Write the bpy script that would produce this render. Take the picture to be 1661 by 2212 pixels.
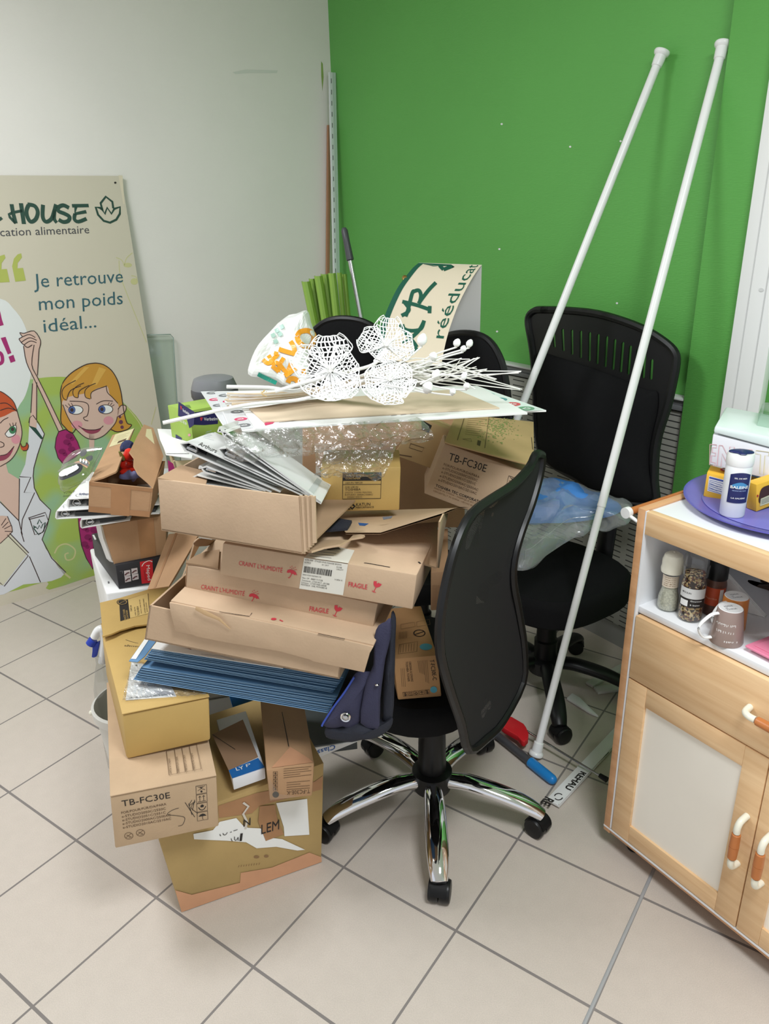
import bpy, bmesh, math, random
from mathutils import Vector as V, Matrix, noise
random.seed(7)
for o in list(bpy.data.objects): bpy.data.objects.remove(o, do_unlink=True)
S = bpy.context.scene
COL = S.collection
PI = math.pi

# ------------------------------------------------------------------ camera
F = 1620.08; CAM_H = 1.57355
BR = Matrix(((0.9996791729, -0.0253288626, 0.0), (-0.0093870929, -0.3704896393, 0.9287891632), (-0.0235251733, -0.9284911825, -0.3706085405)))
cd = bpy.data.cameras.new('camera'); cam = bpy.data.objects.new('camera', cd); COL.objects.link(cam)
cd.sensor_fit = 'VERTICAL'; cd.sensor_height = 24.0; cd.lens = 24.0 * F / 2212.0; cd.clip_start = 0.02
mw = Matrix((BR.col[0], -BR.col[1], -BR.col[2])).transposed().to_4x4()
mw.translation = (0, 0, CAM_H); cam.matrix_world = mw
S.camera = cam

# ------------------------------------------------------------------ world, lamps, exposure
w = bpy.data.worlds.new('world'); S.world = w; w.use_nodes = True
bg = w.node_tree.nodes['Background']; bg.inputs[0].default_value = (0.90, 0.94, 1.0, 1); bg.inputs[1].default_value = 0.72
def lamp(name, loc, size, sizey, power, color=(0.93, 0.965, 1.0), rot=(0, 0, 0)):
    l = bpy.data.lights.new(name, 'AREA'); l.shape = 'RECTANGLE'; l.size = size; l.size_y = sizey; l.energy = power; l.color = color
    o = bpy.data.objects.new(name, l); COL.objects.link(o); o.location = loc; o.rotation_euler = rot; return o
lamp('ceiling_lamp_left', (-1.45, 1.55, 2.70), 0.6, 0.6, 37)
lamp('ceiling_lamp_right', (0.60, 0.25, 2.70), 0.6, 0.6, 46)
S.view_settings.view_transform = 'Standard'; S.view_settings.look = 'None'
S.view_settings.gamma = 1.0; S.view_settings.use_curve_mapping = False
S.view_settings.exposure = 0.10

# ------------------------------------------------------------------ picking points in space along a line of sight
def ray(x, y): return BR @ V(((x - 830.5) / F, (y - 1106) / F, 1.0))
CP = V((0, 0, CAM_H))
def A(x, y, Y):
    d = ray(x, y); return CP + d * (Y / d.y)
def Z(x, y, z):
    d = ray(x, y); return CP + d * ((z - CAM_H) / d.z)
def depth(p): return (BR.transposed() @ (V(p) - CP)).z
def hd(a): a = math.radians(a); return V((math.cos(a), math.sin(a), 0))
def crop_y2(x, y): return (1060 + x * 0.2803, 640 + y * 0.2803)
def crop_y3(x, y): return (1060 + x * 0.2622, 1140 + y * 0.2622)
def crop_y4(x, y): return (1300 + x * 0.2712, 860 + y * 0.2712)
def crop_z2(x, y): return (0 + x * 0.25316, 760 + y * 0.25316)
def crop_z3(x, y): return (340 + x * 0.2649, 660 + y * 0.2649)
def crop_z4(x, y): return (600 + x * 0.3492, 460 + y * 0.3492)
def crop_z5(x, y): return (640 + x * 0.3251, 880 + y * 0.3251)
def crop_z6(x, y): return (180 + x * 0.2649, 1100 + y * 0.2649)
def crop_z7(x, y): return (180 + x * 0.3251, 1480 + y * 0.3251)
def crop_z8(x, y): return (380 + x * 0.3612, 1140 + y * 0.3612)
class Pl:
    """a plane in the room; p(x, y) is the point of it seen at that place of the photo"""
    def __init__(s, P, n):
        s.P = V(P); s.n = V(n).normalized()
        if s.n.dot(CP - s.P) < 0: s.n = -s.n
    def p(s, x, y, off=0.0):
        d = ray(x, y); return CP + d * ((s.P - CP).dot(s.n) / d.dot(s.n)) + s.n * off
    def P_(s, q, off=0.0): return s.p(q[0], q[1], off)
def vplane(P, head): h = hd(head); return Pl(P, V((-h.y, h.x, 0)))
def plane3(a, b, c): return Pl(a, (V(b) - V(a)).cross(V(c) - V(a)))
def hplane(z): return Pl((0, 0, z), (0, 0, 1))

# ------------------------------------------------------------------ materials (all procedural)
def lin(c): return tuple(((v / 255) / 12.92 if v / 255 <= 0.04045 else ((v / 255 + 0.055) / 1.055) ** 2.4) for v in c)
MATS = {}
def mat(name, c, rough=0.6, metal=0.0, noise_amt=0.0, nscale=8.0, bump=0.0, bscale=60.0, stretch=(1, 1, 1), spec=0.5, trans=0.0, ior=1.45, alpha=1.0):
    if name in MATS: return MATS[name]
    m = bpy.data.materials.new(name); m.use_nodes = True; nt = m.node_tree; b = nt.nodes['Principled BSDF']
    col = lin(c) + (1,)
    b.inputs['Base Color'].default_value = col; b.inputs['Roughness'].default_value = rough; b.inputs['Metallic'].default_value = metal
    b.inputs['Specular IOR Level'].default_value = spec; b.inputs['Transmission Weight'].default_value = trans; b.inputs['IOR'].default_value = ior; b.inputs['Alpha'].default_value = alpha
    if noise_amt or bump:
        tc = nt.nodes.new('ShaderNodeTexCoord'); mp = nt.nodes.new('ShaderNodeMapping'); mp.inputs['Scale'].default_value = stretch
        nt.links.new(tc.outputs['Object'], mp.inputs['Vector'])
    if noise_amt:
        n = nt.nodes.new('ShaderNodeTexNoise'); n.inputs['Scale'].default_value = nscale; n.inputs['Detail'].default_value = 5
        nt.links.new(mp.outputs[0], n.inputs['Vector'])
        r = nt.nodes.new('ShaderNodeMapRange'); r.inputs[1].default_value = 0.3; r.inputs[2].default_value = 0.7; r.inputs[3].default_value = 1 - noise_amt; r.inputs[4].default_value = 1 + noise_amt
        nt.links.new(n.outputs[0], r.inputs[0])
        mx = nt.nodes.new('ShaderNodeVectorMath'); mx.operation = 'SCALE'; mx.inputs[0].default_value = col[:3]
        nt.links.new(r.outputs[0], mx.inputs['Scale']); nt.links.new(mx.outputs[0], b.inputs['Base Color'])
    if bump:
        n2 = nt.nodes.new('ShaderNodeTexNoise'); n2.inputs['Scale'].default_value = bscale; n2.inputs['Detail'].default_value = 3
        nt.links.new(mp.outputs[0], n2.inputs['Vector'])
        bp = nt.nodes.new('ShaderNodeBump'); bp.inputs['Strength'].default_value = bump; bp.inputs['Distance'].default_value = 0.004
        nt.links.new(n2.outputs[0], bp.inputs['Height']); nt.links.new(bp.outputs[0], b.inputs['Normal'])
    MATS[name] = m; return m
def film(name, tint=(1, 1, 1), base=0.06, gain=0.55, rough=0.12, bump=0.0, bscale=40, haze=0.0):
    """thin clear plastic: mostly see-through with glints"""
    m = bpy.data.materials.new(name); m.use_nodes = True; nt = m.node_tree; nt.nodes.clear()
    out = nt.nodes.new('ShaderNodeOutputMaterial'); mix = nt.nodes.new('ShaderNodeMixShader')
    t = nt.nodes.new('ShaderNodeBsdfTransparent'); t.inputs[0].default_value = tint + (1,)
    g = nt.nodes.new('ShaderNodeBsdfGlossy'); g.inputs['Roughness'].default_value = rough
    lw = nt.nodes.new('ShaderNodeLayerWeight'); lw.inputs[0].default_value = 0.25
    r = nt.nodes.new('ShaderNodeMapRange'); r.inputs[3].default_value = base; r.inputs[4].default_value = gain
    nt.links.new(lw.outputs['Facing'], r.inputs[0]); nt.links.new(r.outputs[0], mix.inputs[0])
    if haze:
        df = nt.nodes.new('ShaderNodeBsdfDiffuse'); df.inputs[0].default_value = (0.85, 0.86, 0.86, 1); mh = nt.nodes.new('ShaderNodeMixShader'); mh.inputs[0].default_value = haze
        nt.links.new(t.outputs[0], mh.inputs[1]); nt.links.new(df.outputs[0], mh.inputs[2]); t = mh
    nt.links.new(t.outputs[0], mix.inputs[1]); nt.links.new(g.outputs[0], mix.inputs[2]); nt.links.new(mix.outputs[0], out.inputs[0])
    if bump:
        tc = nt.nodes.new('ShaderNodeTexCoord'); n2 = nt.nodes.new('ShaderNodeTexNoise'); n2.inputs['Scale'].default_value = bscale; n2.inputs['Detail'].default_value = 3
        nt.links.new(tc.outputs['Object'], n2.inputs['Vector'])
        bp = nt.nodes.new('ShaderNodeBump'); bp.inputs['Strength'].default_value = bump; bp.inputs['Distance'].default_value = 0.01
        nt.links.new(n2.outputs[0], bp.inputs['Height']); nt.links.new(bp.outputs[0], g.inputs['Normal']); nt.links.new(bp.outputs[0], lw.inputs['Normal'])
    MATS[name] = m; return m
def nodes_of(m): return m.node_tree, m.node_tree.nodes['Principled BSDF']
def N(nt, t, **k):
    n = nt.nodes.new(t)
    for a, v in k.items(): setattr(n, a, v)
    return n
def math_n(nt, op, a, b=None, c=None):
    n = nt.nodes.new('ShaderNodeMath'); n.operation = op
    for i, v in enumerate((a, b, c)):
        if v is None: continue
        if isinstance(v, (int, float)): n.inputs[i].default_value = v
        else: nt.links.new(v, n.inputs[i])
    return n.outputs[0]

# room axes: D1 runs along the white wall to the corner, D2 along the green wall to the corner
D1 = hd(34.3); D2 = V((-D1.y, D1.x, 0)); OFF_L = 3.5044; OFF_G = 2.1455
def RM(s, t, z=0.0): return D1 * s + D2 * t + V((0, 0, z))

# floor tiles
def floor_material():
    m = mat('floor_tiles', (203, 193, 181), 0.42); nt, b = nodes_of(m)
    tc = N(nt, 'ShaderNodeTexCoord'); sep = N(nt, 'ShaderNodeSeparateXYZ'); 
    mp = N(nt, 'ShaderNodeMapping', vector_type='TEXTURE'); mp.inputs['Location'].default_value = (-1.13717, 1.77257, 0); mp.inputs['Rotation'].default_value = (0, 0, math.radians(-35.357)); mp.inputs['Scale'].default_value = (0.3333,) * 3
    nt.links.new(tc.outputs['Object'], mp.inputs[0]); nt.links.new(mp.outputs[0], sep.inputs[0])
    def line(o, wd):
        f = math_n(nt, 'FRACT', math_n(nt, 'ADD', o, 0.5)); d = math_n(nt, 'ABSOLUTE', math_n(nt, 'SUBTRACT', f, 0.5))
        return math_n(nt, 'LESS_THAN', d, wd)
    g = math_n(nt, 'MAXIMUM', line(sep.outputs[0], 0.0085), line(sep.outputs[1], 0.0105))
    n1 = N(nt, 'ShaderNodeTexNoise'); n1.inputs['Scale'].default_value = 9; n1.inputs['Detail'].default_value = 6
    n2 = N(nt, 'ShaderNodeTexNoise'); n2.inputs['Scale'].default_value = 420; n2.inputs['Detail'].default_value = 2
    n3 = N(nt, 'ShaderNodeTexNoise'); n3.inputs['Scale'].default_value = 3.0; n3.inputs['Detail'].default_value = 6
    for n in (n1, n2): nt.links.new(mp.outputs[0] if n is n1 else tc.outputs['Object'], n.inputs['Vector'])
    nt.links.new(tc.outputs['Object'], n3.inputs['Vector'])
    v = math_n(nt, 'MULTIPLY', math_n(nt, 'MULTIPLY_ADD', n1.outputs[0], 0.10, 0.95), math_n(nt, 'MULTIPLY_ADD', n2.outputs[0], 0.34, 0.83))
    sc = N(nt, 'ShaderNodeVectorMath', operation='SCALE'); sc.inputs[0].default_value = lin((200, 189, 178)); nt.links.new(v, sc.inputs['Scale'])
    gr = N(nt, 'ShaderNodeMixRGB'); gr.inputs[1].default_value = lin((112, 106, 104)) + (1,); gr.inputs[2].default_value = lin((142, 135, 130)) + (1,); nt.links.new(n3.outputs[0], gr.inputs[0])
    mx = N(nt, 'ShaderNodeMixRGB'); nt.links.new(g, mx.inputs[0]); nt.links.new(sc.outputs[0], mx.inputs[1]); nt.links.new(gr.outputs[0], mx.inputs[2])
    nt.links.new(mx.outputs[0], b.inputs['Base Color'])
    bp = N(nt, 'ShaderNodeBump'); bp.inputs['Strength'].default_value = 0.5; bp.inputs['Distance'].default_value = 0.0015; bp.invert = True
    hsum = math_n(nt, 'ADD', g, math_n(nt, 'MULTIPLY', n2.outputs[0], 0.25)); nt.links.new(hsum, bp.inputs['Height']); nt.links.new(bp.outputs[0], b.inputs['Normal'])
    ro = math_n(nt, 'MULTIPLY_ADD', g, 0.4, 0.4); nt.links.new(ro, b.inputs['Roughness'])
    return m
def wall_material(name, c, amp, stripes=900.0):
    m = mat(name, c, 0.5, noise_amt=0.025, nscale=2.2); nt, b = nodes_of(m)
    tc = N(nt, 'ShaderNodeTexCoord'); mp = N(nt, 'ShaderNodeMapping'); mp.inputs['Scale'].default_value = (60, 60, 420)
    nt.links.new(tc.outputs['Object'], mp.inputs[0]); n = N(nt, 'ShaderNodeTexNoise'); n.inputs['Scale'].default_value = 1; n.inputs['Detail'].default_value = 2
    nt.links.new(mp.outputs[0], n.inputs['Vector']); bp = N(nt, 'ShaderNodeBump'); bp.inputs['Strength'].default_value = amp; bp.inputs['Distance'].default_value = 0.002
    nt.links.new(n.outputs[0], bp.inputs['Height']); nt.links.new(bp.outputs[0], b.inputs['Normal']); return m
def slot_material():
    """grey sheet metal pressed with rows of short slots; x runs along the panel, z up"""
    m = mat('slotted_grey_metal', (150, 150, 142), 0.55); nt, b = nodes_of(m)
    tc = N(nt, 'ShaderNodeTexCoord'); sep = N(nt, 'ShaderNodeSeparateXYZ'); nt.links.new(tc.outputs['Object'], sep.inputs[0])
    fz = math_n(nt, 'FRACT', math_n(nt, 'MULTIPLY', sep.outputs[2], 1 / 0.021)); fx = math_n(nt, 'FRACT', math_n(nt, 'MULTIPLY', sep.outputs[0], 1 / 0.088))
    s1 = math_n(nt, 'LESS_THAN', fz, 0.20); s2 = math_n(nt, 'MULTIPLY', math_n(nt, 'GREATER_THAN', fx, 0.14), math_n(nt, 'LESS_THAN', fx, 0.86))
    rib = math_n(nt, 'LESS_THAN', math_n(nt, 'ABSOLUTE', math_n(nt, 'SUBTRACT', fx, 0.5)), 0.46)
    s = math_n(nt, 'MULTIPLY', s1, s2)
    mx = N(nt, 'ShaderNodeMixRGB'); mx.inputs[1].default_value = lin((158, 157, 148)) + (1,); mx.inputs[2].default_value = lin((52, 52, 50)) + (1,)
    nt.links.new(s, mx.inputs[0]); nt.links.new(mx.outputs[0], b.inputs['Base Color'])
    bp = N(nt, 'ShaderNodeBump'); bp.inputs['Strength'].default_value = 0.7; bp.inputs['Distance'].default_value = 0.003
    nt.links.new(math_n(nt, 'SUBTRACT', rib, s), bp.inputs['Height']); nt.links.new(bp.outputs[0], b.inputs['Normal']); return m
def wood_material(name, c1, c2, axis=(1.2, 1.2, 22)):
    m = mat(name, c1, 0.42); nt, b = nodes_of(m)
    tc = N(nt, 'ShaderNodeTexCoord'); mp = N(nt, 'ShaderNodeMapping'); mp.inputs['Scale'].default_value = axis; nt.links.new(tc.outputs['Object'], mp.inputs[0])
    n = N(nt, 'ShaderNodeTexNoise'); n.inputs['Scale'].default_value = 2.2; n.inputs['Detail'].default_value = 7; n.inputs['Distortion'].default_value = 0.6; nt.links.new(mp.outputs[0], n.inputs['Vector'])
    cr = N(nt, 'ShaderNodeValToRGB'); cr.color_ramp.elements[0].position = 0.32; cr.color_ramp.elements[1].position = 0.72
    cr.color_ramp.elements[0].color = lin(c2) + (1,); cr.color_ramp.elements[1].color = lin(c1) + (1,)
    nt.links.new(n.outputs[0], cr.inputs[0]); nt.links.new(cr.outputs[0], b.inputs['Base Color']); return m
def mesh_fabric(name):
    m = mat(name, (26, 26, 27), 0.85); nt, b = nodes_of(m)
    tc = N(nt, 'ShaderNodeTexCoord'); sep = N(nt, 'ShaderNodeSeparateXYZ'); nt.links.new(tc.outputs['Object'], sep.inputs[0])
    def w_(o, f): return math_n(nt, 'SINE', math_n(nt, 'MULTIPLY', o, f))
    h = math_n(nt, 'MULTIPLY', w_(sep.outputs[2], 1500.0), w_(math_n(nt, 'ADD', sep.outputs[1], sep.outputs[0]), 1100.0))
    n = N(nt, 'ShaderNodeTexNoise'); n.inputs['Scale'].default_value = 7; nt.links.new(tc.outputs['Object'], n.inputs['Vector'])
    hole = math_n(nt, 'MULTIPLY', math_n(nt, 'GREATER_THAN', h, 0.8), math_n(nt, 'GREATER_THAN', n.outputs[0], 0.63))
    nt.links.new(math_n(nt, 'SUBTRACT', 1.0, hole), b.inputs['Alpha']); return m
M_floor = floor_material(); M_white = wall_material('white_wall_paint', (244, 238, 233), 0.18); M_green = wall_material('green_wall_paint', (98, 172, 82), 0.35)
M_slot = slot_material(); M_wood = wood_material('beech_veneer', (240, 204, 158), (222, 180, 132)); M_woodh = wood_material('beech_veneer_across', (242, 206, 160), (224, 182, 134), (1.6, 1.6, 26))
M_mesh = mesh_fabric('black_mesh_fabric')
M_card = mat('kraft_cardboard', (190, 162, 131), 0.8, noise_amt=0.05, nscale=14, bump=0.12, bscale=160)
M_card2 = mat('pale_kraft_cardboard', (196, 168, 139), 0.8, noise_amt=0.05, nscale=14, bump=0.12, bscale=160)
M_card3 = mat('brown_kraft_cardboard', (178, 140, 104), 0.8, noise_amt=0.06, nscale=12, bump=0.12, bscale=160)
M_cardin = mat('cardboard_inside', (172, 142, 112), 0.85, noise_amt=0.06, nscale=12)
M_gold = mat('golden_carton', (193, 160, 96), 0.6, noise_amt=0.04, nscale=10, bump=0.08, bscale=200)
M_olive = mat('olive_kraft_cardboard', (178, 150, 98), 0.7, noise_amt=0.06, nscale=9, bump=0.1, bscale=150)
M_tape = mat('brown_packing_tape', (166, 122, 84), 0.3, noise_amt=0.08, nscale=20)
M_tapep = mat('pinkish_packing_tape', (205, 152, 116), 0.35, noise_amt=0.05, nscale=20)
M_paper = mat('white_paper', (236, 236, 233), 0.6); M_print = mat('black_print', (38, 34, 32), 0.6); M_brownprint = mat('brown_print', (92, 70, 50), 0.7); M_faint = mat('faint_print', (140, 108, 74), 0.7)
M_grey = mat('grey_print', (120, 120, 122), 0.6); M_red = mat('red_print', (205, 60, 74), 0.6); M_whiteplastic = mat('white_plastic', (240, 240, 238), 0.3)
M_black = mat('black_plastic', (20, 20, 21), 0.38, spec=0.4); M_blackfab = mat('black_cloth', (20, 20, 21), 0.92, bump=0.25, bscale=500, spec=0.2); M_rubber = mat('black_rubber', (18, 18, 19), 0.55, spec=0.3)
M_chrome = mat('chrome', (235, 235, 238), 0.06, metal=1.0); M_steel = mat('brushed_steel', (200, 200, 200), 0.22, metal=1.0); M_alu = mat('dull_aluminium', (176, 178, 180), 0.45, metal=0.3); M_darkgrey = mat('dark_grey_plastic', (72, 72, 76), 0.4); M_midgrey = mat('mid_grey_plastic', (124, 125, 128), 0.45)
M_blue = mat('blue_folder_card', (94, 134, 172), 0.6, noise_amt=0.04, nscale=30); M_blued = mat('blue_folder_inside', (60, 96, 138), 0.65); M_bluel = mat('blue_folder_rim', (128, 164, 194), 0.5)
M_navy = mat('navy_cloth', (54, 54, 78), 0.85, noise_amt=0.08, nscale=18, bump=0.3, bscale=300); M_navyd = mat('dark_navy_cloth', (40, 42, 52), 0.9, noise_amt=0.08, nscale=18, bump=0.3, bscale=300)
M_bluetrim = mat('bright_blue_trim', (56, 80, 170), 0.6)
M_film = film('clear_film', (0.95, 0.95, 0.95), 0.09, 1.0, 0.17, bump=0.35, bscale=120, haze=0.02); M_film2 = film('milky_film', (0.86, 0.88, 0.88), 0.06, 0.30, 0.2, bump=0.3, bscale=30, haze=0.16); M_clear = film('clear_acrylic', (0.90, 0.94, 0.92), 0.04, 0.35, 0.05)
M_shell = film('clear_blister', (0.95, 0.95, 0.95), 0.06, 0.5, 0.08); M_bottle = film('clear_bottle', (0.90, 0.91, 0.91), 0.05, 0.5, 0.06)
M_ivory = mat('ivory_plastic', (236, 232, 214), 0.3); M_knob = mat('orange_brown_wood', (190, 116, 62), 0.35, noise_amt=0.06, nscale=25)

# ------------------------------------------------------------------ mesh helpers
def glyphs(s, bold=0.0, shear=0.0, sp=1.0, _c={}):
    k = (s, bold, shear, sp)
    if k not in _c:
        cu = bpy.data.curves.new('glyphs', 'FONT'); cu.body = s; cu.size = 1; cu.offset = bold; cu.shear = shear; cu.space_character = sp; cu.resolution_u = 2; cu.fill_mode = 'FRONT'
        o = bpy.data.objects.new('glyphs', cu); COL.objects.link(o); bpy.context.view_layer.update()
        me = bpy.data.meshes.new_from_object(o.evaluated_get(bpy.context.evaluated_depsgraph_get()))
        vs = [(v.co.x, v.co.y) for v in me.vertices]; fs = [tuple(p.vertices) for p in me.polygons]
        bpy.data.objects.remove(o, do_unlink=True); bpy.data.curves.remove(cu); bpy.data.meshes.remove(me)
        _c[k] = (vs, fs)
    return _c[k]
def smooth_curve(pts, n=6, closed=False):
    """Catmull-Rom through the points"""
    pts = [V(p) for p in pts]; out = []; L = len(pts)
    rng = range(L if closed else L - 1)
    for i in rng:
        p0 = pts[(i - 1) % L] if closed or i > 0 else pts[0]; p1 = pts[i]; p2 = pts[(i + 1) % L]; p3 = pts[(i + 2) % L] if closed or i + 2 < L else pts[-1]
        for k in range(n):
            t = k / n; out.append(0.5 * ((2 * p1) + (p2 - p0) * t + (2 * p0 - 5 * p1 + 4 * p2 - p3) * t * t + (3 * p1 - p0 - 3 * p2 + p3) * t ** 3))
    if not closed: out.append(pts[-1])
    return out
class MB:
    def __init__(s): s.v = []; s.f = []; s.mi = []; s.sm = []; s.mats = []
    def m(s, mt):
        if mt not in s.mats: s.mats.append(mt)
        return s.mats.index(mt)
    def add(s, vs, fs, mt, smooth=False):
        b = len(s.v); s.v += [V(q) for q in vs]; k = s.m(mt)
        for f in fs: s.f.append(tuple(b + i for i in f)); s.mi.append(k); s.sm.append(smooth)
        return s
    def poly(s, pts, mt): return s.add(pts, [tuple(range(len(pts)))], mt)
    def hexa(s, c, mt, bev=0.0, seg=2):
        """c: 8 corners, bottom ring then top ring"""
        fs = [(0, 3, 2, 1), (4, 5, 6, 7), (0, 1, 5, 4), (1, 2, 6, 5), (2, 3, 7, 6), (3, 0, 4, 7)]
        if not bev: return s.add(c, fs, mt)
        bm = bmesh.new(); vs = [bm.verts.new(q) for q in c]
        for f in fs: bm.faces.new([vs[i] for i in f])
        bmesh.ops.recalc_face_normals(bm, faces=bm.faces)
        bmesh.ops.bevel(bm, geom=list(bm.edges), offset=bev, segments=seg, affect='EDGES', profile=0.5)
        bm.verts.index_update(); s.add([v.co.copy() for v in bm.verts], [tuple(v.index for v in f.verts) for f in bm.faces], mt, True); bm.free(); return s
    def box(s, o, x, y, z, mt, bev=0.0, seg=2):
        o, x, y, z = V(o), V(x), V(y), V(z); return s.hexa([o, o + x, o + x + y, o + y, o + z, o + x + z, o + x + y + z, o + y + z], mt, bev, seg)
    def prism(s, pts, ex, mt, bev=0.0, seg=2):
        pts = [V(p) for p in pts]; ex = V(ex); n = len(pts)
        vs = pts + [p + ex for p in pts]; fs = [tuple(range(n)), tuple(range(2 * n - 1, n - 1, -1))] + [(i, n + i, n + (i + 1) % n, (i + 1) % n) for i in range(n)]
        if not bev: return s.add(vs, fs, mt)
        bm = bmesh.new(); bv = [bm.verts.new(q) for q in vs]
        for f in fs: bm.faces.new([bv[i] for i in f])
        bmesh.ops.recalc_face_normals(bm, faces=bm.faces)
        bmesh.ops.bevel(bm, geom=list(bm.edges), offset=bev, segments=seg, affect='EDGES', profile=0.5)
        bm.verts.index_update(); s.add([v.co.copy() for v in bm.verts], [tuple(v.index for v in f.verts) for f in bm.faces], mt, True); bm.free(); return s
    def sweep(s, pts, wid, hei, mt, n=10, up=(0, 0, 1), smooth=True, cap=True, square=False):
        pts = [V(p) for p in pts]; L = len(pts); wid = wid if isinstance(wid, (list, tuple)) else [wid] * L; hei = hei if isinstance(hei, (list, tuple)) else [hei] * L
        vs, fs = [], []; up = V(up)
        for i, p in enumerate(pts):
            t = (pts[min(i + 1, L - 1)] - pts[max(i - 1, 0)]).normalized(); sd = t.cross(up)
            if sd.length < 1e-4: sd = t.cross(V((1, 0.3, 0)))
            sd.normalize(); u = sd.cross(t).normalized()
            for k in range(n):
                a = 2 * PI * (k + 0.5 * square) / n; c_, s_ = math.cos(a), math.sin(a)
                if square:
                    q = 1 / max(abs(c_), abs(s_)); c_, s_ = c_ * q, s_ * q
                vs.append(p + sd * (c_ * wid[i]) + u * (s_ * hei[i]))
        for i in range(L - 1):
            for k in range(n): fs.append((i * n + k, i * n + (k + 1) % n, (i + 1) * n + (k + 1) % n, (i + 1) * n + k))
        if cap: fs += [tuple(range(n - 1, -1, -1)), tuple(range((L - 1) * n, L * n))]
        return s.add(vs, fs, mt, smooth)
    def tube(s, pts, r, mt, n=10, **k): return s.sweep(pts, r, r, mt, n, **k)
    def lathe(s, prof, o, mt, ax=(0, 0, 1), n=28, smooth=True, sx=1.0, sy=1.0, xd=None, caps=True):
        o = V(o); ax = V(ax).normalized(); x = V(xd).normalized() if xd else ax.orthogonal().normalized(); y = ax.cross(x); vs, fs = [], []
        for r, z in prof:
            for k in range(n):
                a = 2 * PI * k / n; vs.append(o + ax * z + (x * (math.cos(a) * sx) + y * (math.sin(a) * sy)) * r)
        for i in range(len(prof) - 1):
            for k in range(n): fs.append((i * n + k, i * n + (k + 1) % n, (i + 1) * n + (k + 1) % n, (i + 1) * n + k))
        if caps and prof[0][0] > 1e-6: fs.append(tuple(range(n - 1, -1, -1)))
        if caps and prof[-1][0] > 1e-6: fs.append(tuple(range((len(prof) - 1) * n, len(prof) * n)))
        return s.add(vs, fs, mt, smooth)
    def ball(s, o, r, mt, sc=(1, 1, 1), n=14, ax=(0, 0, 1)):
        h = n // 2; return s.lathe([(max(1e-7, r * math.sin(PI * i / h)), -r * sc[2] * math.cos(PI * i / h)) for i in range(h + 1)], o, mt, ax, n, True, sc[0], sc[1])
    def grid(s, fn, nu, nv, mt, smooth=True):
        vs = [fn(i / nu, j / nv) for j in range(nv + 1) for i in range(nu + 1)]
        return s.add(vs, [(j * (nu + 1) + i, j * (nu + 1) + i + 1, (j + 1) * (nu + 1) + i + 1, (j + 1) * (nu + 1) + i) for j in range(nv) for i in range(nu)], mt, smooth)
    def puff(s, pts, n, th, mt, back=0.3, lump=0.0, ls=9.0, rings=7, seed=0, cen=None, facet=0.0, smooth=True):
        """pillow grown from an outline: thickness th towards n in front and back*th behind"""
        pts = [V(p) for p in pts]; n = V(n).normalized(); c = V(cen) if cen else sum(pts, V()) / len(pts); L = len(pts); vs, fs = [], []
        sq = [math.sin(PI / 2 * k / rings) for k in range(rings + 1)]
        for side in (1, -1):
            b = len(vs)
            for k in range(rings, 0, -1):
                for p in pts:
                    q = c + (p - c) * sq[k]; h = math.sqrt(max(0, 1 - sq[k] ** 2)); q = q + n * (th * (1 if side > 0 else -back) * h)
                    if facet: q = q + n * (facet * math.sqrt(h) * (noise.voronoi(q * ls)[0][0] - 0.4))
                    if lump: q = q + n * (lump * h * noise.noise(q * ls + V((seed, seed, 0))) * 2)
                    vs.append(q)
            vs.append(c + n * (th if side > 0 else -back * th) + (n * (lump * 2 * noise.noise(c * ls + V((seed, seed, 0)))) if lump else V()))
            for k in range(rings - 1):
                for i in range(L):
                    f = (b + k * L + i, b + k * L + (i + 1) % L, b + (k + 1) * L + (i + 1) % L, b + (k + 1) * L + i); fs.append(f if side > 0 else f[::-1])
            for i in range(L):
                f = (b + (rings - 1) * L + i, b + (rings - 1) * L + (i + 1) % L, b + rings * L); fs.append(f if side > 0 else f[::-1])
        return s.add(vs, fs, mt, smooth)
    # ---- printing on a flat face, placed by where it is seen on the face
    def pp(s, pl, q, mt, off=0.0006): return s.poly([pl.P_(a, off) for a in q], mt)
    def pt(s, pl, bl, br, tl, txt, mt, bold=0.0, shear=0.0, off=0.0009, sp=1.0):
        """a line of writing: baseline from bl to br, capitals reaching tl"""
        vs, fs = glyphs(txt, bold, shear, sp)
        if not vs: return s
        x0 = min(v[0] for v in vs); x1 = max(v[0] for v in vs); cap = 0.70
        a = pl.P_(bl, off); bx = pl.P_(br, off) - a; by = pl.P_(tl, off) - a
        return s.add([a + bx * ((x - x0) / (x1 - x0)) + by * (y / cap) for x, y in vs], fs, mt)
    def ps(s, pl, q, wpx, mt, off=0.0009, curve=0, closed=False):
        """a drawn line of the given width along the points"""
        pts = [pl.P_(a, off) for a in q]
        if curve: pts = smooth_curve(pts, curve, closed)
        if closed: pts = pts + [pts[0], pts[1]]
        h = 0.5 * wpx * depth(pts[0]) / F; vs, fs = [], []
        for i, p in enumerate(pts):
            t = (pts[min(i + 1, len(pts) - 1)] - pts[max(i - 1, 0)])
            if t.length < 1e-7: t = V((1, 0, 0))
            sd = t.normalized().cross(pl.n); vs += [p + sd * h, p - sd * h]
        fs = [(2 * i, 2 * i + 1, 2 * i + 3, 2 * i + 2) for i in range(len(pts) - 1)]
        return s.add(vs, fs, mt)
    def pc(s, pl, q, mt, n=6, off=0.0007): return s.poly(smooth_curve([pl.P_(a, off) for a in q], n, True), mt)
    def pd(s, pl, c, rx, ry, mt, off=0.001, rot=0.0, n=24):
        cr, sr = math.cos(rot), math.sin(rot)
        return s.poly([pl.p(c[0] + rx * math.cos(2 * PI * k / n) * cr - ry * math.sin(2 * PI * k / n) * sr, c[1] + rx * math.cos(2 * PI * k / n) * sr + ry * math.sin(2 * PI * k / n) * cr, off) for k in range(n)], mt)
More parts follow.
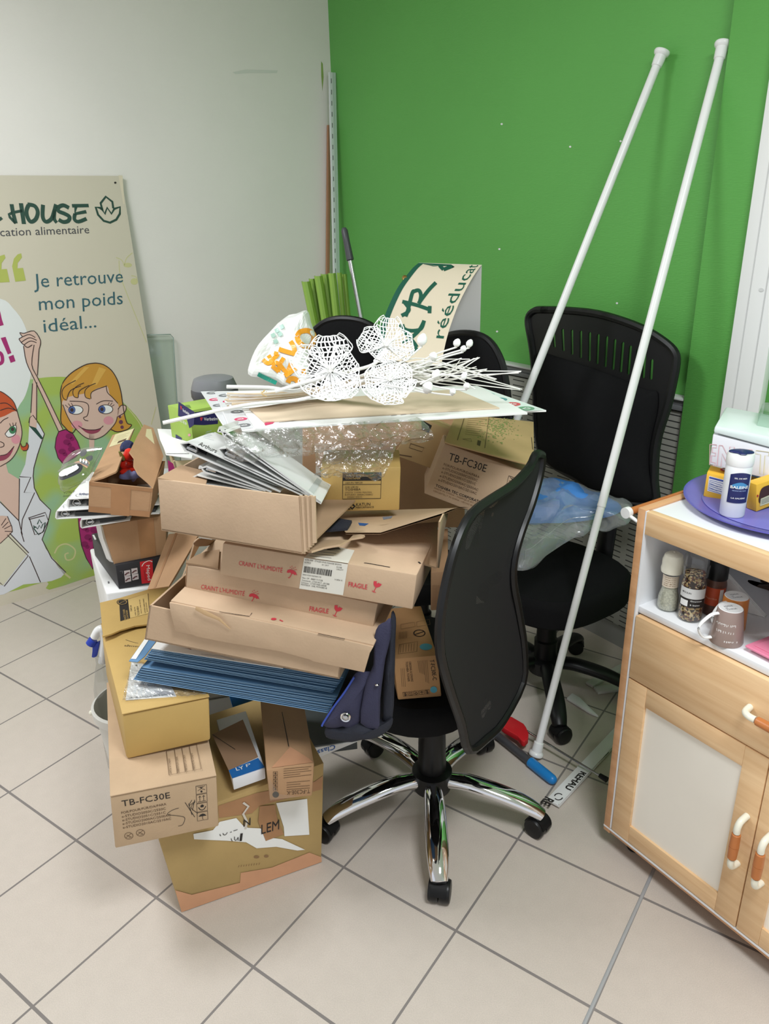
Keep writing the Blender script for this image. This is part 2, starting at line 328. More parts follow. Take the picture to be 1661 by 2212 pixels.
    def pr(s, pl, c, rx, ry, wpx, mt, off=0.001, n=24): return s.ps(pl, [(c[0] + rx * math.cos(2 * PI * k / n), c[1] + ry * math.sin(2 * PI * k / n)) for k in range(n)], wpx, mt, off, closed=True)
    def pa(s, pl, P0, ux, uy, txt, mt, h, wid=None, bold=0.0, shear=0.0, off=0.0009):
        """writing at a point with its own directions, capital height h in metres"""
        vs, fs = glyphs(txt, bold, shear); x0 = min(v[0] for v in vs); x1 = max(v[0] for v in vs); k = (wid / (x1 - x0)) if wid else h / 0.7
        n = V(ux).cross(V(uy)).normalized(); return s.add([V(P0) + V(ux) * ((x - x0) * k) + V(uy) * (y * h / 0.7) + n * off for x, y in vs], fs, mt)
    def build(s, name, parent=None, loc=None, sharp=38):
        if loc is None: loc = parent.matrix_world.translation if parent else V((0, 0, 0))
        me = bpy.data.meshes.new(name); loc = V(loc)
        me.from_pydata([tuple(p - loc) for p in s.v], [], s.f)
        for mt in s.mats: me.materials.append(mt)
        for p, k, sm in zip(me.polygons, s.mi, s.sm): p.material_index = k; p.use_smooth = sm
        bm = bmesh.new(); bm.from_mesh(me); lim = math.radians(sharp)
        for e in bm.edges:
            if len(e.link_faces) == 2 and e.calc_face_angle(0) > lim: e.smooth = False
        bm.to_mesh(me); bm.free(); me.update()
        o = bpy.data.objects.new(name, me); COL.objects.link(o)
        if parent: o.parent = parent; o.location = (0, 0, 0)
        else: o.location = loc
        o.matrix_world = Matrix.Translation(loc)
        return o
def tag(o, label=None, cat=None, group=None, kind=None):
    if label: o['label'] = label
    if cat: o['category'] = cat
    if group: o['group'] = group
    if kind: o['kind'] = kind
    return o
def empty(name, loc, label, cat, group=None):
    o = bpy.data.objects.new(name, None); COL.objects.link(o); o.location = V(loc); o.matrix_world = Matrix.Translation(V(loc)); o.empty_display_size = 0.05
    return tag(o, label, cat, group)
def struct(mb, name, loc=(0, 0, 0)): return tag(mb.build(name, None, loc), kind='structure')
def copy_tree(o, parent=None):
    c = o.copy(); COL.objects.link(c)
    if parent: c.parent = parent
    for ch in list(o.children): copy_tree(ch, c)
    return c
class Face:
    """the four corners of a carton's front seen at TL, TR, BR, BL on an upright (or leaning) plane, plus its depth"""
    def __init__(s, TL, TR, BR_, BL, Y=None, head=0, dep=0.2, pl=None, back=None, z=None, bpx=None):
        if pl is None:
            anchor = A(BL[0], BL[1], Y) if z is None else Z(BL[0], BL[1], z)
            pl = vplane(anchor, head)
        s.pl = pl; s.tl, s.tr, s.br, s.bl = [pl.P_(q) for q in (TL, TR, BR_, BL)]
        s.b = -pl.n * dep if back is None else V(back)
        if bpx: s.b = Z(bpx[0], bpx[1], s.tl.z) - s.tl   # the back left corner of the top, as seen
        s.top = plane3(s.tl, s.tr, s.tl + s.b); s.left = plane3(s.tl, s.bl, s.tl + s.b); s.right = plane3(s.tr, s.br, s.tr + s.b)
        s.base = (s.bl + s.br) / 2 + s.b / 2
    def corners(s): return [s.bl, s.br, s.br + s.b, s.bl + s.b, s.tl, s.tr, s.tr + s.b, s.tl + s.b]
    def body(s, mt, bev=0.003): return MB().hexa(s.corners(), mt, bev)
    def seam(s, mb, v=0.06, mt=None, wd=0.0016):
        """the dark gap under the lid flap, along the top of the front"""
        a = s.tl.lerp(s.bl, v); b = s.tr.lerp(s.br, v); n = s.pl.n * 0.0008; d = (s.bl - s.tl).normalized() * wd
        mb.poly([a + n, b + n, b + d + n, a + d + n], mt or M_print)
    def open_box(s, mt, inn, t=0.004):
        """four walls and a floor"""
        mb = MB(); c = s.corners(); cx = sum(c, V()) / 8
        for i, j in ((0, 1), (1, 2), (2, 3), (3, 0)):
            mid = (c[i] + c[j] + c[i + 4] + c[j + 4]) / 4; n = (c[j] - c[i]).cross(c[i + 4] - c[i]).normalized()
            if n.dot(cx - mid) < 0: n = -n
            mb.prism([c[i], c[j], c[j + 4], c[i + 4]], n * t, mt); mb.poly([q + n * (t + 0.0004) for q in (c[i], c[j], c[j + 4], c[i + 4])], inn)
        u = V((0, 0, t)); mb.prism([c[0], c[1], c[2], c[3]], u, mt); return mb
def sheet(pts, n, t, mt): return MB().prism(pts, V(n).normalized() * t, mt)

# ================================================================== THE SETTING
mb = MB(); mb.poly([V((-4.5, -3, 0)), V((3.5, -3, 0)), V((3.5, 6, 0)), V((-4.5, 6, 0))], M_floor); mb.poly([V((-4.5, -3, -0.1)), V((-4.5, 6, -0.1)), V((3.5, 6, -0.1)), V((3.5, -3, -0.1))], M_floor); struct(mb, 'floor')
mb = MB(); mb.box(RM(-2.5, OFF_L), D1 * (OFF_G + 2.6), D2 * 0.12, V((0, 0, 2.75)), M_white)
PW = Pl(RM(0, OFF_L), -D2)
mb.pp(PW, [(693.4, 132.1), (697.1, 137.9), (698.9, 166.8), (696.3, 197.2), (693.7, 163.9)], mat('green_paint_streak', (150, 178, 96), 0.5))
mb.pp(PW, [(502, 156), (530, 150), (600, 152), (598, 158), (540, 158), (508, 160)], mat('wall_scuff', (226, 225, 219), 0.5), 0.0005)
struct(mb, 'wall_left')
mb = MB(); mb.box(RM(OFF_G, OFF_L + 0.12), -D2 * 6.0, D1 * 0.12, V((0, 0, 2.75)), M_green)
PG = Pl(RM(OFF_G, 0), -D1)
for q in ((1079, 538), (1333, 655), (1074, 716), (1341, 305), (1084, 268), (1232, 317)): mb.pd(PG, q, 2.6, 2.2, M_paper, 0.001, n=7)
struct(mb, 'wall_back')
mb = MB(); mb.box(RM(OFF_G - 0.05, 1.381), -D2 * 0.9, D1 * 0.048, V((0, 0, 2.75)), M_green, 0.002); struct(mb, 'wall_right')
mb = MB(); mb.box(V((-4.5, -3, 2.75)), V((8, 0, 0)), V((0, 9, 0)), V((0, 0, 0.1)), mat('ceiling_white', (232, 232, 228), 0.8)); struct(mb, 'ceiling')
# white upvc frame on the right pier
mb = MB(); g = OFF_G - 0.05
mb.box(RM(g - 0.03, 1.2347, 0.02), -D2 * 0.116, D1 * 0.03, V((0, 0, 2.7)), M_whiteplastic, 0.003)
for t0, wd in ((1.20, 0.004), (1.155, 0.004)): mb.box(RM(g - 0.0306, t0, 0.02), -D2 * wd, D1 * 0.001, V((0, 0, 2.7)), mat('frame_groove', (205, 205, 204), 0.4))
PF = Pl(RM(g - 0.03, 0), -D1); mb.pd(PF, (1645, 626), 5, 4, mat('frame_cap', (216, 216, 215), 0.35), 0.002)
struct(mb, 'door_1')
# metal joint strip in the floor
a, b = Z((1408.5, 1886.4)[0], (1408.5, 1886.4)[1], 0), Z(1262, 2212, 0); d = (b - a).normalized(); sd = V((-d.y, d.x, 0))
mb = MB(); mb.sweep([a - d * 0.12, b + d * 0.6], 0.0042, 0.0028, M_alu, 8); struct(mb, 'trim_1')
mb = MB(); P = RM(OFF_G - 0.012, 3.50); mb.box(P + V((0, 0, 0.0)), -D2 * 2.11, D1 * 0.011, V((0, 0, 0.09)), mat('plinth_grey', (150, 150, 146), 0.6)); struct(mb, 'baseboard_back')

# low slotted convector along the green wall: built along +x, then turned
root = empty('radiator', RM(OFF_G - 0.03, 1.385, 0.10), 'long low grey slotted metal radiator along the green wall behind the black chairs', 'radiator')
ang = math.atan2(D2.y, D2.x)
def rad_part(name, mbx):
    o = mbx.build(name, None, (0, 0, 0)); o.parent = root; o.matrix_parent_inverse = Matrix.Identity(4); return o
root.rotation_euler = (0, 0, ang)
m1 = MB(); m1.box(V((0, -0.0, 0)), V((2.10, 0, 0)), V((0, -0.029, 0)), V((0, 0, 0.855)), M_slot, 0.002); rad_part('front_panel', m1)
m1 = MB(); rl = mat('grey_rail', (116, 117, 118), 0.4)
m1.box(V((0, 0.012, 0.862)), V((2.10, 0, 0)), V((0, -0.041, 0)), V((0, 0, 0.016)), rl, 0.002); m1.box(V((0, 0.004, 0.878)), V((2.10, 0, 0)), V((0, -0.033, 0)), V((0, 0, 0.018)), rl, 0.002)
m1.box(V((0, 0.016, 0.896)), V((2.10, 0, 0)), V((0, -0.045, 0)), V((0, 0, 0.008)), mat('chipped_white_edge', (206, 208, 204), 0.5), 0.002); rad_part('top_rail', m1)

# ================================================================== POSTER BOARD (left)
pbr = Z(393, 1203, 0); pbl_dir = -D1; ptop = Pl(RM(0, OFF_L - 0.022), -D2).p(262, 380); PP = plane3(pbr, pbr + D1, ptop)
eup = ptop - pbr
M_poster = mat('poster_beige', (212, 203, 184), 0.45, noise_amt=0.015, nscale=3); M_edge = mat('poster_edge', (226, 214, 190), 0.5)
mb = MB(); W_ = 0.95; c = [pbr, pbr - D1 * W_, pbr - D1 * W_ + eup, ptop]
mb.prism(c, -PP.n * 0.010, M_poster); base = (c[0] + c[1]) / 2
dk = mat('poster_dark_green', (40, 74, 62), 0.5); teal = mat('poster_teal', (56, 98, 108), 0.5); lime = mat('poster_lime', (178, 186, 92), 0.5); mag = mat('poster_magenta', (164, 40, 108), 0.5); magd = mat('poster_deep_magenta', (130, 26, 86), 0.5)
skin = mat('poster_skin', (216, 184, 168), 0.5); lnk = mat('poster_outline', (66, 48, 46), 0.5); blond = mat('poster_blond', (205, 150, 62), 0.5); blond2 = mat('poster_light_blond', (220, 172, 84), 0.5); redh = mat('poster_red_hair', (194, 84, 44), 0.5)
pink = mat('poster_pink', (218, 150, 160), 0.5); lips = mat('poster_lips', (150, 66, 88), 0.5); coat = mat('poster_coat', (218, 219, 224), 0.5); bub = mat('poster_bubble', (226, 228, 226), 0.5); pale = mat('poster_swirl', (204, 200, 146), 0.5)
gm = mat('poster_painted_green', (160, 184, 92), 0.5); nt, bs = nodes_of(gm)
tc = N(nt, 'ShaderNodeTexCoord'); nn = N(nt, 'ShaderNodeTexNoise'); nn.inputs['Scale'].default_value = 5.5; nn.inputs['Detail'].default_value = 1; nt.links.new(tc.outputs['Object'], nn.inputs[0])
cr = N(nt, 'ShaderNodeValToRGB'); cr.color_ramp.elements[0].position = 0.42; cr.color_ramp.elements[1].position = 0.6; cr.color_ramp.elements[0].color = lin((164, 186, 88)) + (1,); cr.color_ramp.elements[1].color = lin((150, 186, 146)) + (1,)
nt.links.new(nn.outputs[0], cr.inputs[0]); nt.links.new(cr.outputs[0], bs.inputs['Base Color'])
O1, O2, O3, O4, O5, O6 = 0.0004, 0.0008, 0.0012, 0.0016, 0.0020, 0.0024
mb.pc(PP, [(-120, 830), (60, 820), (83.5, 817), (108.9, 814.4), (141.8, 814.4), (177.2, 820.8), (227.8, 835.9), (268.3, 871.4), (303.8, 911.9), (326.6, 962.5), (336.7, 1038.5), (352, 1150), (365, 1206), (227.8, 1235.9), (106.3, 1273.9), (101.3, 1256.2), (7.6, 1281.5), (-120, 1290)], gm, 3, O1)
mb.pp(PP, [(255.7, 379), (264.6, 379), (268.9, 441), (266.3, 441)], M_edge, O1)
mb.pd(PP, (248.9, 394.7), 2.6, 2.2, M_print, O2)
mb.pc(PP, [(-90, 640), (0, 645), (30, 668), (52, 700), (66, 750), (68, 798), (58, 845), (44, 872), (20, 892), (-90, 905)], bub, 4, O2)
for q in ([(1.3, 730.1), (11.9, 727.6), (24.6, 762.5), (16.7, 765.6)], [(18.2, 770.6), (28.9, 766.3), (33.4, 780.2), (22.8, 783.8)], [(0, 672), (4, 690), (8, 702), (-6, 706), (-10, 676)]): mb.pp(PP, q, mag, O3)
mb.ps(PP, [(-14, 762), (0, 762), (5, 772), (3, 784), (-14, 789)], 7, mag, O3, 4)
for q in ([(45.6, 547.3), (38, 549.4), (29.9, 558.7), (26.1, 575.2), (32.9, 608.6), (55.7, 606.1), (49.6, 578.7), (37.5, 579.7), (38, 568.1), (47.3, 556.2)], [(9.6, 549.9), (0, 552.9), (-10.1, 577.7), (-2.5, 610.6), (20.8, 609.1), (14.7, 580.8), (3, 581.8), (3.5, 568.1), (11.6, 557)]): mb.pp(PP, q, lime, O2)
def st(pts, wd, mt=dk, off=O2, cv=0): mb.ps(PP, pts, wd, mt, off, cv)
st([(24.8, 441), (28.4, 461.3), (33.9, 482.5)], 8); st([(33.9, 482.5), (19.2, 463.3), (48.1, 455.2)], 5.5, cv=3); st([(45.1, 439), (51.6, 484)], 8.5)
st([(59.5, 441.5), (74.9, 445.1), (81.5, 458.2), (77, 473.4), (66.3, 479), (58.7, 467.6), (57.2, 454.2), (61.8, 442.5)], 8, cv=5)
st([(92.7, 442.3), (92.2, 468.4), (99.2, 479), (110.9, 472.9), (117, 456.2), (121, 441.5)], 8, cv=5); st([(119, 446.1), (117, 471.4), (122.5, 481)], 7, cv=3)
st([(148.9, 449.1), (136.7, 443.5), (126.1, 448.1), (126.6, 456.2), (139.7, 461.8), (149.9, 468.4), (147.3, 477), (136.7, 479.5), (126.6, 474.4)], 8, cv=5)
st([(155.4, 444.6), (191.4, 444)], 7); st([(164, 445.1), (162, 461.8), (186.3, 457.2)], 7); st([(162, 461.8), (160.5, 473.4), (169.1, 479), (186.8, 472.4)], 7.5, cv=3); st([(-7.6, 479), (4.1, 470.4)], 6)
mb.pt(PP, (-13.2, 510.9), (192.9, 503.8), (-15.2, 492.7), 'ucation alimentaire', M_darkgrey, 0.0)
st([(220.8, 452.7), (215.7, 449.1), (206.6, 447.6), (211.6, 463.8), (223.8, 477), (237.5, 481), (251.1, 474.4), (258.7, 461.8), (259.2, 447.1), (246.6, 451.1), (240.5, 461.8), (231.4, 448.6), (226.3, 462.3), (220.8, 452.7), (217.2, 439), (228.4, 424.8), (242.5, 435.9), (244.6, 450.1)], 4.6)
mb.pt(PP, (73.4, 621.8), (265.8, 609.6), (71.1, 591.4), 'Je retrouve', teal, 0.0); mb.pt(PP, (84.6, 670.4), (265.3, 656.7), (82.5, 640.5), 'mon poids', teal); mb.pt(PP, (94.9, 718.2), (208.1, 706.8), (92.2, 689.1), 'idéal...', teal)
for q in ([(250.6, 556.2), (263.3, 562.5), (268.3, 575.2)], [(268.3, 572.7), (273.4, 557.5), (286.1, 546.1)], [(257, 562.5), (259.5, 592.9), (273.4, 633.4), (293.7, 684), (316.4, 739.7)], [(283.5, 595.4), (293.7, 598), (296.2, 605.6)]): st(q, 1.6, pale, O1, 5)
mb.pd(PP, (275.9, 572.7), 9, 5, pale, O1); mb.pd(PP, (289.9, 608.1), 8, 7, pale, O1)
st([(117.7, 1195.4), (126.6, 1180.2), (144.3, 1175.2), (162, 1187.8), (158.2, 1205.6), (144.3, 1209.4), (140.5, 1198), (148.1, 1194.2)], 3, pale, O2, 5); st([(119, 1210.6), (134.2, 1233.4), (151.9, 1248.6)], 4, pale, O2, 4)
st([(268.3, 873.9), (288.6, 896.7), (306.3, 924.6), (313.9, 962.5)], 2, pale, O2, 5); st([(336.7, 879), (326.6, 917)], 1.5, pale, O2)
# white coat of the red-haired woman
mb.pp(PP, [(63.3, 911.9), (69.6, 901.8), (83.5, 917), (95.2, 935.9), (87.3, 962.5), (80.5, 982.8), (73.4, 1010.6), (71.4, 1028.3), (73.9, 1053.7), (86.1, 1079), (109.4, 1101.8), (101.8, 1134.7), (90.6, 1165.1), (98.7, 1185.3), (113.9, 1205.6), (142.3, 1235.9), (131.6, 1247.3), (111.4, 1254.9), (87.3, 1258.7), (50.6, 1262.5), (7.6, 1284), (-75.9, 1296.7), (-75.9, 1079), (0, 1082.8), (40.5, 1124.6), (41.8, 1030.9), (54.4, 1003), (60.8, 957.5)], coat, O2)
mb.pp(PP, [(-75.9, 987.8), (0, 1006.8), (12.7, 1001.8), (17.7, 1020.8), (40.5, 1034.7), (41, 1124.6), (0, 1081.5), (-75.9, 1063.8)], skin, O3)
for q in ([(62, 913.2), (64.6, 901.8), (70.9, 896.7), (83.5, 914.4), (95.7, 937.2), (80.5, 982.8), (72.9, 1010.6), (71.4, 1028.3), (73.9, 1053.7), (86.1, 1079), (109.4, 1101.8), (101.8, 1134.7), (90.6, 1165.1), (111.4, 1205.6), (142.3, 1236.4)], [(41.8, 1029.6), (66.3, 1030.9), (51.9, 1063.8), (74.7, 1063.8), (48.1, 1122), (45.6, 1149.9), (51.9, 1170.1)], [(41.8, 1033.4), (40.5, 1124.6), (48.1, 1154.9)], [(0, 1084), (40.5, 1124.6)], [(20.3, 1151.1), (62, 1194.2)], [(15.2, 1154.9), (60.8, 1200.5), (8.9, 1266.3), (0, 1258.7)], [(63.3, 1201.8), (75.9, 1230.9), (87.3, 1257.5)], [(60.8, 1119), (97.5, 1106.8), (104.3, 1124.6), (91.6, 1149.9), (74.9, 1154.9), (63.3, 1119.5)], [(62, 1122), (96.2, 1113.2)]): st(q, 1.8, lnk, O4)
mb.pp(PP, [(-50.6, 1160), (0, 1175.2), (20.3, 1152.9), (60.3, 1194.2), (7.6, 1263.8), (-50.6, 1263.8)], mat('poster_clipboard', (216, 212, 190), 0.5), O3)
mb.pp(PP, [(-10.1, 1114.4), (5.1, 1113.9), (15.7, 1114.9), (20.3, 1127.1), (25.3, 1137.2), (26.8, 1147.8), (15.2, 1160), (0, 1173.9), (-15.2, 1175.2)], skin, O4)
for q in ([(2.5, 1134.7), (12.7, 1119.5)], [(5.1, 1139.7), (17.7, 1127.1)], [(8.9, 1142.3), (24.1, 1134.7)], [(10.1, 1147.3), (26.8, 1147.8)], [(15.7, 1114.9), (25.3, 1137.2), (26.8, 1147.8), (15.2, 1160), (0, 1173.9)]): st(q, 1.5, lnk, O5)
mb.pp(PP, [(63.3, 909.4), (69.6, 913.2), (92.7, 946.1), (89.1, 949.4), (62.3, 920)], dk, O3)
st([(75.9, 1139.7), (72.9, 1134.7), (73.4, 1142.3), (83.5, 1154.9), (94.2, 1147.3), (97.5, 1128.3), (91.6, 1133.4), (88.6, 1141), (84.8, 1134.7), (81, 1142.3), (75.9, 1137.2)], 2.2, dk, O4); st([(80.5, 1132.1), (84.8, 1122), (89.9, 1130.1)], 2.2, dk, O4)
# raised arms
mb.pp(PP, [(50.6, 747.3), (57, 782.8), (73.4, 818.2), (96.2, 866.3), (126.6, 932.6), (135.4, 927.1), (106.3, 866.3), (81, 815.7), (68.4, 787.8), (73.4, 744.8), (60.8, 739.7)], skin, O3)
mb.pp(PP, [(73.4, 744.8), (68.9, 787.8), (75.9, 800.5), (70.9, 825.8), (67.8, 856.2), (66.3, 889.1), (63.3, 919.5), (78.5, 924.5), (80.5, 866.3), (80.5, 808.1), (84, 754.9)], skin, O4)
mb.pp(PP, [(42.5, 718.5), (51.9, 720), (73.4, 714.9), (87.3, 735.9), (84, 754.9), (81, 765.1), (66.3, 744.8), (59.5, 750.4), (49.4, 742.3), (40.5, 732.1), (47.1, 727.6)], skin, O5)
for q in ([(50.6, 747.3), (57, 782.8), (73.4, 818.2), (96.2, 866.3), (126.6, 932.6)], [(73.4, 744.8), (68.4, 787.8), (81, 815.7), (106.3, 866.3), (135.4, 927.1)], [(84, 754.9), (80.5, 810.6)], [(79, 825.8), (78.5, 906.8)], [(69.9, 828.3), (66.3, 891.6)], [(48.1, 727.1), (42.5, 718.5), (51.9, 720), (73.4, 714.9), (87.3, 735.9), (84, 754.9)], [(40.5, 732.1), (50.6, 726.6), (63.3, 722.5), (75.9, 729.1)], [(45.6, 739.7), (55.7, 732.7), (65.8, 729.6), (79, 735.2)], [(51.9, 744.8), (60.8, 738.5), (68.4, 736.7), (78.5, 740.2)], [(40.5, 732.1), (45.6, 739.7), (51.9, 745.3), (59.5, 750.4), (69.6, 744.8)]): st(q, 1.7, lnk, O6, 3)
# magenta dress and sleeve
for q in ([(126.6, 932.1), (140.5, 927.6), (155.7, 934.7), (167.1, 953.7), (174.7, 975.2), (162, 987.8), (141.8, 999.2), (136.7, 1002.5), (125.3, 989.1), (118.5, 966.3), (121, 946.1)], [(167.1, 1106.8), (215.2, 1114.4), (217.7, 1149.9), (200, 1154.9), (202.5, 1190.4), (200, 1229.9), (186.1, 1205.6), (175.9, 1177.7), (170.9, 1144.8)]):
    mb.pp(PP, q, mag, O4); mb.ps(PP, q, 1.8, lnk, O5, closed=True)
for q in ((144.3, 954.9), (154.4, 970.1), (134.2, 975.2), (149.4, 942.3), (182.3, 1139.7), (189.9, 1160), (182.3, 1175.2), (202.5, 1144.8)): mb.pd(PP, q, 8, 6, magd, O5); mb.pd(PP, (q[0] + 6, q[1] + 6), 5, 4, magd, O5)
# blonde head
mb.pc(PP, [(206.3, 784.1), (222.8, 787.3), (240.5, 800), (253.2, 820.8), (260.8, 846.1), (264.6, 871.4), (268.9, 896.7), (274.7, 914.4), (284, 917.5), (274.7, 927.6), (253.2, 932.7), (227.8, 927.1), (164.6, 922), (154.4, 935.9), (139.2, 922), (131.1, 909.4), (132.1, 873.9), (130.1, 848.6), (136.2, 825.8), (149.4, 809.4), (167.1, 796.7), (187.3, 786.8)], blond, 4, O3)
mb.pp(PP, [(191.9, 937.2), (204, 937.2), (203, 975.2), (192.9, 975.2)], skin, O4)
mb.pc(PP, [(134.2, 868.9), (141.8, 860), (162, 853.7), (187.3, 848.6), (217.7, 835.9), (231.6, 834.7), (238, 853.7), (253.2, 868.9), (257, 886.6), (253.2, 901.8), (249.4, 912.4), (238, 927.1), (222.8, 941.3), (202.5, 948.9), (184.8, 944.8), (167.1, 930.1), (154.4, 914.4), (144.3, 896.7), (136.7, 881.5)], skin, 4, O4)
mb.pc(PP, [(254.4, 884), (262, 875.4), (270.9, 877), (270.4, 886.6), (263.3, 898), (254.4, 900.8)], skin, 4, O4)
mb.pp(PP, [(194.9, 835.9), (213.9, 792.9), (229.1, 798), (206.3, 835.9)], blond2, O4); mb.pp(PP, [(141.8, 835.9), (182.3, 792.9), (192.4, 792.9), (154.4, 833.4)], blond2, O4)
for q in ([(138, 823.3), (132.9, 843.5), (135.4, 861.3), (143, 865.1), (144.3, 853.7), (154.4, 841), (164.6, 835.9)], [(164.6, 833.4), (157.5, 843.5), (159.5, 857.5), (168.4, 859.2), (167.1, 848.6), (174.7, 838.5), (187.3, 832.2)], [(192.4, 832.2), (182.8, 843.5), (184.3, 857.5), (194.9, 861.8), (197, 848.6), (210.1, 838.5), (229.1, 833.9)]): mb.pc(PP, q, blond, 3, O5)
mb.ps(PP, [(206.3, 784.1), (222.8, 787.3), (240.5, 800), (253.2, 820.8), (260.8, 846.1), (264.6, 871.4), (268.9, 896.7), (274.7, 914.4), (284, 917.5), (274.7, 927.6), (253.2, 932.7), (239.2, 927.1)], 2, lnk, O5, 3)
mb.ps(PP, [(164.6, 924.6), (154.4, 935.9), (139.2, 922), (131.1, 909.4), (132.1, 873.9), (130.1, 848.6), (136.2, 825.8), (149.4, 809.4), (167.1, 796.7), (187.3, 786.8), (206.3, 784.1)], 2, lnk, O5, 3)
for q in ([(135.4, 873.9), (144.3, 896.7), (154.4, 914.4), (167.1, 930.1), (184.8, 944.8), (202.5, 948.9), (222.8, 941.3), (238, 927.1), (249.4, 912.4), (253.2, 899.2)], [(229.1, 833.4), (231.6, 847.3), (243, 858.7), (254.4, 871.4)], [(144.3, 864.3), (136.7, 860), (133.7, 846.1), (141.8, 833.4), (163.3, 821.5)], [(168.4, 859.2), (159.5, 856.2), (157.5, 843.5), (167.1, 833.4), (181, 827.1)], [(194.4, 861.8), (184.3, 857.5), (183.5, 843.5), (193.7, 833.4), (206.3, 827.8)], [(144.3, 862.5), (151.9, 843.5), (174.7, 833.4)], [(168.4, 858.7), (172.1, 843.5), (192.4, 832.2)], [(196.2, 861.3), (198.7, 846.1), (230.4, 833.4)], [(254.4, 884), (262, 875.4), (271.9, 877.5), (268.9, 890.4), (254.4, 899.7)], [(149.9, 866.3), (174.7, 867.3), (188.4, 871.9), (191.4, 882.8), (187.8, 898), (180.2, 901.8), (183.3, 907.3), (190.4, 908.9)], [(207.6, 872.9), (222.8, 865.8), (243.5, 866.3)], [(169.1, 919.5), (182.3, 927.1), (202.5, 928.4), (215.2, 925.8), (222.8, 919.5)]): st(q, 1.6, lnk, O6, 4)
for cc, irx in (((163.3, 885.3), (154.9, 885.3)), ((227.8, 884), (219.7, 884))):
    mb.pd(PP, cc, 15.5, 9.6, M_paper, O5, 0.1); mb.pr(PP, cc, 15.5, 9.6, 1.4, lnk, O6); mb.pd(PP, irx, 7.8, 8.4, mat('poster_iris_blue', (84, 104, 158), 0.5), O6); mb.pd(PP, irx, 3.6, 4, lnk, 0.0028)
for q in ([(146.8, 880.3), (140.5, 874.4)], [(151.9, 877.5), (146.8, 871.4)], [(157, 875.9), (153.4, 870.4)], [(232.9, 873.9), (235.9, 868.9)], [(238, 875.2), (241.8, 869.9)], [(241, 877.7), (246.6, 873.9)]): st(q, 1.2, lnk, O6)
mb.pc(PP, [(174.7, 923.3), (192.4, 929.1), (202.5, 928.1), (218.2, 925.1), (211.4, 933.7), (197.5, 937.2), (184.8, 933.4)], lips, 3, O5)
mb.pd(PP, (165.8, 917.5), 12, 9, pink, O5); mb.pd(PP, (234.2, 908.1), 11, 9, pink, O5)
for q, r in (((258.7, 900.5), 2.8), ((260.8, 911.4), 4.4), ((263.3, 922.5), 3.6)): mb.pd(PP, q, r, r, mat('poster_bead', (108, 62, 84), 0.5), O6)
# red-haired woman
mb.pc(PP, [(-50.6, 835.9), (0, 844.8), (15.2, 854.2), (30.4, 870.1), (35.9, 887.8), (20.3, 896.7), (0, 905.6), (-50.6, 911.9)], redh, 4, O3)
mb.pc(PP, [(-50.6, 901.8), (0, 901.8), (32.9, 887.8), (41.8, 905.6), (47.3, 932.1), (43, 957.5), (33.4, 979.7), (20.3, 995.4), (0, 1007.6), (-50.6, 1008.1)], skin, 4, O4)
mb.pc(PP, [(43.5, 954.9), (46.8, 962.5), (54.4, 963.8), (56.2, 956.2), (61.3, 960), (60.3, 970.1), (51.9, 973.9), (45.1, 968.9)], redh, 3, O4)
for q in ([(0, 844.8), (15.2, 854.2), (30.4, 870.1), (40.5, 901.8), (47.3, 932.1), (43, 957.5), (33.4, 979.7), (20.3, 995.4), (0, 1007.6)], [(0, 871.4), (15.2, 871.4), (35.4, 887.8)], [(0, 886.6), (17.7, 881.5), (35.4, 886.6)], [(0, 914.4), (7.6, 906.8), (17.7, 901.8)], [(0, 953.7), (7.6, 957.5), (7.6, 963.8), (0, 966.3)], [(0, 984), (15.2, 980.2), (30.4, 963.8)], [(44.3, 957.5), (48.1, 965.1), (55.7, 962.5), (57, 956.2), (61.3, 962.5), (58.2, 972.1), (49.4, 973.2)]): st(q, 1.7, lnk, O5, 4)
mb.pc(PP, [(-15.2, 985.3), (0, 984.8), (15.2, 979.7), (29.9, 964), (22.3, 982.8), (7.6, 994.2), (-15.2, 995.4)], lips, 3, O5)
mb.pc(PP, [(10.6, 937.2), (21.5, 924.6), (34.4, 919), (32.4, 938.5), (17.7, 944.3)], M_paper, 4, O5); mb.ps(PP, [(10.6, 937.2), (21.5, 924.6), (34.4, 919), (32.4, 938.5), (17.7, 944.3), (10.6, 937.2)], 1.4, lnk, O6, 3); mb.pd(PP, (26.8, 928.6), 7.5, 8.4, mat('poster_iris_green', (66, 128, 88), 0.5), O6); mb.pd(PP, (26.8, 927.1), 3.4, 3.8, lnk, 0.0028)
for q in ([(23.3, 920.8), (20.3, 914.4)], [(28.4, 919.5), (27.3, 912.9)], [(32.9, 919), (34.4, 912.4)]): st(q, 1.3, lnk, O6)
mb.pd(PP, (34.2, 948.6), 10, 10, pink, O5)
tag(mb.build('poster_board', None, base), 'tall beige advertising board with two cartoon women leaning against the white wall', 'poster')

# ================================================================== leaning on the left wall and in the corner
PA = Pl(RM(0, OFF_L - 0.03), -D2)
mb = MB(); q = [PA.P_(a) for a in ((300, 724), (368, 722), (374, 729), (392, 1010), (300, 1010))]; q[3].z = q[4].z = 0.45; mb.prism(q, D2 * 0.004, M_clear)
ed = mat('acrylic_edge', (160, 178, 170), 0.2); mb.tube([q[0], q[1], q[2], q[3]], 0.0022, ed, 6)
tag(mb.build('acrylic_sheet', None, (q[3] + q[4]) / 2), 'clear acrylic sheet standing against the white wall beside the poster board', 'sheet')
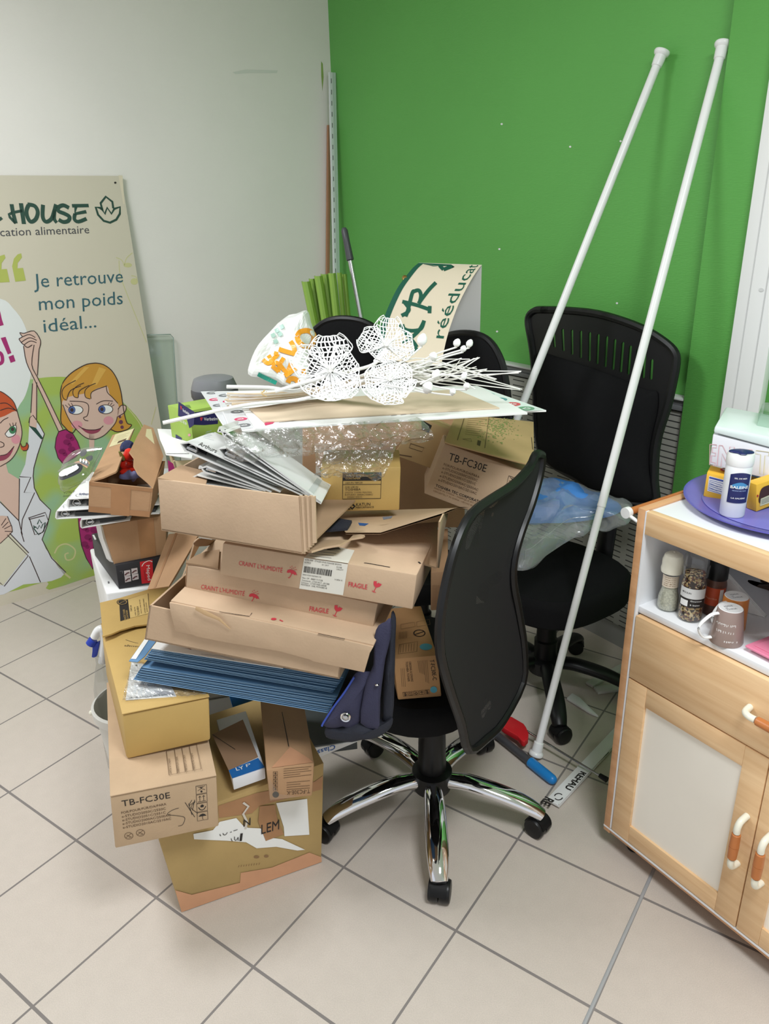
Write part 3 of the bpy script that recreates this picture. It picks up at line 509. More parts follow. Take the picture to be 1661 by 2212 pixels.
# slotted upright and wooden batten standing in the corner
def lean(name, pxt, pxb, wd, th, mt, label, cat, s_top, t_top, s_bot, t_bot):
    top = Pl(RM(0, t_top), -D2).P_(pxt); bot = Pl(RM(0, t_bot), -D2).P_(pxb)
    d = (bot - top).normalized(); bot = top + d * (top.z / -d.z)
    m = MB(); sd = D1 * wd; m.box(bot - sd / 2, sd, D2 * th, top - bot, mt, 0.001); o = tag(m.build(name, None, bot), label, cat); return o, top, bot
o, tp, bt = lean('slotted_upright', (715.5, 156), (725, 585), 0.020, 0.012, mat('white_steel', (222, 226, 226), 0.4), 'tall white slotted shelf upright standing in the corner between the two walls', 'shelf upright', 0, OFF_L - 0.05, 0, OFF_L - 0.10)
mb = MB(); dd = bt - tp
for k in range(44):
    c0 = tp + dd * (0.012 + k * 0.0215) - D2 * 0.0008 - D1 * 0.003; mb.box(c0, D1 * 0.004, D2 * 0.0006, dd.normalized() * 0.020, M_grey)
mb.box(bt + D1 * 0.0105, D1 * 0.014, D2 * 0.006, tp - bt, mat('pale_green_flange', (190, 208, 196), 0.4)); mb.build('slots', o)
lean('wooden_batten', (712, 270), (709, 585), 0.018, 0.012, mat('reddish_batten', (172, 126, 96), 0.6, noise_amt=0.05, nscale=12), 'thin reddish brown wooden batten in the corner behind the white upright', 'batten', 0, OFF_L - 0.02, 0, OFF_L - 0.03)
# mop handle
a = A(743, 492, 3.02); b = A(798, 778, 2.93); d = (b - a).normalized(); bot = a + d * (a.z / -d.z)
root = empty('mop_handle', bot, 'steel mop handle with dark grey grip leaning in the green corner', 'handle')
m = MB(); e = a.lerp(b, 0.235); m.tube([a + d * 0.0, a + d * 0.01, a.lerp(b, 0.1), e, e + d * 0.004], [0.007, 0.0125, 0.0125, 0.0145, 0.011], M_darkgrey, 14); m.build('grip', root)
m = MB(); m.tube([e, a.lerp(b, 0.93)], 0.0098, M_steel, 14); m.build('tube', root)
m = MB(); m.tube([a.lerp(b, 0.92), bot + V((0, 0, 0.01))], 0.0125, M_darkgrey, 14); m.build('lower_socket', root)
# green plastic corner strips
M_strip = mat('grass_green_plastic', (136, 172, 70), 0.4, noise_amt=0.05, nscale=10); M_stripd = mat('grass_green_plastic_shadow', (112, 148, 56), 0.45)
def strip(xt, yt, xb, yb, wpx, Y, label, grp):
    tp = A(xt, yt, Y); bt = A(xb, yb, Y - 0.015); d = (bt - tp).normalized(); bt = tp + d * ((tp.z - 0.02) / -d.z)
    r = wpx * depth(tp) / F / 2; sd = V((1, -0.15, 0)).normalized(); fw = V((0.15, 1, 0)).normalized(); m = MB()
    prof = [(-1, 0.9), (-0.92, 0.1), (-0.6, -0.55), (0, -0.8), (0.6, -0.55), (0.92, 0.1), (1, 0.9)]
    out = [sd * (x * r) + fw * (y * r) for x, y in prof]; inn = [sd * (x * r * 0.86) + fw * ((y + 0.16) * r) for x, y in prof[::-1]]
    m.prism([tp + q for q in out + inn], bt - tp, M_strip)
    tag(m.build('green_strip', None, bt), label, 'strip', grp)
for k, (x0, y0, x1, y1, w_) in enumerate([(659, 608, 678, 700, 19), (673, 602, 690, 700, 15), (686, 596, 702, 698, 18), (700, 592, 715, 696, 18), (716, 590, 727, 694, 17)]):
    strip(x0, y0, x1, y1, w_, 2.95 + 0.036 * (k % 2), 'grass green plastic strip in the bundle behind the white plastic bag', 'green strips in the left bundle')
for k, (x0, y0, x1, y1, w_) in enumerate([(732, 589, 741, 690, 11), (743, 592, 752, 690, 11)]):
    strip(x0, y0, x1, y1, w_, 3.03 + 0.02 * k, 'narrow green plastic strip between the white upright and the mop handle', 'green strips beside the mop handle')
# tension rods
def rod(name, top, bot, wt, wb, label, jn):
    root = empty(name, bot, label, 'rod'); d = (bot - top); L = d.length; d.normalize(); j = top + d * (L * jn)
    m = MB(); m.tube([top + d * 0.03, j], wt, M_whiteplastic, 18); m.build('outer_tube', root)
    m = MB(); m.tube([j - d * 0.002, j, j + d * 0.004], [wt * 1.04] * 3, M_whiteplastic, 18); m.tube([j, bot - d * 0.03], wb, M_whiteplastic, 18); m.build('inner_tube', root)
    for nm, e, dd in (('top_cap', top, d), ('foot_cap', bot, -d)):
        m = MB(); m.lathe([(wt * 1.75, 0), (wt * 1.85, 0.004), (wt * 1.7, 0.010), (wt * 1.32, 0.014), (wt * 1.3, 0.026), (wt * 1.2, 0.042), (wt * 1.0, 0.044)], e, M_whiteplastic, dd, 24); m.build(nm, root)
tpl = Pl(RM(OFF_G - 0.032, 0), -D1)
rod('tension_rod', tpl.P_((1563, 92)), Z(1157, 1631, 0.012), 0.0125, 0.0115, 'white tension rod running from the floor across the vented chair back', 0.62)
a = tpl.P_((1431, 110)); bot = Z(889, 1478, 0.012)
rod('tension_rod', a, bot, 0.0125, 0.0115, 'white tension rod leaning behind the vented chair back, its foot hidden', 0.72)

# ================================================================== CHAIRS
def base5(root, ctr, R, a0, mt, hubz, w0, w1, casts=None):
    """five-star base on twin-wheel castors"""
    c = V((ctr[0], ctr[1], 0))
    for k in range(5):
        a = a0 + 2 * PI * k / 5; u = V((math.cos(a), math.sin(a), 0)); s_ = V((-u.y, u.x, 0))
        pts = smooth_curve([c + u * (0.035) + V((0, 0, hubz)), c + u * (R * 0.35) + V((0, 0, hubz + 0.006)), c + u * (R * 0.7) + V((0, 0, hubz - 0.012)), c + u * (R * 0.92) + V((0, 0, hubz - 0.035)), c + u * (R * 1.02) + V((0, 0, hubz - 0.055))], 5)
        n = len(pts); ws = [w0 + (w1 - w0) * math.sin(PI * min(1, i / (n - 1) * 0.9 + 0.1)) ** 1.2 for i in range(n)]; ws[-1] *= 0.75; hs = [0.022 - 0.007 * i / n for i in range(n)]; hs[-1] = 0.009
        m = MB(); m.sweep(pts, ws, hs, mt, 16); arm = m.build('base_arm', root)
        t = (casts[k] if casts else a + 1.1 + 0.9 * (k % 3)); cu = V((math.cos(t), math.sin(t), 0)); cs = V((-cu.y, cu.x, 0)); p = c + u * R + cu * 0.006
        m = MB(); wp = [(0.006, 0), (0.0270, 0.0002), (0.0283, 0.003), (0.0285, 0.012), (0.0283, 0.021), (0.0265, 0.0245), (0.021, 0.0255), (0.006, 0.026)]
        for sgn in (1, -1): m.lathe(wp, p + V((0, 0, 0.0285)) + cs * (0.002 * sgn), M_black, cs * sgn, 24)
        hd_ = [p + V((0, 0, 0.0285)) + cu * (0.031 * math.cos(q)) + V((0, 0, 0.031 * math.sin(q))) for q in [0.15 + 2.75 * j / 10 for j in range(11)]]
        vs_ = [q + cs * (0.0215 * e_) for q in hd_ for e_ in (-1, -0.9, 0.9, 1)]; vs_ = [q + (p + V((0, 0, 0.0285)) - q).normalized() * (0.0035 if i % 4 in (0, 3) else 0) for i, q in enumerate(vs_)]
        m.add(vs_, [(4 * j + e_, 4 * j + e_ + 1, 4 * j + 5 + e_, 4 * j + 4 + e_) for j in range(10) for e_ in range(3)], M_rubber, True)
        m.tube([p + V((0, 0, 0.04)), c + u * (R * 1.0) + V((0, 0, hubz - 0.045))], 0.0085, M_rubber, 10); m.build('caster', arm)
def seat_shape(m, ctr, z, half_w, half_d, th, head, mt, n=40, e=2.8, dish=0.01):
    u = hd(head); v = V((-u.y, u.x, 0)); c = V((ctr[0], ctr[1], z)); rings = [(0.02, -dish), (0.5, -dish * 0.8), (0.8, -0.2 * dish), (0.93, -0.002), (0.985, -0.014), (1.0, -0.030), (0.985, -th + 0.012), (0.93, -th), (0.4, -th - 0.004)]
    vs, fs = [], []
    for r, dz in rings:
        for k in range(n):
            a = 2 * PI * k / n; ca, sa = math.cos(a), math.sin(a); q = (abs(ca) ** e + abs(sa) ** e) ** (-1 / e)
            vs.append(c + u * (ca * q * half_w * r) + v * (sa * q * half_d * r) + V((0, 0, dz)))
    for i in range(len(rings) - 1):
        for k in range(n): fs.append((i * n + k, (i + 1) * n + k, (i + 1) * n + (k + 1) % n, i * n + (k + 1) % n))
    fs.append(tuple(range(n))); fs.append(tuple(range((len(rings) - 1) * n + n - 1, (len(rings) - 1) * n - 1, -1)))
    m.add(vs, fs, mt, True)

# front chair: chrome base, mesh back seen from behind and from the side
FC = (0.113, 1.657); FH = 58
root = empty('office_chair', (FC[0], FC[1], 0), 'mesh backed office chair with shiny chrome star base in front, loaded with boxes', 'chair')
base5(root, FC, 0.300, math.radians(-90.5), M_chrome, 0.118, 0.020, 0.0295, [1.35, 2.35, 2.0, 0.6, 2.6])
m = MB(); c = V((FC[0], FC[1], 0)); m.lathe([(0.030, 0.085), (0.052, 0.088), (0.056, 0.11), (0.055, 0.145), (0.040, 0.152)], c, M_black, n=32); m.build('hub', root)
m = MB(); m.lathe([(0.036, 0.14), (0.039, 0.15), (0.036, 0.30), (0.028, 0.305), (0.0275, 0.40)], c, M_black, n=28); m.build('gas_column', root)
m = MB(); m.box(c + V((-0.09, -0.08, 0.372)), V((0.2, 0.02, 0)), V((-0.02, 0.16, 0)), V((0, 0, 0.04)), M_black, 0.012); m.build('tilt_mechanism', root)
fsc = hd(FH + 90) * 0.055; m = MB(); seat_shape(m, (FC[0] + fsc.x, FC[1] + fsc.y), 0.492, 0.225, 0.215, 0.085, FH, M_blackfab); m.build('seat', root)
bl = A(1010, 1618, 1.36); pb = vplane(bl, FH)
FOUT = [(1012, 1620), (996, 1560), (972, 1490), (951, 1410), (952, 1330), (966, 1250), (988, 1170), (1018, 1112), (1062, 1078), (1108, 1048), (1142, 1012), (1156, 984), (1166, 981), (1171, 990), (1165, 1030), (1148, 1090), (1126, 1150), (1110, 1210), (1109, 1260), (1120, 1320), (1132, 1400), (1129, 1475), (1085, 1560), (1048, 1598)]
def fback(q, off=0.0):
    P = pb.P_(q); h = (P.z - 0.45) / 0.6
    return P + pb.n * (off + 0.018 * math.sin(PI * min(1, max(0, h))))
m = MB(); ring = smooth_curve([pb.P_(q) for q in FOUT], 3, True); cen = sum(ring, V()) / len(ring)
fr = [p + pb.n * 0.0 for p in ring]
m.tube(fr + [fr[0], fr[1]], 0.0105, M_black, 8, up=pb.n, cap=False); m.build('back_frame', root)
def resample(pts, n):
    L = [0]
    for i in range(1, len(pts)): L.append(L[-1] + (pts[i] - pts[i - 1]).length)
    out = []
    for k in range(n + 1):
        t = L[-1] * k / n; i = max(j for j in range(len(L)) if L[j] <= t + 1e-9); i = min(i, len(pts) - 2); out.append(pts[i].lerp(pts[i + 1], (t - L[i]) / max(1e-9, L[i + 1] - L[i])))
    return out
lch = resample(smooth_curve([pb.P_(q) for q in FOUT[:13]], 4), 30); rch = resample(smooth_curve([pb.P_(q) for q in [FOUT[0]] + FOUT[:11:-1]], 4), 30)
m = MB(); m.grid(lambda u, v: lch[int(round(v * 30))].lerp(rch[int(round(v * 30))], u) + pb.n * (-0.030 * 4 * u * (1 - u) * math.sin(PI * min(1, v * 1.1 + 0.02))), 10, 30, M_mesh)
m.build('mesh_backrest', root)
bd_ = abs((c - pb.P).dot(pb.n)) - 0.03; print('back distance', bd_)
m = MB(); m.sweep([c + hd(FH - 90) * 0.02 + V((0, 0, 0.395)), c + hd(FH - 90) * (bd_ - 0.05) + V((0, 0, 0.392)), c + hd(FH - 90) * (bd_ - 0.03) + V((0, 0, 0.42)), c + hd(FH - 90) * (bd_ - 0.025) + V((0, 0, 0.62))], 0.035, 0.010, M_black, 10, square=True); m.build('back_bracket', root)

# vented chair by the wall
RC3 = Z(1163, 1440, 0.10) + D1 * 0.03; RC = (RC3.x, RC3.y); RH = -55.7
root = empty('office_chair', (RC[0], RC[1], 0), 'black office chair with slotted vents across its back, standing against the radiator', 'chair')
base5(root, RC, 0.285, math.radians(-20), M_black, 0.112, 0.022, 0.030)
c = V((RC[0], RC[1], 0))
m = MB(); m.lathe([(0.03, 0.075), (0.055, 0.08), (0.058, 0.125), (0.04, 0.135)], c, M_black, n=28); m.build('hub', root)
m = MB(); m.lathe([(0.038, 0.125), (0.040, 0.20), (0.034, 0.205), (0.034, 0.27), (0.026, 0.272), (0.026, 0.36)], c, M_black, n=28); m.build('gas_column', root)
m = MB(); seat_shape(m, (RC[0] - 0.0, RC[1]), 0.475, 0.235, 0.235, 0.10, RH, M_blackfab); m.build('seat', root)
m = MB(); m.box(c + V((-0.08, -0.08, 0.335)), V((0.17, 0, 0)), V((0, 0.16, 0)), V((0, 0, 0.042)), M_black, 0.012); m.build('tilt_mechanism', root)
n0 = D1 * math.cos(math.radians(9)) + V((0, 0, -math.sin(math.radians(9)))) ; n0 = (D1 + V((0, 0, -0.12))).normalized()
PB = Pl(c + D1 * 0.235 + V((0, 0, 0.62)), n0)
outl = [(1172, 669), (1230, 671), (1290, 678), (1350, 695), (1400, 716), (1440, 742), (1458, 762), (1461, 785), (1452, 835), (1440, 885), (1424, 935), (1416, 980), (1414, 1040), (1416, 1085), (1380, 1090), (1340, 1075), (1290, 1050), (1240, 1030), (1195, 1005), (1172, 985), (1163, 950), (1158, 900), (1157, 840), (1153, 780), (1148, 740), (1141, 700), (1143, 682), (1155, 671)]
# slots across the top, cut by building the back as strips between the slots
slots = [((1195.1, 712.3), (1197.9, 747.6)), ((1215, 713.4), (1217, 755.5)), ((1235.2, 715.1), (1235.7, 763.3)), ((1254.5, 717.4), (1254.2, 770.6)), ((1273.6, 720.7), (1272.7, 777.3)), ((1292.1, 724.7), (1289.8, 783.5)), ((1310.6, 729.7), (1307.2, 790)), ((1328.2, 735.9), (1324, 795.8)), ((1345.3, 742.3), (1340.6, 800.9)), ((1361.6, 749.9), (1356.8, 805.9)), ((1377.3, 757.7), (1373.1, 809.6)), ((1392.4, 767.5), (1389.4, 813.8)), ((1407.9, 779.6), (1405.9, 816.6))]
bm = bmesh.new(); outer = smooth_curve([PB.P_(q) for q in outl], 3, True); ov = [bm.verts.new(p) for p in outer]; edges = [bm.edges.new((ov[i], ov[(i + 1) % len(ov)])) for i in range(len(ov))]
for a, b in slots:
    P0, P1 = PB.P_(a), PB.P_(b); t = (P1 - P0).normalized(); sd = t.cross(n0).normalized() * 0.0055; r = []
    for k in range(7): an = PI * k / 6; r.append(P0 + sd * math.cos(an) - t * 0.0055 * math.sin(an))
    for k in range(7): an = PI * k / 6; r.append(P1 - sd * math.cos(an) + t * 0.0055 * math.sin(an))
    rv = [bm.verts.new(p) for p in r]; edges += [bm.edges.new((rv[i], rv[(i + 1) % len(rv)])) for i in range(len(rv))]
res = bmesh.ops.triangle_fill(bm, use_beauty=True, use_dissolve=False, edges=edges, normal=-n0)
bmesh.ops.recalc_face_normals(bm, faces=bm.faces)
ex = bmesh.ops.extrude_face_region(bm, geom=list(bm.faces)); bmesh.ops.translate(bm, verts=[v for v in ex['geom'] if isinstance(v, bmesh.types.BMVert)], vec=n0 * 0.006)
bmesh.ops.recalc_face_normals(bm, faces=bm.faces); bm.verts.index_update()
m = MB(); m.add([v.co.copy() for v in bm.verts], [tuple(v.index for v in f.verts) for f in bm.faces], M_black); bm.free()
m.tube(outer + [outer[0], outer[1]], 0.013, M_black, 8, up=n0, cap=False)
m.build('back_shell', root)
pad = [(1159.5, 764.7), (1205.8, 771.7), (1284.2, 797), (1351.5, 822.2), (1396.4, 841.8), (1418.8, 844.6), (1423, 861.4), (1420.2, 892.3), (1410.4, 934.3), (1403.4, 976.4), (1403.4, 1018.4), (1411.8, 1077.3), (1368.3, 1085.7), (1312.3, 1066.1), (1278.6, 1057.6), (1239.4, 1029.6), (1200.2, 1012.8), (1180.5, 993.2), (1167.9, 973.6), (1163.7, 920.3), (1160.3, 836.2)]
m = MB(); m.puff(smooth_curve([PB.P_(q, 0.004) for q in pad], 3, True), -n0, 0.045, M_blackfab, 0.1, rings=8); m.build('back_cushion', root)
m = MB(); m.sweep([c + D1 * 0.03 + V((0, 0, 0.355)), c + D1 * 0.22 + V((0, 0, 0.36)), c + D1 * 0.262 + V((0, 0, 0.40)), c + D1 * 0.285 + V((0, 0, 0.66))], 0.035, 0.008, M_black, 10, square=True); m.build('back_bracket', root)

# two chairs whose round backs rise behind the pile
def round_chair(pts, Y, cen, label, n_face, sc=1.0, a0=0.35):
    P = A(cen[0], cen[1], Y); head = math.degrees(math.atan2(n_face.y, n_face.x)) + 90; pl = Pl(P, n_face)
    ctr = P + n_face * 0.21; root = empty('office_chair', (ctr.x, ctr.y, 0), label, 'chair')
    out = smooth_curve([pl.P_(q) for q in pts], 4, True)
    m = MB(); m.puff(out, n_face, 0.030, M_blackfab, 0.6, rings=8); m.tube(out + [out[0], out[1]], 0.011, M_black, 8, up=n_face, cap=False); m.build('backrest', root)
    m = MB(); seat_shape(m, (ctr.x, ctr.y), 0.47, 0.19 * sc, 0.18 * sc, 0.075, head, M_blackfab); m.build('seat', root)
    m = MB(); m.lathe([(0.055, 0.08), (0.055, 0.13), (0.035, 0.14), (0.035, 0.28), (0.026, 0.285), (0.026, 0.40)], V((ctr.x, ctr.y, 0)), M_black, n=24); m.build('gas_column', root)
    m = MB(); low = min(out, key=lambda p: p.z); m.sweep([V((ctr.x, ctr.y, 0.385)), V((P.x, P.y, 0.385)), V((P.x, P.y, 0.46)) - n_face * 0.035, V((P.x, P.y, low.z + 0.05)) - n_face * 0.03], 0.03, 0.008, M_black, 8, square=True); m.build('back_bracket', root)
    base5(root, (ctr.x, ctr.y), 0.20, a0, M_black, 0.105, 0.018, 0.024); return root
round_chair([(676, 735), (690, 704), (720, 690), (758, 689), (795, 699), (820, 722), (834, 780), (842, 880), (840, 960), (690, 960), (676, 880)], 2.62, (750, 800), 'black office chair with a rounded back between the plastic bag and the steel mop handle', V((-0.35, -0.94, 0)).normalized())
round_chair([(938, 748), (960, 728), (995, 720), (1035, 724), (1062, 742), (1082, 778), (1092, 820), (1098, 880), (1092, 960), (945, 960), (936, 860)], 2.42, (1015, 800), 'black office chair with a rounded back below the folded sign', V((-0.80, -0.60, 0)).normalized(), 0.86, -0.94)

# ================================================================== CABINET
c0 = Z(1303, 1790, 0.05); CH = -57.0; cu = hd(CH); cv = V((-cu.y, cu.x, 0)); PC = vplane(c0, CH)   # cu runs right along the front, cv goes back
if cv.dot(V((0, 1, 0))) < 0: cv = -cv
def cuv(x, y): p = PC.p(x, y) - c0; return p.dot(cu), p.z + c0.z
ztop = cuv(1372, 1094)[1]; CWD = 0.86; CDP = 0.42; TH = 0.020
zt_rail = cuv(*(1382.7, 1100))[1]; zb_rail = cuv(*(1381.4, 1150.2))[1]; z_shelf = cuv(*(1374.6, 1313.4))[1]; z_dr_t = cuv(*(1362.9, 1324.3))[1]; z_dr_b = cuv(*(1349.6, 1458.5))[1]; z_door_b = cuv(*(1315.2, 1786.9))[1]; u_gap = (cuv(*(1659.9, 1645.8))[0] + cuv(*(1589.4, 2009.4))[0]) / 2
print('cab', ztop, zt_rail, zb_rail, z_shelf, z_dr_t, z_dr_b, z_door_b, u_gap)
zb = 0.05; u_in = cuv(*(1382.2, 1131.2))[0]
root = empty('cabinet', c0 + cu * CWD / 2 + cv * CDP / 2 - V((0, 0, zb)), 'beech veneer kitchen cabinet with white top standing at the right', 'cabinet')
def CP_(u, d, z): return V((c0.x, c0.y, 0)) + cu * u + cv * d + V((0, 0, z))
M_lam = mat('white_laminate', (233, 234, 236), 0.35); M_cream = mat('cream_panel', (248, 241, 228), 0.5, noise_amt=0.02, nscale=5); M_edgewood = wood_material('beech_edge', (220, 170, 126), (196, 146, 102), (1.2, 1.2, 14))
for u0, nm in ((0, 'side_panel'), (CWD - TH, 'side_panel')):
    m = MB(); m.box(CP_(u0, 0, zb), cu * TH, cv * CDP, V((0, 0, ztop - zb)), M_edgewood, 0.0012)
    ui = u0 + TH + 0.0006 if u0 == 0 else u0 - 0.0006
    m.poly([CP_(ui, 0.006, zb + 0.02), CP_(ui, CDP - 0.01, zb + 0.02), CP_(ui, CDP - 0.01, ztop - 0.004), CP_(ui, 0.006, ztop - 0.004)], M_lam)
    m.box(CP_(u0 + (TH if u0 == 0 else -0.003), -0.0005, zb + 0.02), cu * 0.003, cv * 0.01, V((0, 0, zt_rail - zb - 0.02)), M_lam); m.build(nm, root)
m = MB(); m.box(CP_(TH, 0.02, zt_rail - 0.018), cu * (CWD - 2 * TH), cv * (CDP - 0.02), V((0, 0, 0.016)), M_lam, 0.001); m.build('top_panel', root)
m = MB(); m.box(CP_(TH + 0.003, 0.0, zb_rail), cu * (CWD - 2 * TH - 0.006), cv * 0.018, V((0, 0, zt_rail - zb_rail)), M_woodh, 0.0012); m.build('top_rail', root)
m = MB(); m.box(CP_(TH, 0.012, z_shelf - 0.016), cu * (CWD - 2 * TH), cv * (CDP - 0.03), V((0, 0, 0.016)), M_lam, 0.001); m.build('shelf', root)
m = MB(); m.box(CP_(TH, CDP - 0.012, zb + 0.01), cu * (CWD - 2 * TH), cv * 0.008, V((0, 0, zt_rail - zb - 0.03)), M_lam); m.build('back_panel', root)
m = MB(); m.box(CP_(TH, 0.004, zb), cu * (CWD - 2 * TH), cv * (CDP - 0.03), V((0, 0, z_door_b - zb - 0.006)), M_edgewood, 0.0012); m.box(CP_(0, -0.0006, z_door_b - 0.0065), cu * CWD, cv * 0.01, V((0, 0, 0.0045)), M_lam); m.build('bottom_panel', root)
for u, d in ((0.06, 0.06), (CWD - 0.06, 0.06), (0.06, CDP - 0.06), (CWD - 0.06, CDP - 0.06)):
    m = MB(); m.lathe([(0.012, 0), (0.022, 0.003), (0.022, zb * 0.7), (0.010, zb)], CP_(u, d, 0), M_black, n=16); m.build('foot', root)
def dhandle(a, b, out, parent):
    """wooden bar between two bent ivory ends"""
    d = (b - a).normalized(); m = MB(); m.tube([a + d * 0.006, a + d * 0.008, a.lerp(b, 0.495) , a.lerp(b, 0.5), a.lerp(b, 0.505), b - d * 0.008, b - d * 0.006], [0.0075, 0.0095, 0.0105, 0.0088, 0.0105, 0.0095, 0.0075], M_knob, 14, up=out); h = m.build('handle', parent)
    for e, s_ in ((a, -1), (b, 1)):
        m = MB(); m.tube(smooth_curve([e - d * s_ * 0.004, e + d * s_ * 0.010, e + d * s_ * 0.022 - out * 0.008, e + d * s_ * 0.026 - out * 0.030], 4), 0.0072, M_ivory, 12, up=out)
        m.build('handle_end', h)
out = -cv
m = MB(); m.box(CP_(TH + 0.005, -0.0, z_dr_b + 0.002), cu * (CWD - 2 * TH - 0.01), cv * 0.018, V((0, 0, z_dr_t - z_dr_b - 0.002)), M_woodh, 0.0015); dr = m.build('drawer', root)
POF = Pl(c0 - cv * 0.030, cv)
a = POF.P_((1627.3, 1552.9)); b = a + cu * 0.10; dhandle(a, b, out, dr)
for u0, u1, gx, hp in ((TH + 0.005, u_gap - 0.0012, 0, ((1591.5, 1796), (1579.2, 1858.2))), (u_gap + 0.0012, CWD - TH - 0.005, 1, ((1643.6, 1838.6), (1631, 1900.8)))):
    m = MB(); z0, z1 = z_door_b, z_dr_b - 0.002; fw = 0.052
    m.box(CP_(u0, 0, z0), cu * fw, cv * 0.018, V((0, 0, z1 - z0)), M_wood, 0.0012); m.box(CP_(u1 - fw, 0, z0), cu * fw, cv * 0.018, V((0, 0, z1 - z0)), M_wood, 0.0012)
    m.box(CP_(u0 + fw, 0.0006, z0), cu * (u1 - u0 - 2 * fw), cv * 0.017, V((0, 0, fw)), M_woodh, 0.0008); m.box(CP_(u0 + fw, 0.0006, z1 - fw), cu * (u1 - u0 - 2 * fw), cv * 0.017, V((0, 0, fw)), M_woodh, 0.0008)
    dr = m.build('door', root)
    m = MB(); m.box(CP_(u0 + fw - 0.002, 0.007, z0 + fw - 0.002), cu * (u1 - u0 - 2 * fw + 0.004), cv * 0.006, V((0, 0, z1 - z0 - 2 * fw + 0.004)), M_cream); m.build('door_panel', dr)
    dhandle(POF.P_(hp[0]), POF.P_(hp[1]), out, dr)
# towel bar on the left side of the cabinet
tb = A(1352, 1108, (PC.p(1372, 1108)).y + 0.02); m = MB(); ring = Pl(tb, cv)
m.tube([tb, tb + cv * 0.30], 0.0085, M_knob, 16); bar = m.build('towel_bar', root)
m = MB(); m.lathe([(0.0085, -0.003), (0.0125, -0.003), (0.0128, 0.002), (0.0125, 0.010), (0.0086, 0.010)], tb, M_whiteplastic, cv, 24); m.tube([tb + cu * 0.009 + V((0, 0, -0.006)) + cv * 0.004, CP_(0.0, (tb - c0).dot(cv) + 0.004, tb.z - 0.012)], 0.0042, M_whiteplastic, 10); m.build('bar_end_ring', bar)

# ---- on the cabinet
zt = max(ztop, zt_rail) + 0.0006
def at_c(x, y, z): return Z(x, y, z)
HT = hplane(zt)
lc = Z(1477, 1062, zt); rc = Z(*(1661, 1155.6), zt)   # left tip and front-right rim of the round tray
TC = CP_((lc - CP_(0, 0, zt)).dot(cu) + 0.155, (lc - CP_(0, 0, zt)).dot(cv) + 0.03, zt); 
M_purple = mat('translucent_purple_plastic', (92, 88, 176), 0.25, noise_amt=0.04, nscale=6)
tl_ = Z(*(1476.3, 1062), zt + 0.012); bt_ = Z(*(1571.2, 1133.9), zt + 0.004)
def circ3(a, b, c):
    ax, ay, bx, by, cx, cy = a.x, a.y, b.x, b.y, c.x, c.y; d = 2 * (ax * (by - cy) + bx * (cy - ay) + cx * (ay - by))
    ux = ((ax * ax + ay * ay) * (by - cy) + (bx * bx + by * by) * (cy - ay) + (cx * cx + cy * cy) * (ay - by)) / d; uy = ((ax * ax + ay * ay) * (cx - bx) + (bx * bx + by * by) * (ax - cx) + (cx * cx + cy * cy) * (bx - ax)) / d
    return V((ux, uy, 0)), math.hypot(ax - ux, ay - uy)
tc_, tr_ = circ3(Z(*(1476.3, 1056.6), zt + 0.012), Z(*(1525.1, 1112.2), zt + 0.010), Z(*(1649.8, 1152.4), zt + 0.010))
print('tray', tc_, tr_)
m = MB(); R = tr_
m.lathe([(1e-6, 0.002), (R * 0.78, 0.002), (R * 0.82, 0.003), (R * 0.96, 0.0125), (R, 0.013), (R * 1.0, 0.0105), (R * 0.96, 0.0095), (R * 0.84, 0.0), (1e-6, 0.0)], V((tc_.x, tc_.y, zt)), M_purple, n=72)
m.lathe([(R * 0.79, 0.0026), (R * 0.80, 0.0040), (R * 0.81, 0.0036)], V((tc_.x, tc_.y, zt)), mat('light_purple_line', (120, 116, 196), 0.3), n=72)
tag(m.build('round_tray', None, V((tc_.x, tc_.y, zt))), 'round purple plastic tray on the white cabinet top', 'tray')
zr = zt + 0.0044
# yellow carton
YF = Face((1527.3, 1020), (1631.4, 1047.1), (1631.4, 1105.7), (1519.1, 1071.5), head=-30, z=zr, dep=0.055)
m = YF.body(mat('yellow_carton', (238, 186, 62), 0.5), 0.0015); m.pp(YF.pl, [(1531.9, 1027.6), (1573.4, 1039), (1570.7, 1071.5), (1527.8, 1060.1)], M_paper, 0.0008)
bp_ = mat('blue_grey_text', (110, 124, 170), 0.6)
m.pp(YF.pl, [(1532.7, 1029.2), (1572.8, 1039.5), (1572.3, 1043.3), (1531.9, 1033)], mat('label_blue', (66, 84, 152), 0.5), 0.0012)
for k in range(8): m.ps(YF.pl, [crop_y4(856 - k * 1.5, 650 + k * 11), crop_y4(985 - 30 * (k % 3) - k, 684 + k * 11)], 1.3, bp_, 0.0012)
m.pd(YF.top, (1567.1, 1015.1), 12, 3.5, M_red, 0.0009); m.pd(YF.top, (1567.1, 1015.1), 7, 2, M_paper, 0.0012)
tag(m.build('yellow_carton', None, YF.base), 'yellow carton with a white text panel lying on the purple tray', 'carton')
# second face to the right: a tea-cake picture box
Y2 = Face((1634.1, 1047.1), (1701.4, 1025.4), (1704.1, 1077), (1633.6, 1105.4), head=25, z=zr, dep=0.025)
m = Y2.body(mat('yellow_carton', (238, 186, 62)), 0.0015); m.pc(Y2.pl, [(1640.4, 1066.1), (1649.8, 1051.2), (1679.7, 1047.1), (1679.7, 1077), (1641.7, 1087.8)], mat('chocolate_print', (70, 42, 34), 0.5), 4); m.pp(Y2.pl, [(1642.3, 1077), (1679.7, 1060.7), (1679.7, 1079.7), (1640.4, 1093.2)], mat('pale_text_panel', (206, 204, 170), 0.5), 0.0012)
for k in range(4): m.ps(Y2.pl, [crop_y4(1266, 812 + k * 10), crop_y4(1400, 758 + k * 11)], 1.2, M_grey, 0.0014)
for k in range(3): m.pd(Y2.pl, crop_y4(1238, 775 + k * 2), 1.6, 2, M_red, 0.0012)
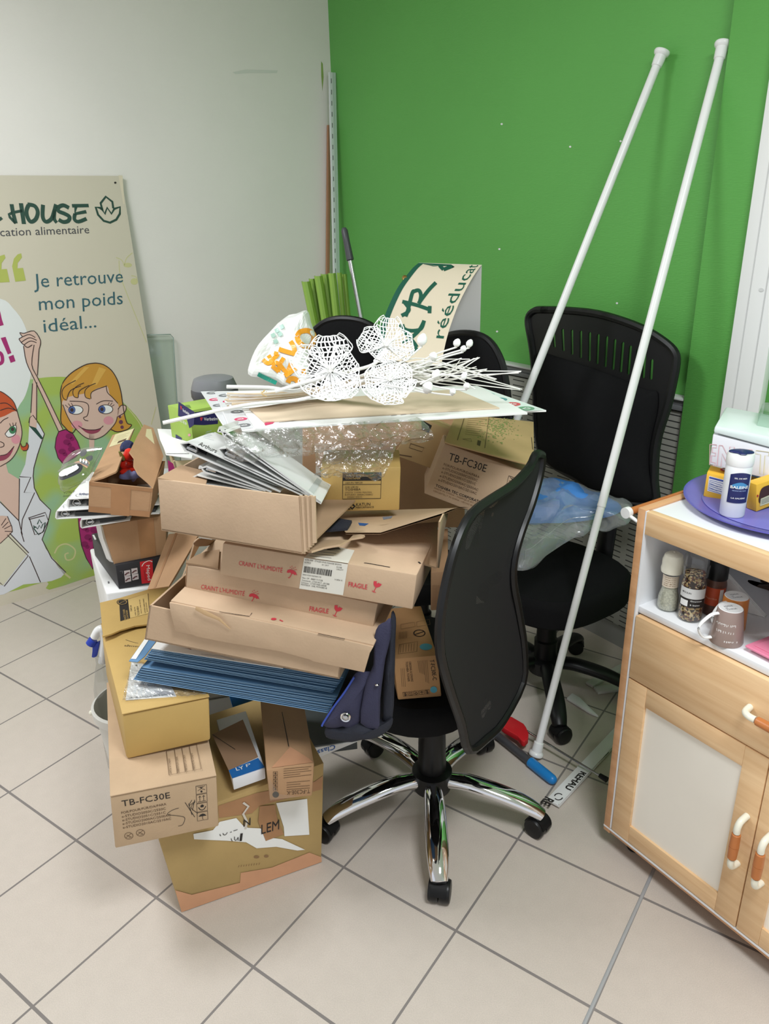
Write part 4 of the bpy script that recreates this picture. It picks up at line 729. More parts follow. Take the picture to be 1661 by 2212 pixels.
tag(m.build('yellow_carton', None, Y2.base), 'yellow carton with a dark chocolate picture on the purple tray at the photo edge', 'carton')
# white box with outlined letters
HB = Face((1540, 937.3), (1706.8, 979.3), (1706.8, 1047.1), (1531.3, 1003.2), Y=A(*(1538.7, 1011.9), 1.0).y and YF.tl.y + 0.035, head=-30, dep=0.16)
HB = Face((1540, 937.3), (1706.8, 979.3), (1706.8, 1047.1), (1531.3, 1003.2), pl=vplane(YF.tl - YF.pl.n * 0.004, -30), dep=0.18)
m = HB.body(mat('pearl_white_tin', (226, 226, 230), 0.3), 0.003); o_ = mat('red_outline_print', (222, 170, 176), 0.5); o2_ = mat('yellow_outline_print', (222, 214, 170), 0.5)
def outline(pl, pts, mt): m.ps(pl, pts, 1.3, mt, 0.001, closed=True)
def q4(l): return [crop_y4(a, b) for a, b in l]
outline(HB.pl, q4([(862, 366), (915, 372), (912, 395), (880, 392), (878, 432), (908, 436), (905, 460), (874, 456), (870, 508), (904, 514), (902, 540), (858, 530)]), o_)
outline(HB.pl, q4([(935, 375), (962, 378), (1012, 478), (1020, 386), (1056, 390), (1044, 555), (1010, 548), (958, 440), (950, 540), (918, 536)]), o_)
outline(HB.pl, q4([(1096, 402), (1140, 408), (1200, 412), (1196, 440), (1110, 425)]), o_); outline(HB.pl, q4([(1228, 416), (1331, 430), (1331, 458), (1300, 455), (1290, 605), (1258, 600), (1266, 448), (1226, 442)]), o2_)
tag(m.build('tin_box', None, HB.base), 'pearl white tin printed with outlined capital letters on the yellow cartons', 'box')
# lid on top
m = MB(); lidf = Face((1544.1, 920.2), (1712.2, 953.6), (1706.8, 979.3), (1540.6, 934.6), pl=vplane(HB.tl + HB.pl.n * 0.004, -30), dep=0.19); m.hexa(lidf.corners(), mat('mint_white_lid', (222, 234, 230), 0.25), 0.004); tag(m.build('lid', None, lidf.base), 'pale mint lid lying across the white tin', 'lid')
m = MB(); cb = Face((1639, 890.4), (1717.6, 890.4), (1717.6, 949.5), (1631.4, 938.6), pl=vplane(lidf.tl - lidf.pl.n * 0.07, -30), dep=0.10); m.hexa(cb.corners(), film('frosted_clear', (0.86, 0.94, 0.9), 0.12, 0.5, 0.25), 0.003); m2 = MB()
tag(m.build('clear_tub', None, cb.base), 'frosted clear plastic tub standing on the mint lid', 'tub')
# salt shaker
sb = Z(*(1590.7, 1119), zr); sc = depth(sb) / F; r0 = 0.5 * 196 * 0.2712 * sc
htop = (A(*(1609.2, 976.6), sb.y).z - zr)
m = MB(); root = empty('salt_shaker', sb + V((0, r0, 0)), 'white salt shaker with navy label on the purple tray', 'salt shaker'); ctr = sb + V((0, r0 * 0.9, 0)); ctr.z = zr
def cyl_print(ctr, r, ax0, u, z):    # a point on a cylinder: arc u to the right of the direction facing the lens
    a = ax0 + u / r; return ctr + V((math.cos(a) * r, math.sin(a) * r, z))
m.lathe([(r0 * 0.92, 0), (r0 * 0.96, 0.003), (r0, htop * 0.55), (r0 * 1.0, htop * 0.76), (r0 * 0.96, htop * 0.77)], ctr, mat('milky_plastic', (226, 228, 230), 0.3), n=40); body = m.build('body', root)
m = MB(); m.lathe([(r0 * 0.99, htop * 0.765), (r0 * 1.05, htop * 0.79), (r0 * 1.05, htop * 0.90), (r0 * 0.98, htop * 0.945), (1e-6, htop * 0.95)], ctr, M_whiteplastic, n=40); cap = m.build('cap', root)
navy = mat('label_navy', (34, 40, 92), 0.35); f0 = math.atan2(-ctr.y, -ctr.x)
m = MB(); fl_ = V((math.cos(f0 + 0.2), math.sin(f0 + 0.2), 0)); sd = V((-fl_.y, fl_.x, 0)); top = ctr + V((0, 0, htop * 0.955)); m.puff([top + sd * (r0 * 0.95 * math.cos(a)) + fl_ * (r0 * (0.55 * math.sin(a) + (0.35 if 1.2 < a < 1.9 else 0))) for a in [2 * PI * k / 32 for k in range(32)]], (0, 0, 1), htop * 0.035, navy, 0.2); m.build('pour_flap', cap)
m = MB(); lab = f0 + 0.30; hw = r0 * 1.02
m.grid(lambda u, v: cyl_print(ctr, r0 * 1.012, lab, (u - 0.5) * 1.7 * r0, htop * (0.235 + v * (0.42 + 0.04 * math.sin(PI * u)))), 20, 6, navy)
def cyl_text(txt, u0, z0, h, wid, mt, lift=1.022, bold=0.02):
    vs, fs = glyphs(txt, bold); x0 = min(v[0] for v in vs); x1 = max(v[0] for v in vs); m.add([cyl_print(ctr, r0 * lift, lab, (u0 + (x - x0) / (x1 - x0) * wid), z0 + y / 0.7 * h) for x, y in vs], fs, mt)
m.grid(lambda u, v: cyl_print(ctr, r0 * 1.018, lab, (u - 0.5) * 1.3 * r0, htop * (0.50 + (v - 0.5) * 0.10 * math.sin(PI * u))), 16, 4, mat('label_sea_blue', (70, 140, 190), 0.35))
cyl_text('BALEINE', -0.72 * r0, htop * 0.455, htop * 0.040, 1.45 * r0, M_paper); cyl_text('SEL DE MER', -0.5 * r0, htop * 0.60, htop * 0.018, 1.0 * r0, M_paper); cyl_text('GRAINS MOYENS', -0.55 * r0, htop * 0.415, htop * 0.016, 1.1 * r0, mat('label_pale_blue', (150, 170, 210), 0.5)); cyl_text('LA SALIERE', -0.55 * r0, htop * 0.30, htop * 0.020, 1.1 * r0, M_paper)
m.build('label', body)
# ---- on the shelf
zs = z_shelf + 0.0003
def shelf_pt(x, y): return Z(x, y, zs)
def grinder(bx, by, wpx, hpx, make):
    p = shelf_pt(*crop_y4(bx, by)); k = depth(p) / F * 0.2712; r = wpx * k / 2; p = p + V((p.x, p.y, 0)).normalized() * r * 0.9; p.z = zs
    return p, r, hpx * k * 1.06
p, r, h = grinder(515, 1705, 165, 470, None)
root = empty('salt_grinder', p, 'glass salt grinder with a domed ivory cap on the cabinet shelf', 'grinder')
M_glass = film('jar_glass', (0.93, 0.94, 0.93), 0.06, 0.5, 0.05); M_salt = mat('coarse_grey_salt', (196, 194, 176), 0.7, noise_amt=0.25, nscale=240)
m = MB(); m.lathe([(r * 0.98, 0), (r * 1.02, 0.004), (r * 1.0, h * 0.2), (r * 0.62, h * 0.42), (r * 0.72, h * 0.62), (r * 0.7, h * 0.68)], p, M_glass, n=4, smooth=True, xd=hd(20)); m = MB(); pr = [(r * 0.92, 0), (r * 1.0, 0.004), (r * 1.0, h * 0.2), (r * 0.66, h * 0.42), (r * 0.76, h * 0.62), (r * 0.72, h * 0.68)]; m.lathe(pr, p, M_glass, n=28); b_ = m.build('jar', root)
m = MB(); m.lathe([(1e-6, 0.003)] + [(a * 0.94, b + 0.003) for a, b in pr[:4]] + [(1e-6, h * 0.42)], p, M_salt, n=28); m.build('salt', b_)
m = MB(); m.lathe([(r * 0.70, h * 0.64), (r * 1.0, h * 0.66), (r * 1.04, h * 0.72), (r * 0.98, h * 0.76), (r * 0.98, h * 0.86), (r * 0.82, h * 0.95), (r * 0.45, h * 0.99), (r * 0.1, h * 0.995), (r * 0.08, h * 1.005), (1e-6, h * 1.006)], p, M_ivory, n=32); m.build('cap', root)
def wraplabel(p, r, z0, z1, mt, span=2.4, off=0.0, n=18):
    f0 = math.atan2(-p.y, -p.x) + off; q = MB(); q.grid(lambda u, v: p + V((math.cos(f0 + (u - 0.5) * span) * r, math.sin(f0 + (u - 0.5) * span) * r, z0 + v * (z1 - z0))), n, 2, mt); return q, f0
def wraptext(q, p, r, f0, u0, z0, hh, txt, mt, wid, flip=False):
    vs, fs = glyphs(txt, 0.01); x0 = min(v[0] for v in vs); x1 = max(v[0] for v in vs); s_ = -1 if flip else 1
    q.add([p + V((math.cos(f0 + (s_ * (x - x0) / (x1 - x0) * wid + u0) / r) * r, math.sin(f0 + (s_ * (x - x0) / (x1 - x0) * wid + u0) / r) * r, z0 + s_ * y / 0.7 * hh)) for x, y in vs], fs, mt)
q, f0 = wraplabel(p, r * 0.79, h * 0.42, h * 0.62, mat('cream_label', (222, 208, 188), 0.6)); 
for k in range(5): wraptext(q, p, r * 0.80, f0, -r * 0.6, h * (0.585 - 0.034 * k), h * 0.016, ['sel marin moulu', 'recharge moulin', 'a conserver au sec', 'sel gris', 'Poids net 45 g'][k], M_faint, r * 1.1)
q.build('label', b_)
p, r, h = grinder(690, 1788, 190, 545, None)
root = empty('pepper_grinder', p, 'clear grinder of mixed peppercorns, tallest jar on the cabinet shelf', 'grinder')
pr = [(r * 0.96, 0), (r, 0.004), (r * 1.0, h * 0.55), (r * 0.9, h * 0.62), (r * 0.9, h * 0.66), (r * 1.02, h * 0.68), (r * 1.06, h * 0.80), (r * 1.06, h * 0.82), (r * 0.98, h * 0.83), (r * 0.98, h * 0.95), (r * 0.85, h * 0.985), (1e-6, h * 0.99)]
m = MB(); m.lathe(pr, p, M_glass, n=32); b_ = m.build('jar', root)
pepm = mat('mixed_peppercorns', (70, 52, 40), 0.7); nt, bs = nodes_of(pepm); vo = N(nt, 'ShaderNodeTexVoronoi'); vo.inputs['Scale'].default_value = 260; tcc = N(nt, 'ShaderNodeTexCoord'); nt.links.new(tcc.outputs['Object'], vo.inputs['Vector']); cr = N(nt, 'ShaderNodeValToRGB'); cr.color_ramp.interpolation = 'CONSTANT'
sepv = N(nt, 'ShaderNodeSeparateColor'); nt.links.new(vo.outputs['Color'], sepv.inputs[0]); nt.links.new(sepv.outputs[0], cr.inputs[0]); cr.color_ramp.elements[0].color = lin((48, 36, 32)) + (1,); cr.color_ramp.elements[1].position = 0.45; cr.color_ramp.elements[1].color = lin((176, 148, 100)) + (1,); e_ = cr.color_ramp.elements.new(0.65); e_.color = lin((110, 66, 52)) + (1,); e_ = cr.color_ramp.elements.new(0.85); e_.color = lin((206, 186, 146)) + (1,); nt.links.new(cr.outputs[0], bs.inputs['Base Color'])
m = MB(); m.lathe([(1e-6, 0.004), (r * 0.93, 0.004), (r * 0.94, h * 0.54), (r * 0.82, h * 0.62), (r * 0.84, h * 0.70), (1e-6, h * 0.72)], p, pepm, n=28); m.build('peppercorns', b_)
q, f0 = wraplabel(p, r * 1.008, h * 0.37, h * 0.52, mat('grey_white_label', (214, 214, 212), 0.5)); q.grid(lambda u, v: p + V((math.cos(f0 + (u - 0.5) * 2.4) * r * 1.008, math.sin(f0 + (u - 0.5) * 2.4) * r * 1.008, h * (0.24 + v * 0.13))), 18, 2, M_print); q.grid(lambda u, v: p + V((math.cos(f0 + (-0.42 + u * 0.3) * 2.4) * r * 1.014, math.sin(f0 + (-0.42 + u * 0.3) * 2.4) * r * 1.014, h * (0.25 + v * 0.09))), 6, 2, M_paper)
wraptext(q, p, r * 1.015, f0, -r * 0.9, h * 0.44, h * 0.025, 'MOULIN', M_print, r * 0.8); wraptext(q, p, r * 1.015, f0, -r * 0.1, h * 0.33, h * 0.022, 'Gourmet', M_paper, r * 0.95); wraptext(q, p, r * 1.015, f0, -r * 0.1, h * 0.27, h * 0.02, '5 baies', M_paper, r * 0.8); q.build('label', b_)
p, r, h = grinder(868, 1735, 165, 440, None)
root = empty('spice_jar', p, 'glass spice jar with black lid and red label on the cabinet shelf', 'spice jar')
m = MB(); m.lathe([(r * 0.95, 0), (r, 0.004), (r, h * 0.56), (r * 0.9, h * 0.64), (r * 0.9, h * 0.68)], p, mat('brown_spice', (98, 66, 54), 0.35, noise_amt=0.2, nscale=150), n=28); b_ = m.build('jar', root)
m = MB(); m.lathe([(r * 0.95, h * 0.66), (r * 0.98, h * 0.68), (r * 0.96, h * 0.97), (r * 0.9, h * 0.99), (1e-6, h)], p, M_black, n=28); m.build('lid', root)
q, f0 = wraplabel(p, r * 1.008, h * 0.20, h * 0.53, mat('orange_red_label', (202, 84, 48), 0.5)); q.grid(lambda u, v: p + V((math.cos(f0 + (0.2 + u * 0.16) * 2.4) * r * 1.014, math.sin(f0 + (0.2 + u * 0.16) * 2.4) * r * 1.014, h * (0.22 + v * 0.29))), 4, 2, M_paper); wraptext(q, p, r * 1.015, f0, -r * 0.8, h * 0.32, h * 0.03, 'Paprika', mat('peach_print', (232, 170, 140), 0.5), r * 1.1); q.build('label', b_)
# upturned mugs
def mug(bx, by, wb, wt, hpx, mt, label, txt, hdir):
    p = shelf_pt(*crop_y4(bx, by)); k = depth(p) / F * 0.2712; rb = wb * k / 2; rt = wt * k / 2; h = hpx * k * 1.13; p = p + V((p.x, p.y, 0)).normalized() * rb * 0.9; p.z = zs
    root = empty('mug', p, label, 'mug'); m = MB(); m.lathe([(rb * 0.92, 0.004), (rb * 0.97, 0), (rb, 0.003), (rt * 1.02, h * 0.96), (rt * 0.97, h * 0.995)], p, mt, n=40, caps=False); m.lathe([(rt * 0.97, h * 0.995), (rt * 0.9, h * 1.0), (rt * 0.82, h * 0.98), (1e-6, h * 0.978)], p, M_whiteplastic, n=40, caps=False)
    f0 = math.atan2(-p.y, -p.x)
    for s_, z_, hh, mt2, u0, ww in txt:
        vs, fs = glyphs(s_, 0.015); x0 = min(v[0] for v in vs); x1 = max(v[0] for v in vs); rr = lambda z: rb + (rt - rb) * z / h
        m.add([p + V((math.cos(f0 + u0 - (x - x0) / (x1 - x0) * ww) * rr(h * z_ - y * hh * h) * 1.012, math.sin(f0 + u0 - (x - x0) / (x1 - x0) * ww) * rr(h * z_ - y * hh * h) * 1.012, h * z_ - y / 0.7 * hh * h)) for x, y in vs], fs, mt2)
    m.build('cup', root); c2 = V((hdir[0], hdir[1], 0)).normalized(); m = MB()
    m.sweep(smooth_curve([p + c2 * rt * 0.95 + V((0, 0, h * 0.86)), p + c2 * (rt + h * 0.22) + V((0, 0, h * 0.82)), p + c2 * (rb + h * 0.38) + V((0, 0, h * 0.50)), p + c2 * (rb + h * 0.24) + V((0, 0, h * 0.18)), p + c2 * rb * 0.98 + V((0, 0, h * 0.14))], 5), 0.0045, 0.0028, M_whiteplastic, 10); m.build('handle', root)
    q = MB()
    for i in range(3): q.pa(None, p + V((-rt * 0.42, rt * (0.18 - 0.26 * i), h * 0.979)), V((1, 0.15, 0)), V((-0.15, 1, 0)), ('MADE', 'in', 'CHINA')[i], M_grey, rt * 0.2)
    q.build('base_print', root)
M_taupe = mat('taupe_glaze', (150, 130, 122), 0.3); M_lp = mat('pale_lettering', (214, 208, 204), 0.4)
mug(1025, 1865, 205, 185, 250, mat('orange_glaze', (204, 128, 60), 0.3), 'orange mug standing upside down behind the taupe mug', [], (-0.9, -0.3))
mug(975, 1985, 265, 190, 265, M_taupe, 'taupe mug with white lettering standing upside down at the shelf edge', [('ESPRESSO', 0.66, 0.15, M_lp, 0.55, 1.5), ('WATER', 0.46, 0.24, M_lp, 0.55, 1.3), ('Half', 0.20, 0.17, M_lp, 0.75, 0.9)], (-0.95, -0.1))
# napkins, pink boxes, dark bag
npk = [shelf_pt(*(1560.4, 1321)) + cv * 0.10, shelf_pt(*(1645.8, 1361.7)) + cv * 0.02]
pn = vplane(shelf_pt(*(1620, 1348.2)) + cv * 0.05, -40)
for k in range(3):
    q = [pn.P_(a, -0.006 * k) for a in ((1567.1, 1241), (1572.6, 1246.5), crop_y4(1290, 1790 + 5 * k), (1646.6, 1361.7), (1601, 1345.4), (1560.4, 1329.2))]
    for a in q: a.z = max(a.z, zs)
    m = MB(); m.prism(q, -pn.n * 0.004, M_paper, 0.0012); tag(m.build('napkin', None, sum(q, V()) / 6), 'white paper napkin folded to a triangle behind the mugs', 'napkin', 'napkins standing on the cabinet shelf')
M_pink = mat('pink_plastic', (228, 132, 160), 0.3)
pz = zs
for k, (dx, lab) in enumerate(((8, 'lower pink plastic lid on the cabinet shelf'), (0, 'upper pink plastic lid stacked on another pink lid'))):
    a = Z(*crop_y4(1135 + dx, 1985), pz); b = Z(*(1661, 1365), pz + 0.01); m = MB(); c_ = a + cu * 0.0; d1 = (cu * 0.95 - cv * 0.05).normalized(); d2 = (cv * 0.95 + cu * 0.1).normalized()
    m.box(a, d1 * 0.15, d2 * 0.115, V((0, 0, 0.006)), M_pink, 0.0028, 3); m.box(a + d1 * 0.012 + d2 * 0.012 + V((0, 0, 0.006)), d1 * 0.126, d2 * 0.09, V((0, 0, 0.002)), M_pink, 0.0009)
    tag(m.build('pink_lid', None, a + d1 * 0.07 + d2 * 0.05), lab, 'lid'); pz += 0.0085
bgp = vplane(shelf_pt(*(1625.4, 1334.6)) + cv * 0.16, CH); m = MB()
q = [bgp.P_(crop_y4(a, b)) for a, b in ((1150, 1545), (1250, 1510), (1400, 1485), (1450, 1660), (1330, 1660), (1210, 1610), (1150, 1570))]
m.puff(q, bgp.n, 0.02, mat('dark_brown_plastic_bag', (74, 56, 44), 0.35), 0.4, 0.008, 20); zmin = min(v.z for v in m.v)
for v in m.v: v.z = max(v.z, zs)
m.box(V((0, 0, 0)) + q[5] + V((0, 0, zs - q[5].z)) - bgp.n * 0.01, cu * 0.06, cv * 0.03, V((0, 0, max(0.01, q[5].z - zs))), mat('dark_brown_plastic_bag', (74, 56, 44)), 0.004)
tag(m.build('brown_pouch', None, V((q[5].x, q[5].y, zs))), 'dark brown pouch at the back of the cabinet shelf', 'pouch')

# ================================================================== THE PILE: cartons on the floor, front left
def lines(mb, pl, q, n, wpx, mt, frac=None, off=0.0009):
    """n rows of small writing drawn as lines inside the four-cornered patch TL TR BR BL"""
    TL, TR, BR_, BL = q
    for k in range(n):
        t = (k + 0.5) / n; f = frac[k % len(frac)] if frac else 1.0
        a = (TL[0] + (BL[0] - TL[0]) * t, TL[1] + (BL[1] - TL[1]) * t); b = (TR[0] + (BR_[0] - TR[0]) * t, TR[1] + (BR_[1] - TR[1]) * t)
        mb.ps(pl, [a, (a[0] + (b[0] - a[0]) * f, a[1] + (b[1] - a[1]) * f)], wpx, mt, off)
def rect(mb, pl, q, wpx, mt, off=0.0009): mb.ps(pl, list(q) + [q[0], q[0]], wpx, mt, off)
def lerp2(a, b, t): return (a[0] + (b[0] - a[0]) * t, a[1] + (b[1] - a[1]) * t)
def quadmap(q):
    def f(u, v): return lerp2(lerp2(q[0], q[1], u), lerp2(q[3], q[2], u), v)
    return f
def symbols(mb, pl, f, cells, mt, wpx=1.0):
    """the little framed handling marks; f maps unit square to the photo"""
    for i, (u0, v0, u1, v1) in enumerate(cells):
        g = quadmap([f(u0, v0), f(u1, v0), f(u1, v1), f(u0, v1)]); rect(mb, pl, [g(0, 0), g(1, 0), g(1, 1), g(0, 1)], wpx, mt)
        if i % 4 == 0:
            for a in (0.15, 0.35, 0.5, 0.65, 0.85): mb.ps(pl, [g(0.5, 0.35), g(a, 0.1)], wpx * 0.8, mt)
            mb.ps(pl, [g(0.15, 0.6), g(0.5, 0.4), g(0.85, 0.6)], wpx, mt); mb.pd(pl, g(0.5, 0.75), 2.2, 2.2, mt)
        elif i % 4 == 1:
            for a in (0.32, 0.68): mb.ps(pl, [g(a, 0.8), g(a, 0.2)], wpx, mt); mb.ps(pl, [g(a - 0.12, 0.35), g(a, 0.17), g(a + 0.12, 0.35)], wpx, mt)
            mb.ps(pl, [g(0.12, 0.86), g(0.88, 0.86)], wpx, mt)
        elif i % 4 == 2:
            mb.pp(pl, [g(0.5, 0.15), g(0.68, 0.32), g(0.62, 0.5), g(0.38, 0.5), g(0.32, 0.32)], mt, 0.0009); mb.ps(pl, [g(0.15, 0.45), g(0.3, 0.75), g(0.5, 0.85), g(0.7, 0.75), g(0.85, 0.45)], wpx * 1.8, mt)
        else:
            mb.pp(pl, [g(0.12, 0.5), g(0.3, 0.28), g(0.5, 0.2), g(0.7, 0.28), g(0.88, 0.5)], mt, 0.0009); mb.ps(pl, [g(0.5, 0.45), g(0.5, 0.85), g(0.6, 0.88)], wpx, mt)
def umbrella(mb, pl, f, mt):
    mb.pp(pl, [f(0.05, 0.58), f(0.12, 0.38), f(0.35, 0.3), f(0.62, 0.33), f(0.88, 0.48), f(1.0, 0.72), f(0.86, 0.66), f(0.76, 0.72), f(0.64, 0.62), f(0.5, 0.66), f(0.36, 0.55), f(0.22, 0.6)], mt, 0.0009)
    mb.ps(pl, [f(0.52, 0.62), f(0.36, 0.92), f(0.28, 1.0), f(0.2, 0.95)], 1.6, mt)
    for u, v in ((0.35, 0.15), (0.5, 0.05), (0.65, 0.18), (0.8, 0.1), (0.9, 0.28), (0.5, 0.22), (0.78, 0.3)): mb.pd(pl, f(u, v), 0.9, 1.2, mt, n=6)
def goblet(mb, pl, f, mt):
    mb.pp(pl, [f(0.22, 0.0), f(0.55, 0.02), f(0.48, 0.16), f(0.66, 0.26), f(0.62, 0.12), f(1.0, 0.3), f(0.78, 0.5), f(0.55, 0.56), f(0.3, 0.48), f(0.2, 0.28)], mt, 0.0009); mb.ps(pl, [f(0.45, 0.52), f(0.22, 0.94)], 1.8, mt); mb.ps(pl, [f(0.05, 0.84), f(0.2, 0.95), f(0.42, 1.0)], 1.6, mt)

# the big taped carton on the floor
BXF = vplane(Z(392, 1970, 0.001), 23.1)
big = Face((333, 1784), (700, 1648), (694.6, 1862), (392, 1970), pl=BXF, dep=0.34); zL = (big.tl.z + big.tr.z) / 2
print('big', big.tl, big.tr, big.bl, big.br)
root = empty('taped_carton', big.base, 'big scuffed olive brown carton on the floor with torn white label, under the other boxes', 'carton')
m = big.body(M_olive, 0.004); pl = big.pl
m.pt(pl, (563.6, 1800.2), (605.2, 1787.2), (560.4, 1780.7), 'LEM', M_print, 0.0, 0.2, 0.0032); m.pd(pl, (553.9, 1850.6), 6, 3, M_faint); m.pd(pl, (575, 1849), 5, 3, M_faint)
for k in range(9): m.ps(pl, [crop_z7(1030 + 17 * k, 1208 - 2 * k), crop_z7(1034 + 17 * k, 1196 - 2 * k)], 1.4, M_faint)
m.build('body', root)
m = MB()
m.pp(pl, [(378.3, 1922.1), (414.1, 1931.9), (518.1, 1905.9), (519.7, 1884.7), (586.4, 1873.4), (667.6, 1840.9), (693.7, 1850.6), (694.6, 1861), (392, 1969.6)], M_tapep, 0.0014)
m.pp(pl, [(471, 1740.1), (553.9, 1712.4), (679, 1688.1), (696.9, 1675.1), (695.3, 1704.3), (596.1, 1730.3), (560.4, 1740.1), (544.1, 1756.3), (472.6, 1766.1)], M_tape, 0.0012)
m.build('tape', root)
m = MB()
for q in ([(596.1, 1733.6), (662.8, 1724.5), (667.6, 1801.8), (614, 1805.1), (612.4, 1785.6)], [(474.2, 1774.2), (510, 1766.1), (524.6, 1782.3), (536, 1787.2), (571.7, 1788.8), (581.5, 1808.4), (609.1, 1811.6), (657.9, 1834.4), (641.6, 1836), (596.1, 1827.9), (553.9, 1831.1), (531.1, 1818.1), (492.1, 1814.9), (418.9, 1811.6), (417.3, 1800.2), (459.6, 1792.1)]): m.prism([pl.P_(a, 0.0016) for a in q], pl.n * 0.0006, M_paper)
m.pp(pl, [(560.4, 1740.1), (592.9, 1736.8), (599.4, 1772.6), (612.4, 1800.2), (573.4, 1814.9), (557.1, 1772.6)], M_tape, 0.0030)
m.ps(pl, [(524.6, 1732), (536, 1740.1), (524.6, 1756.3), (532.7, 1772.6), (529.5, 1788.8)], 5, mat('torn_paper', (206, 198, 186), 0.7), 0.0034)
m.pt(pl, (525.3, 1784), (543.5, 1779.1), (522, 1768.7), 'N', M_print, 0.0, 0.2, 0.0036); m.pt(pl, (516.5, 1814.9), (525.3, 1813.6), (514.9, 1798.6), 'I', M_print, 0.0, 0.1, 0.0036); m.ps(pl, [(474.2, 1799.9), (475.2, 1802.5), (476.8, 1803.5)], 1.5, M_print, 0.0036); m.ps(pl, [(480.7, 1797.9), (483, 1801.2), (487.2, 1800.5), (490.5, 1796)], 1.5, M_print, 0.0036, 4); m.ps(pl, [(496, 1796), (500.2, 1794.7)], 1.4, M_print, 0.0036); m.ps(pl, [(503.5, 1792.7), (512.3, 1790.1)], 1.4, M_print, 0.0036); m.ps(pl, [(505.8, 1805.1), (506.4, 1811.6), (509.7, 1812.9), (513.6, 1806.7), (513.6, 1814.2)], 1.5, M_print, 0.0036, 4); m.ps(pl, [(498.6, 1809), (499.9, 1813.6), (501.8, 1814.9)], 1.4, M_print, 0.0036); m.pt(pl, (563.6, 1800.2), (605.2, 1788.2), (560.4, 1780.7), 'LEM', M_print, 0.0, 0.2, 0.0036)
m.build('torn_label', root)
big_dep = big.b

# toner waste carton resting on it
tb = Face((238.5, 1722), (467.7, 1677), (472.6, 1785), (249, 1833), z=zL + 0.002, head=16, bpx=(231, 1478)); pl = tb.pl
root = empty('printer_carton', tb.base, 'kraft carton with black handling symbols and pen scribbles, on the big taped carton', 'carton')
m = tb.body(M_card, 0.003); g = quadmap([(238.5, 1722), (467.7, 1677), (472.6, 1785), (249, 1833)])
m.pt(pl, (263.9, 1742), (367.9, 1723.2), (261.9, 1729), 'TB-FC30E', M_print)
for k, (s_, x0, y0, x1, y1) in enumerate((('FOR/POUR/FÜR/DA/PARA', 254, 855, 552, 795), ('e-STUDIO2050C/2550C', 257, 880, 548, 825), ('e-STUDIO2051C/2551C', 260, 904, 548, 850), ('e-STUDIO2000AC/2500AC', 262, 928, 582, 868), ('e-STUDIO2010AC/2510AC', 264, 953, 584, 892))): m.pt(pl, crop_z7(x0, y0), crop_z7(x1, y1), crop_z7(x0 - 3, y0 - 15), s_, M_brownprint)
symbols(m, pl, lambda u, v: crop_z7(748 + 70 * u + v * 10, 670 - 12 * u + 232 * v), [(0, 0, 1, 0.235), (0, 0.255, 1, 0.49), (0, 0.51, 1, 0.745), (0, 0.765, 1, 1)], M_print, 1.0)
m.ps(pl, [(386.1, 1745), (371.8, 1749.8), (362.1, 1758.9), (388.1, 1762.2), (399.1, 1766.7), (394.6, 1780.7), (384.8, 1784)], 1.1, M_print, curve=5)
for q in ([(676, 778), (740, 875)], [(700, 785), (722, 860)], [(722, 762), (700, 800), (745, 770), (715, 812), (760, 850)], [(725, 830), (740, 760)]): m.ps(pl, [crop_z7(*a) for a in q], 1.2, M_print, curve=3)
for cx_ in ((302, 1000), (380, 980)):
    q = crop_z7(*cx_); m.pr(pl, q, 9, 7, 1.0, M_brownprint); m.ps(pl, [(q[0] - 6, q[1] + 4), (q[0] + 5, q[1] - 5)], 1, M_brownprint); m.ps(pl, [(q[0] - 5, q[1] - 2), (q[0] + 6, q[1] + 3), (q[0], q[1] + 4)], 1, M_brownprint)
m.build('body', root)
m = MB(); fl_ = tb.top; lid = [tb.tl - tb.b.normalized() * 0.003, tb.tr - tb.b.normalized() * 0.003, tb.tr + tb.b, tb.tl + tb.b]; lid = [p + V((0, 0, 0.0025)) for p in lid]; m.prism(lid, V((0, 0, 0.003)), M_card, 0.001)
tl2 = hplane(lid[0].z + 0.003)
rect(m, tl2, [(359.5, 1623), (424.5, 1607.4), (434.9, 1661.4), (365.3, 1674.4)], 1.1, M_brownprint)
for a in ((606, 428, 625, 588), (655, 416, 678, 577), (704, 404, 732, 568)): m.ps(tl2, [crop_z7(a[0], a[1]), crop_z7(a[2], a[3])], 1.0, M_brownprint)
for k, s_ in enumerate(('MADE IN CHINA', 'FABRIQUE EN CHINE', 'HERGESTELLT IN CHINA', 'HECHO EN CHINA')): m.pt(tl2, crop_z7(575 + k * 52, 590 - 10 * k), crop_z7(565 + k * 50, 490 - 12 * k), crop_z7(588 + k * 52, 588 - 10 * k), s_, M_brownprint)
m.build('lid', root)
zT = lid[0].z + 0.0032

# golden carton on top of it, lid flap lifted
gd = Face((263.9, 1545), (452.5, 1507.6), (455.7, 1599.6), (274, 1641), z=zT + 0.001, head=16, bpx=(221, 1376)); pl = gd.pl
root = empty('golden_carton', gd.base, 'golden brown carton under the blue folders, its end flap lifted and printed upside down', 'carton')
m = gd.body(M_gold, 0.006, ); m.build('body', root)
m = MB(); d_ = gd.b.normalized(); lid = [gd.tl - d_ * 0.004, gd.tr - d_ * 0.002, gd.tr + gd.b, gd.tl + gd.b]; lid = [p + V((0, 0, 0.003)) for p in lid]; m.prism(lid, V((0, 0, 0.003)), M_gold, 0.001); zG = lid[0].z + 0.0035
hg = hplane(lid[0].z + 0.0032)
m.pt(hg, (304.5, 1396.7), (268.7, 1394), (304.5, 1400.7), 'message', M_print, 0, 0.3); m.ps(hg, [(271.4, 1382.4), (286, 1387.4), (304.5, 1391.4)], 1.2, M_print, curve=4); m.pp(hg, [(338.4, 1509.3), (362.8, 1504), (366, 1511.9), (341.6, 1517)], M_print)
m.build('lid', root)
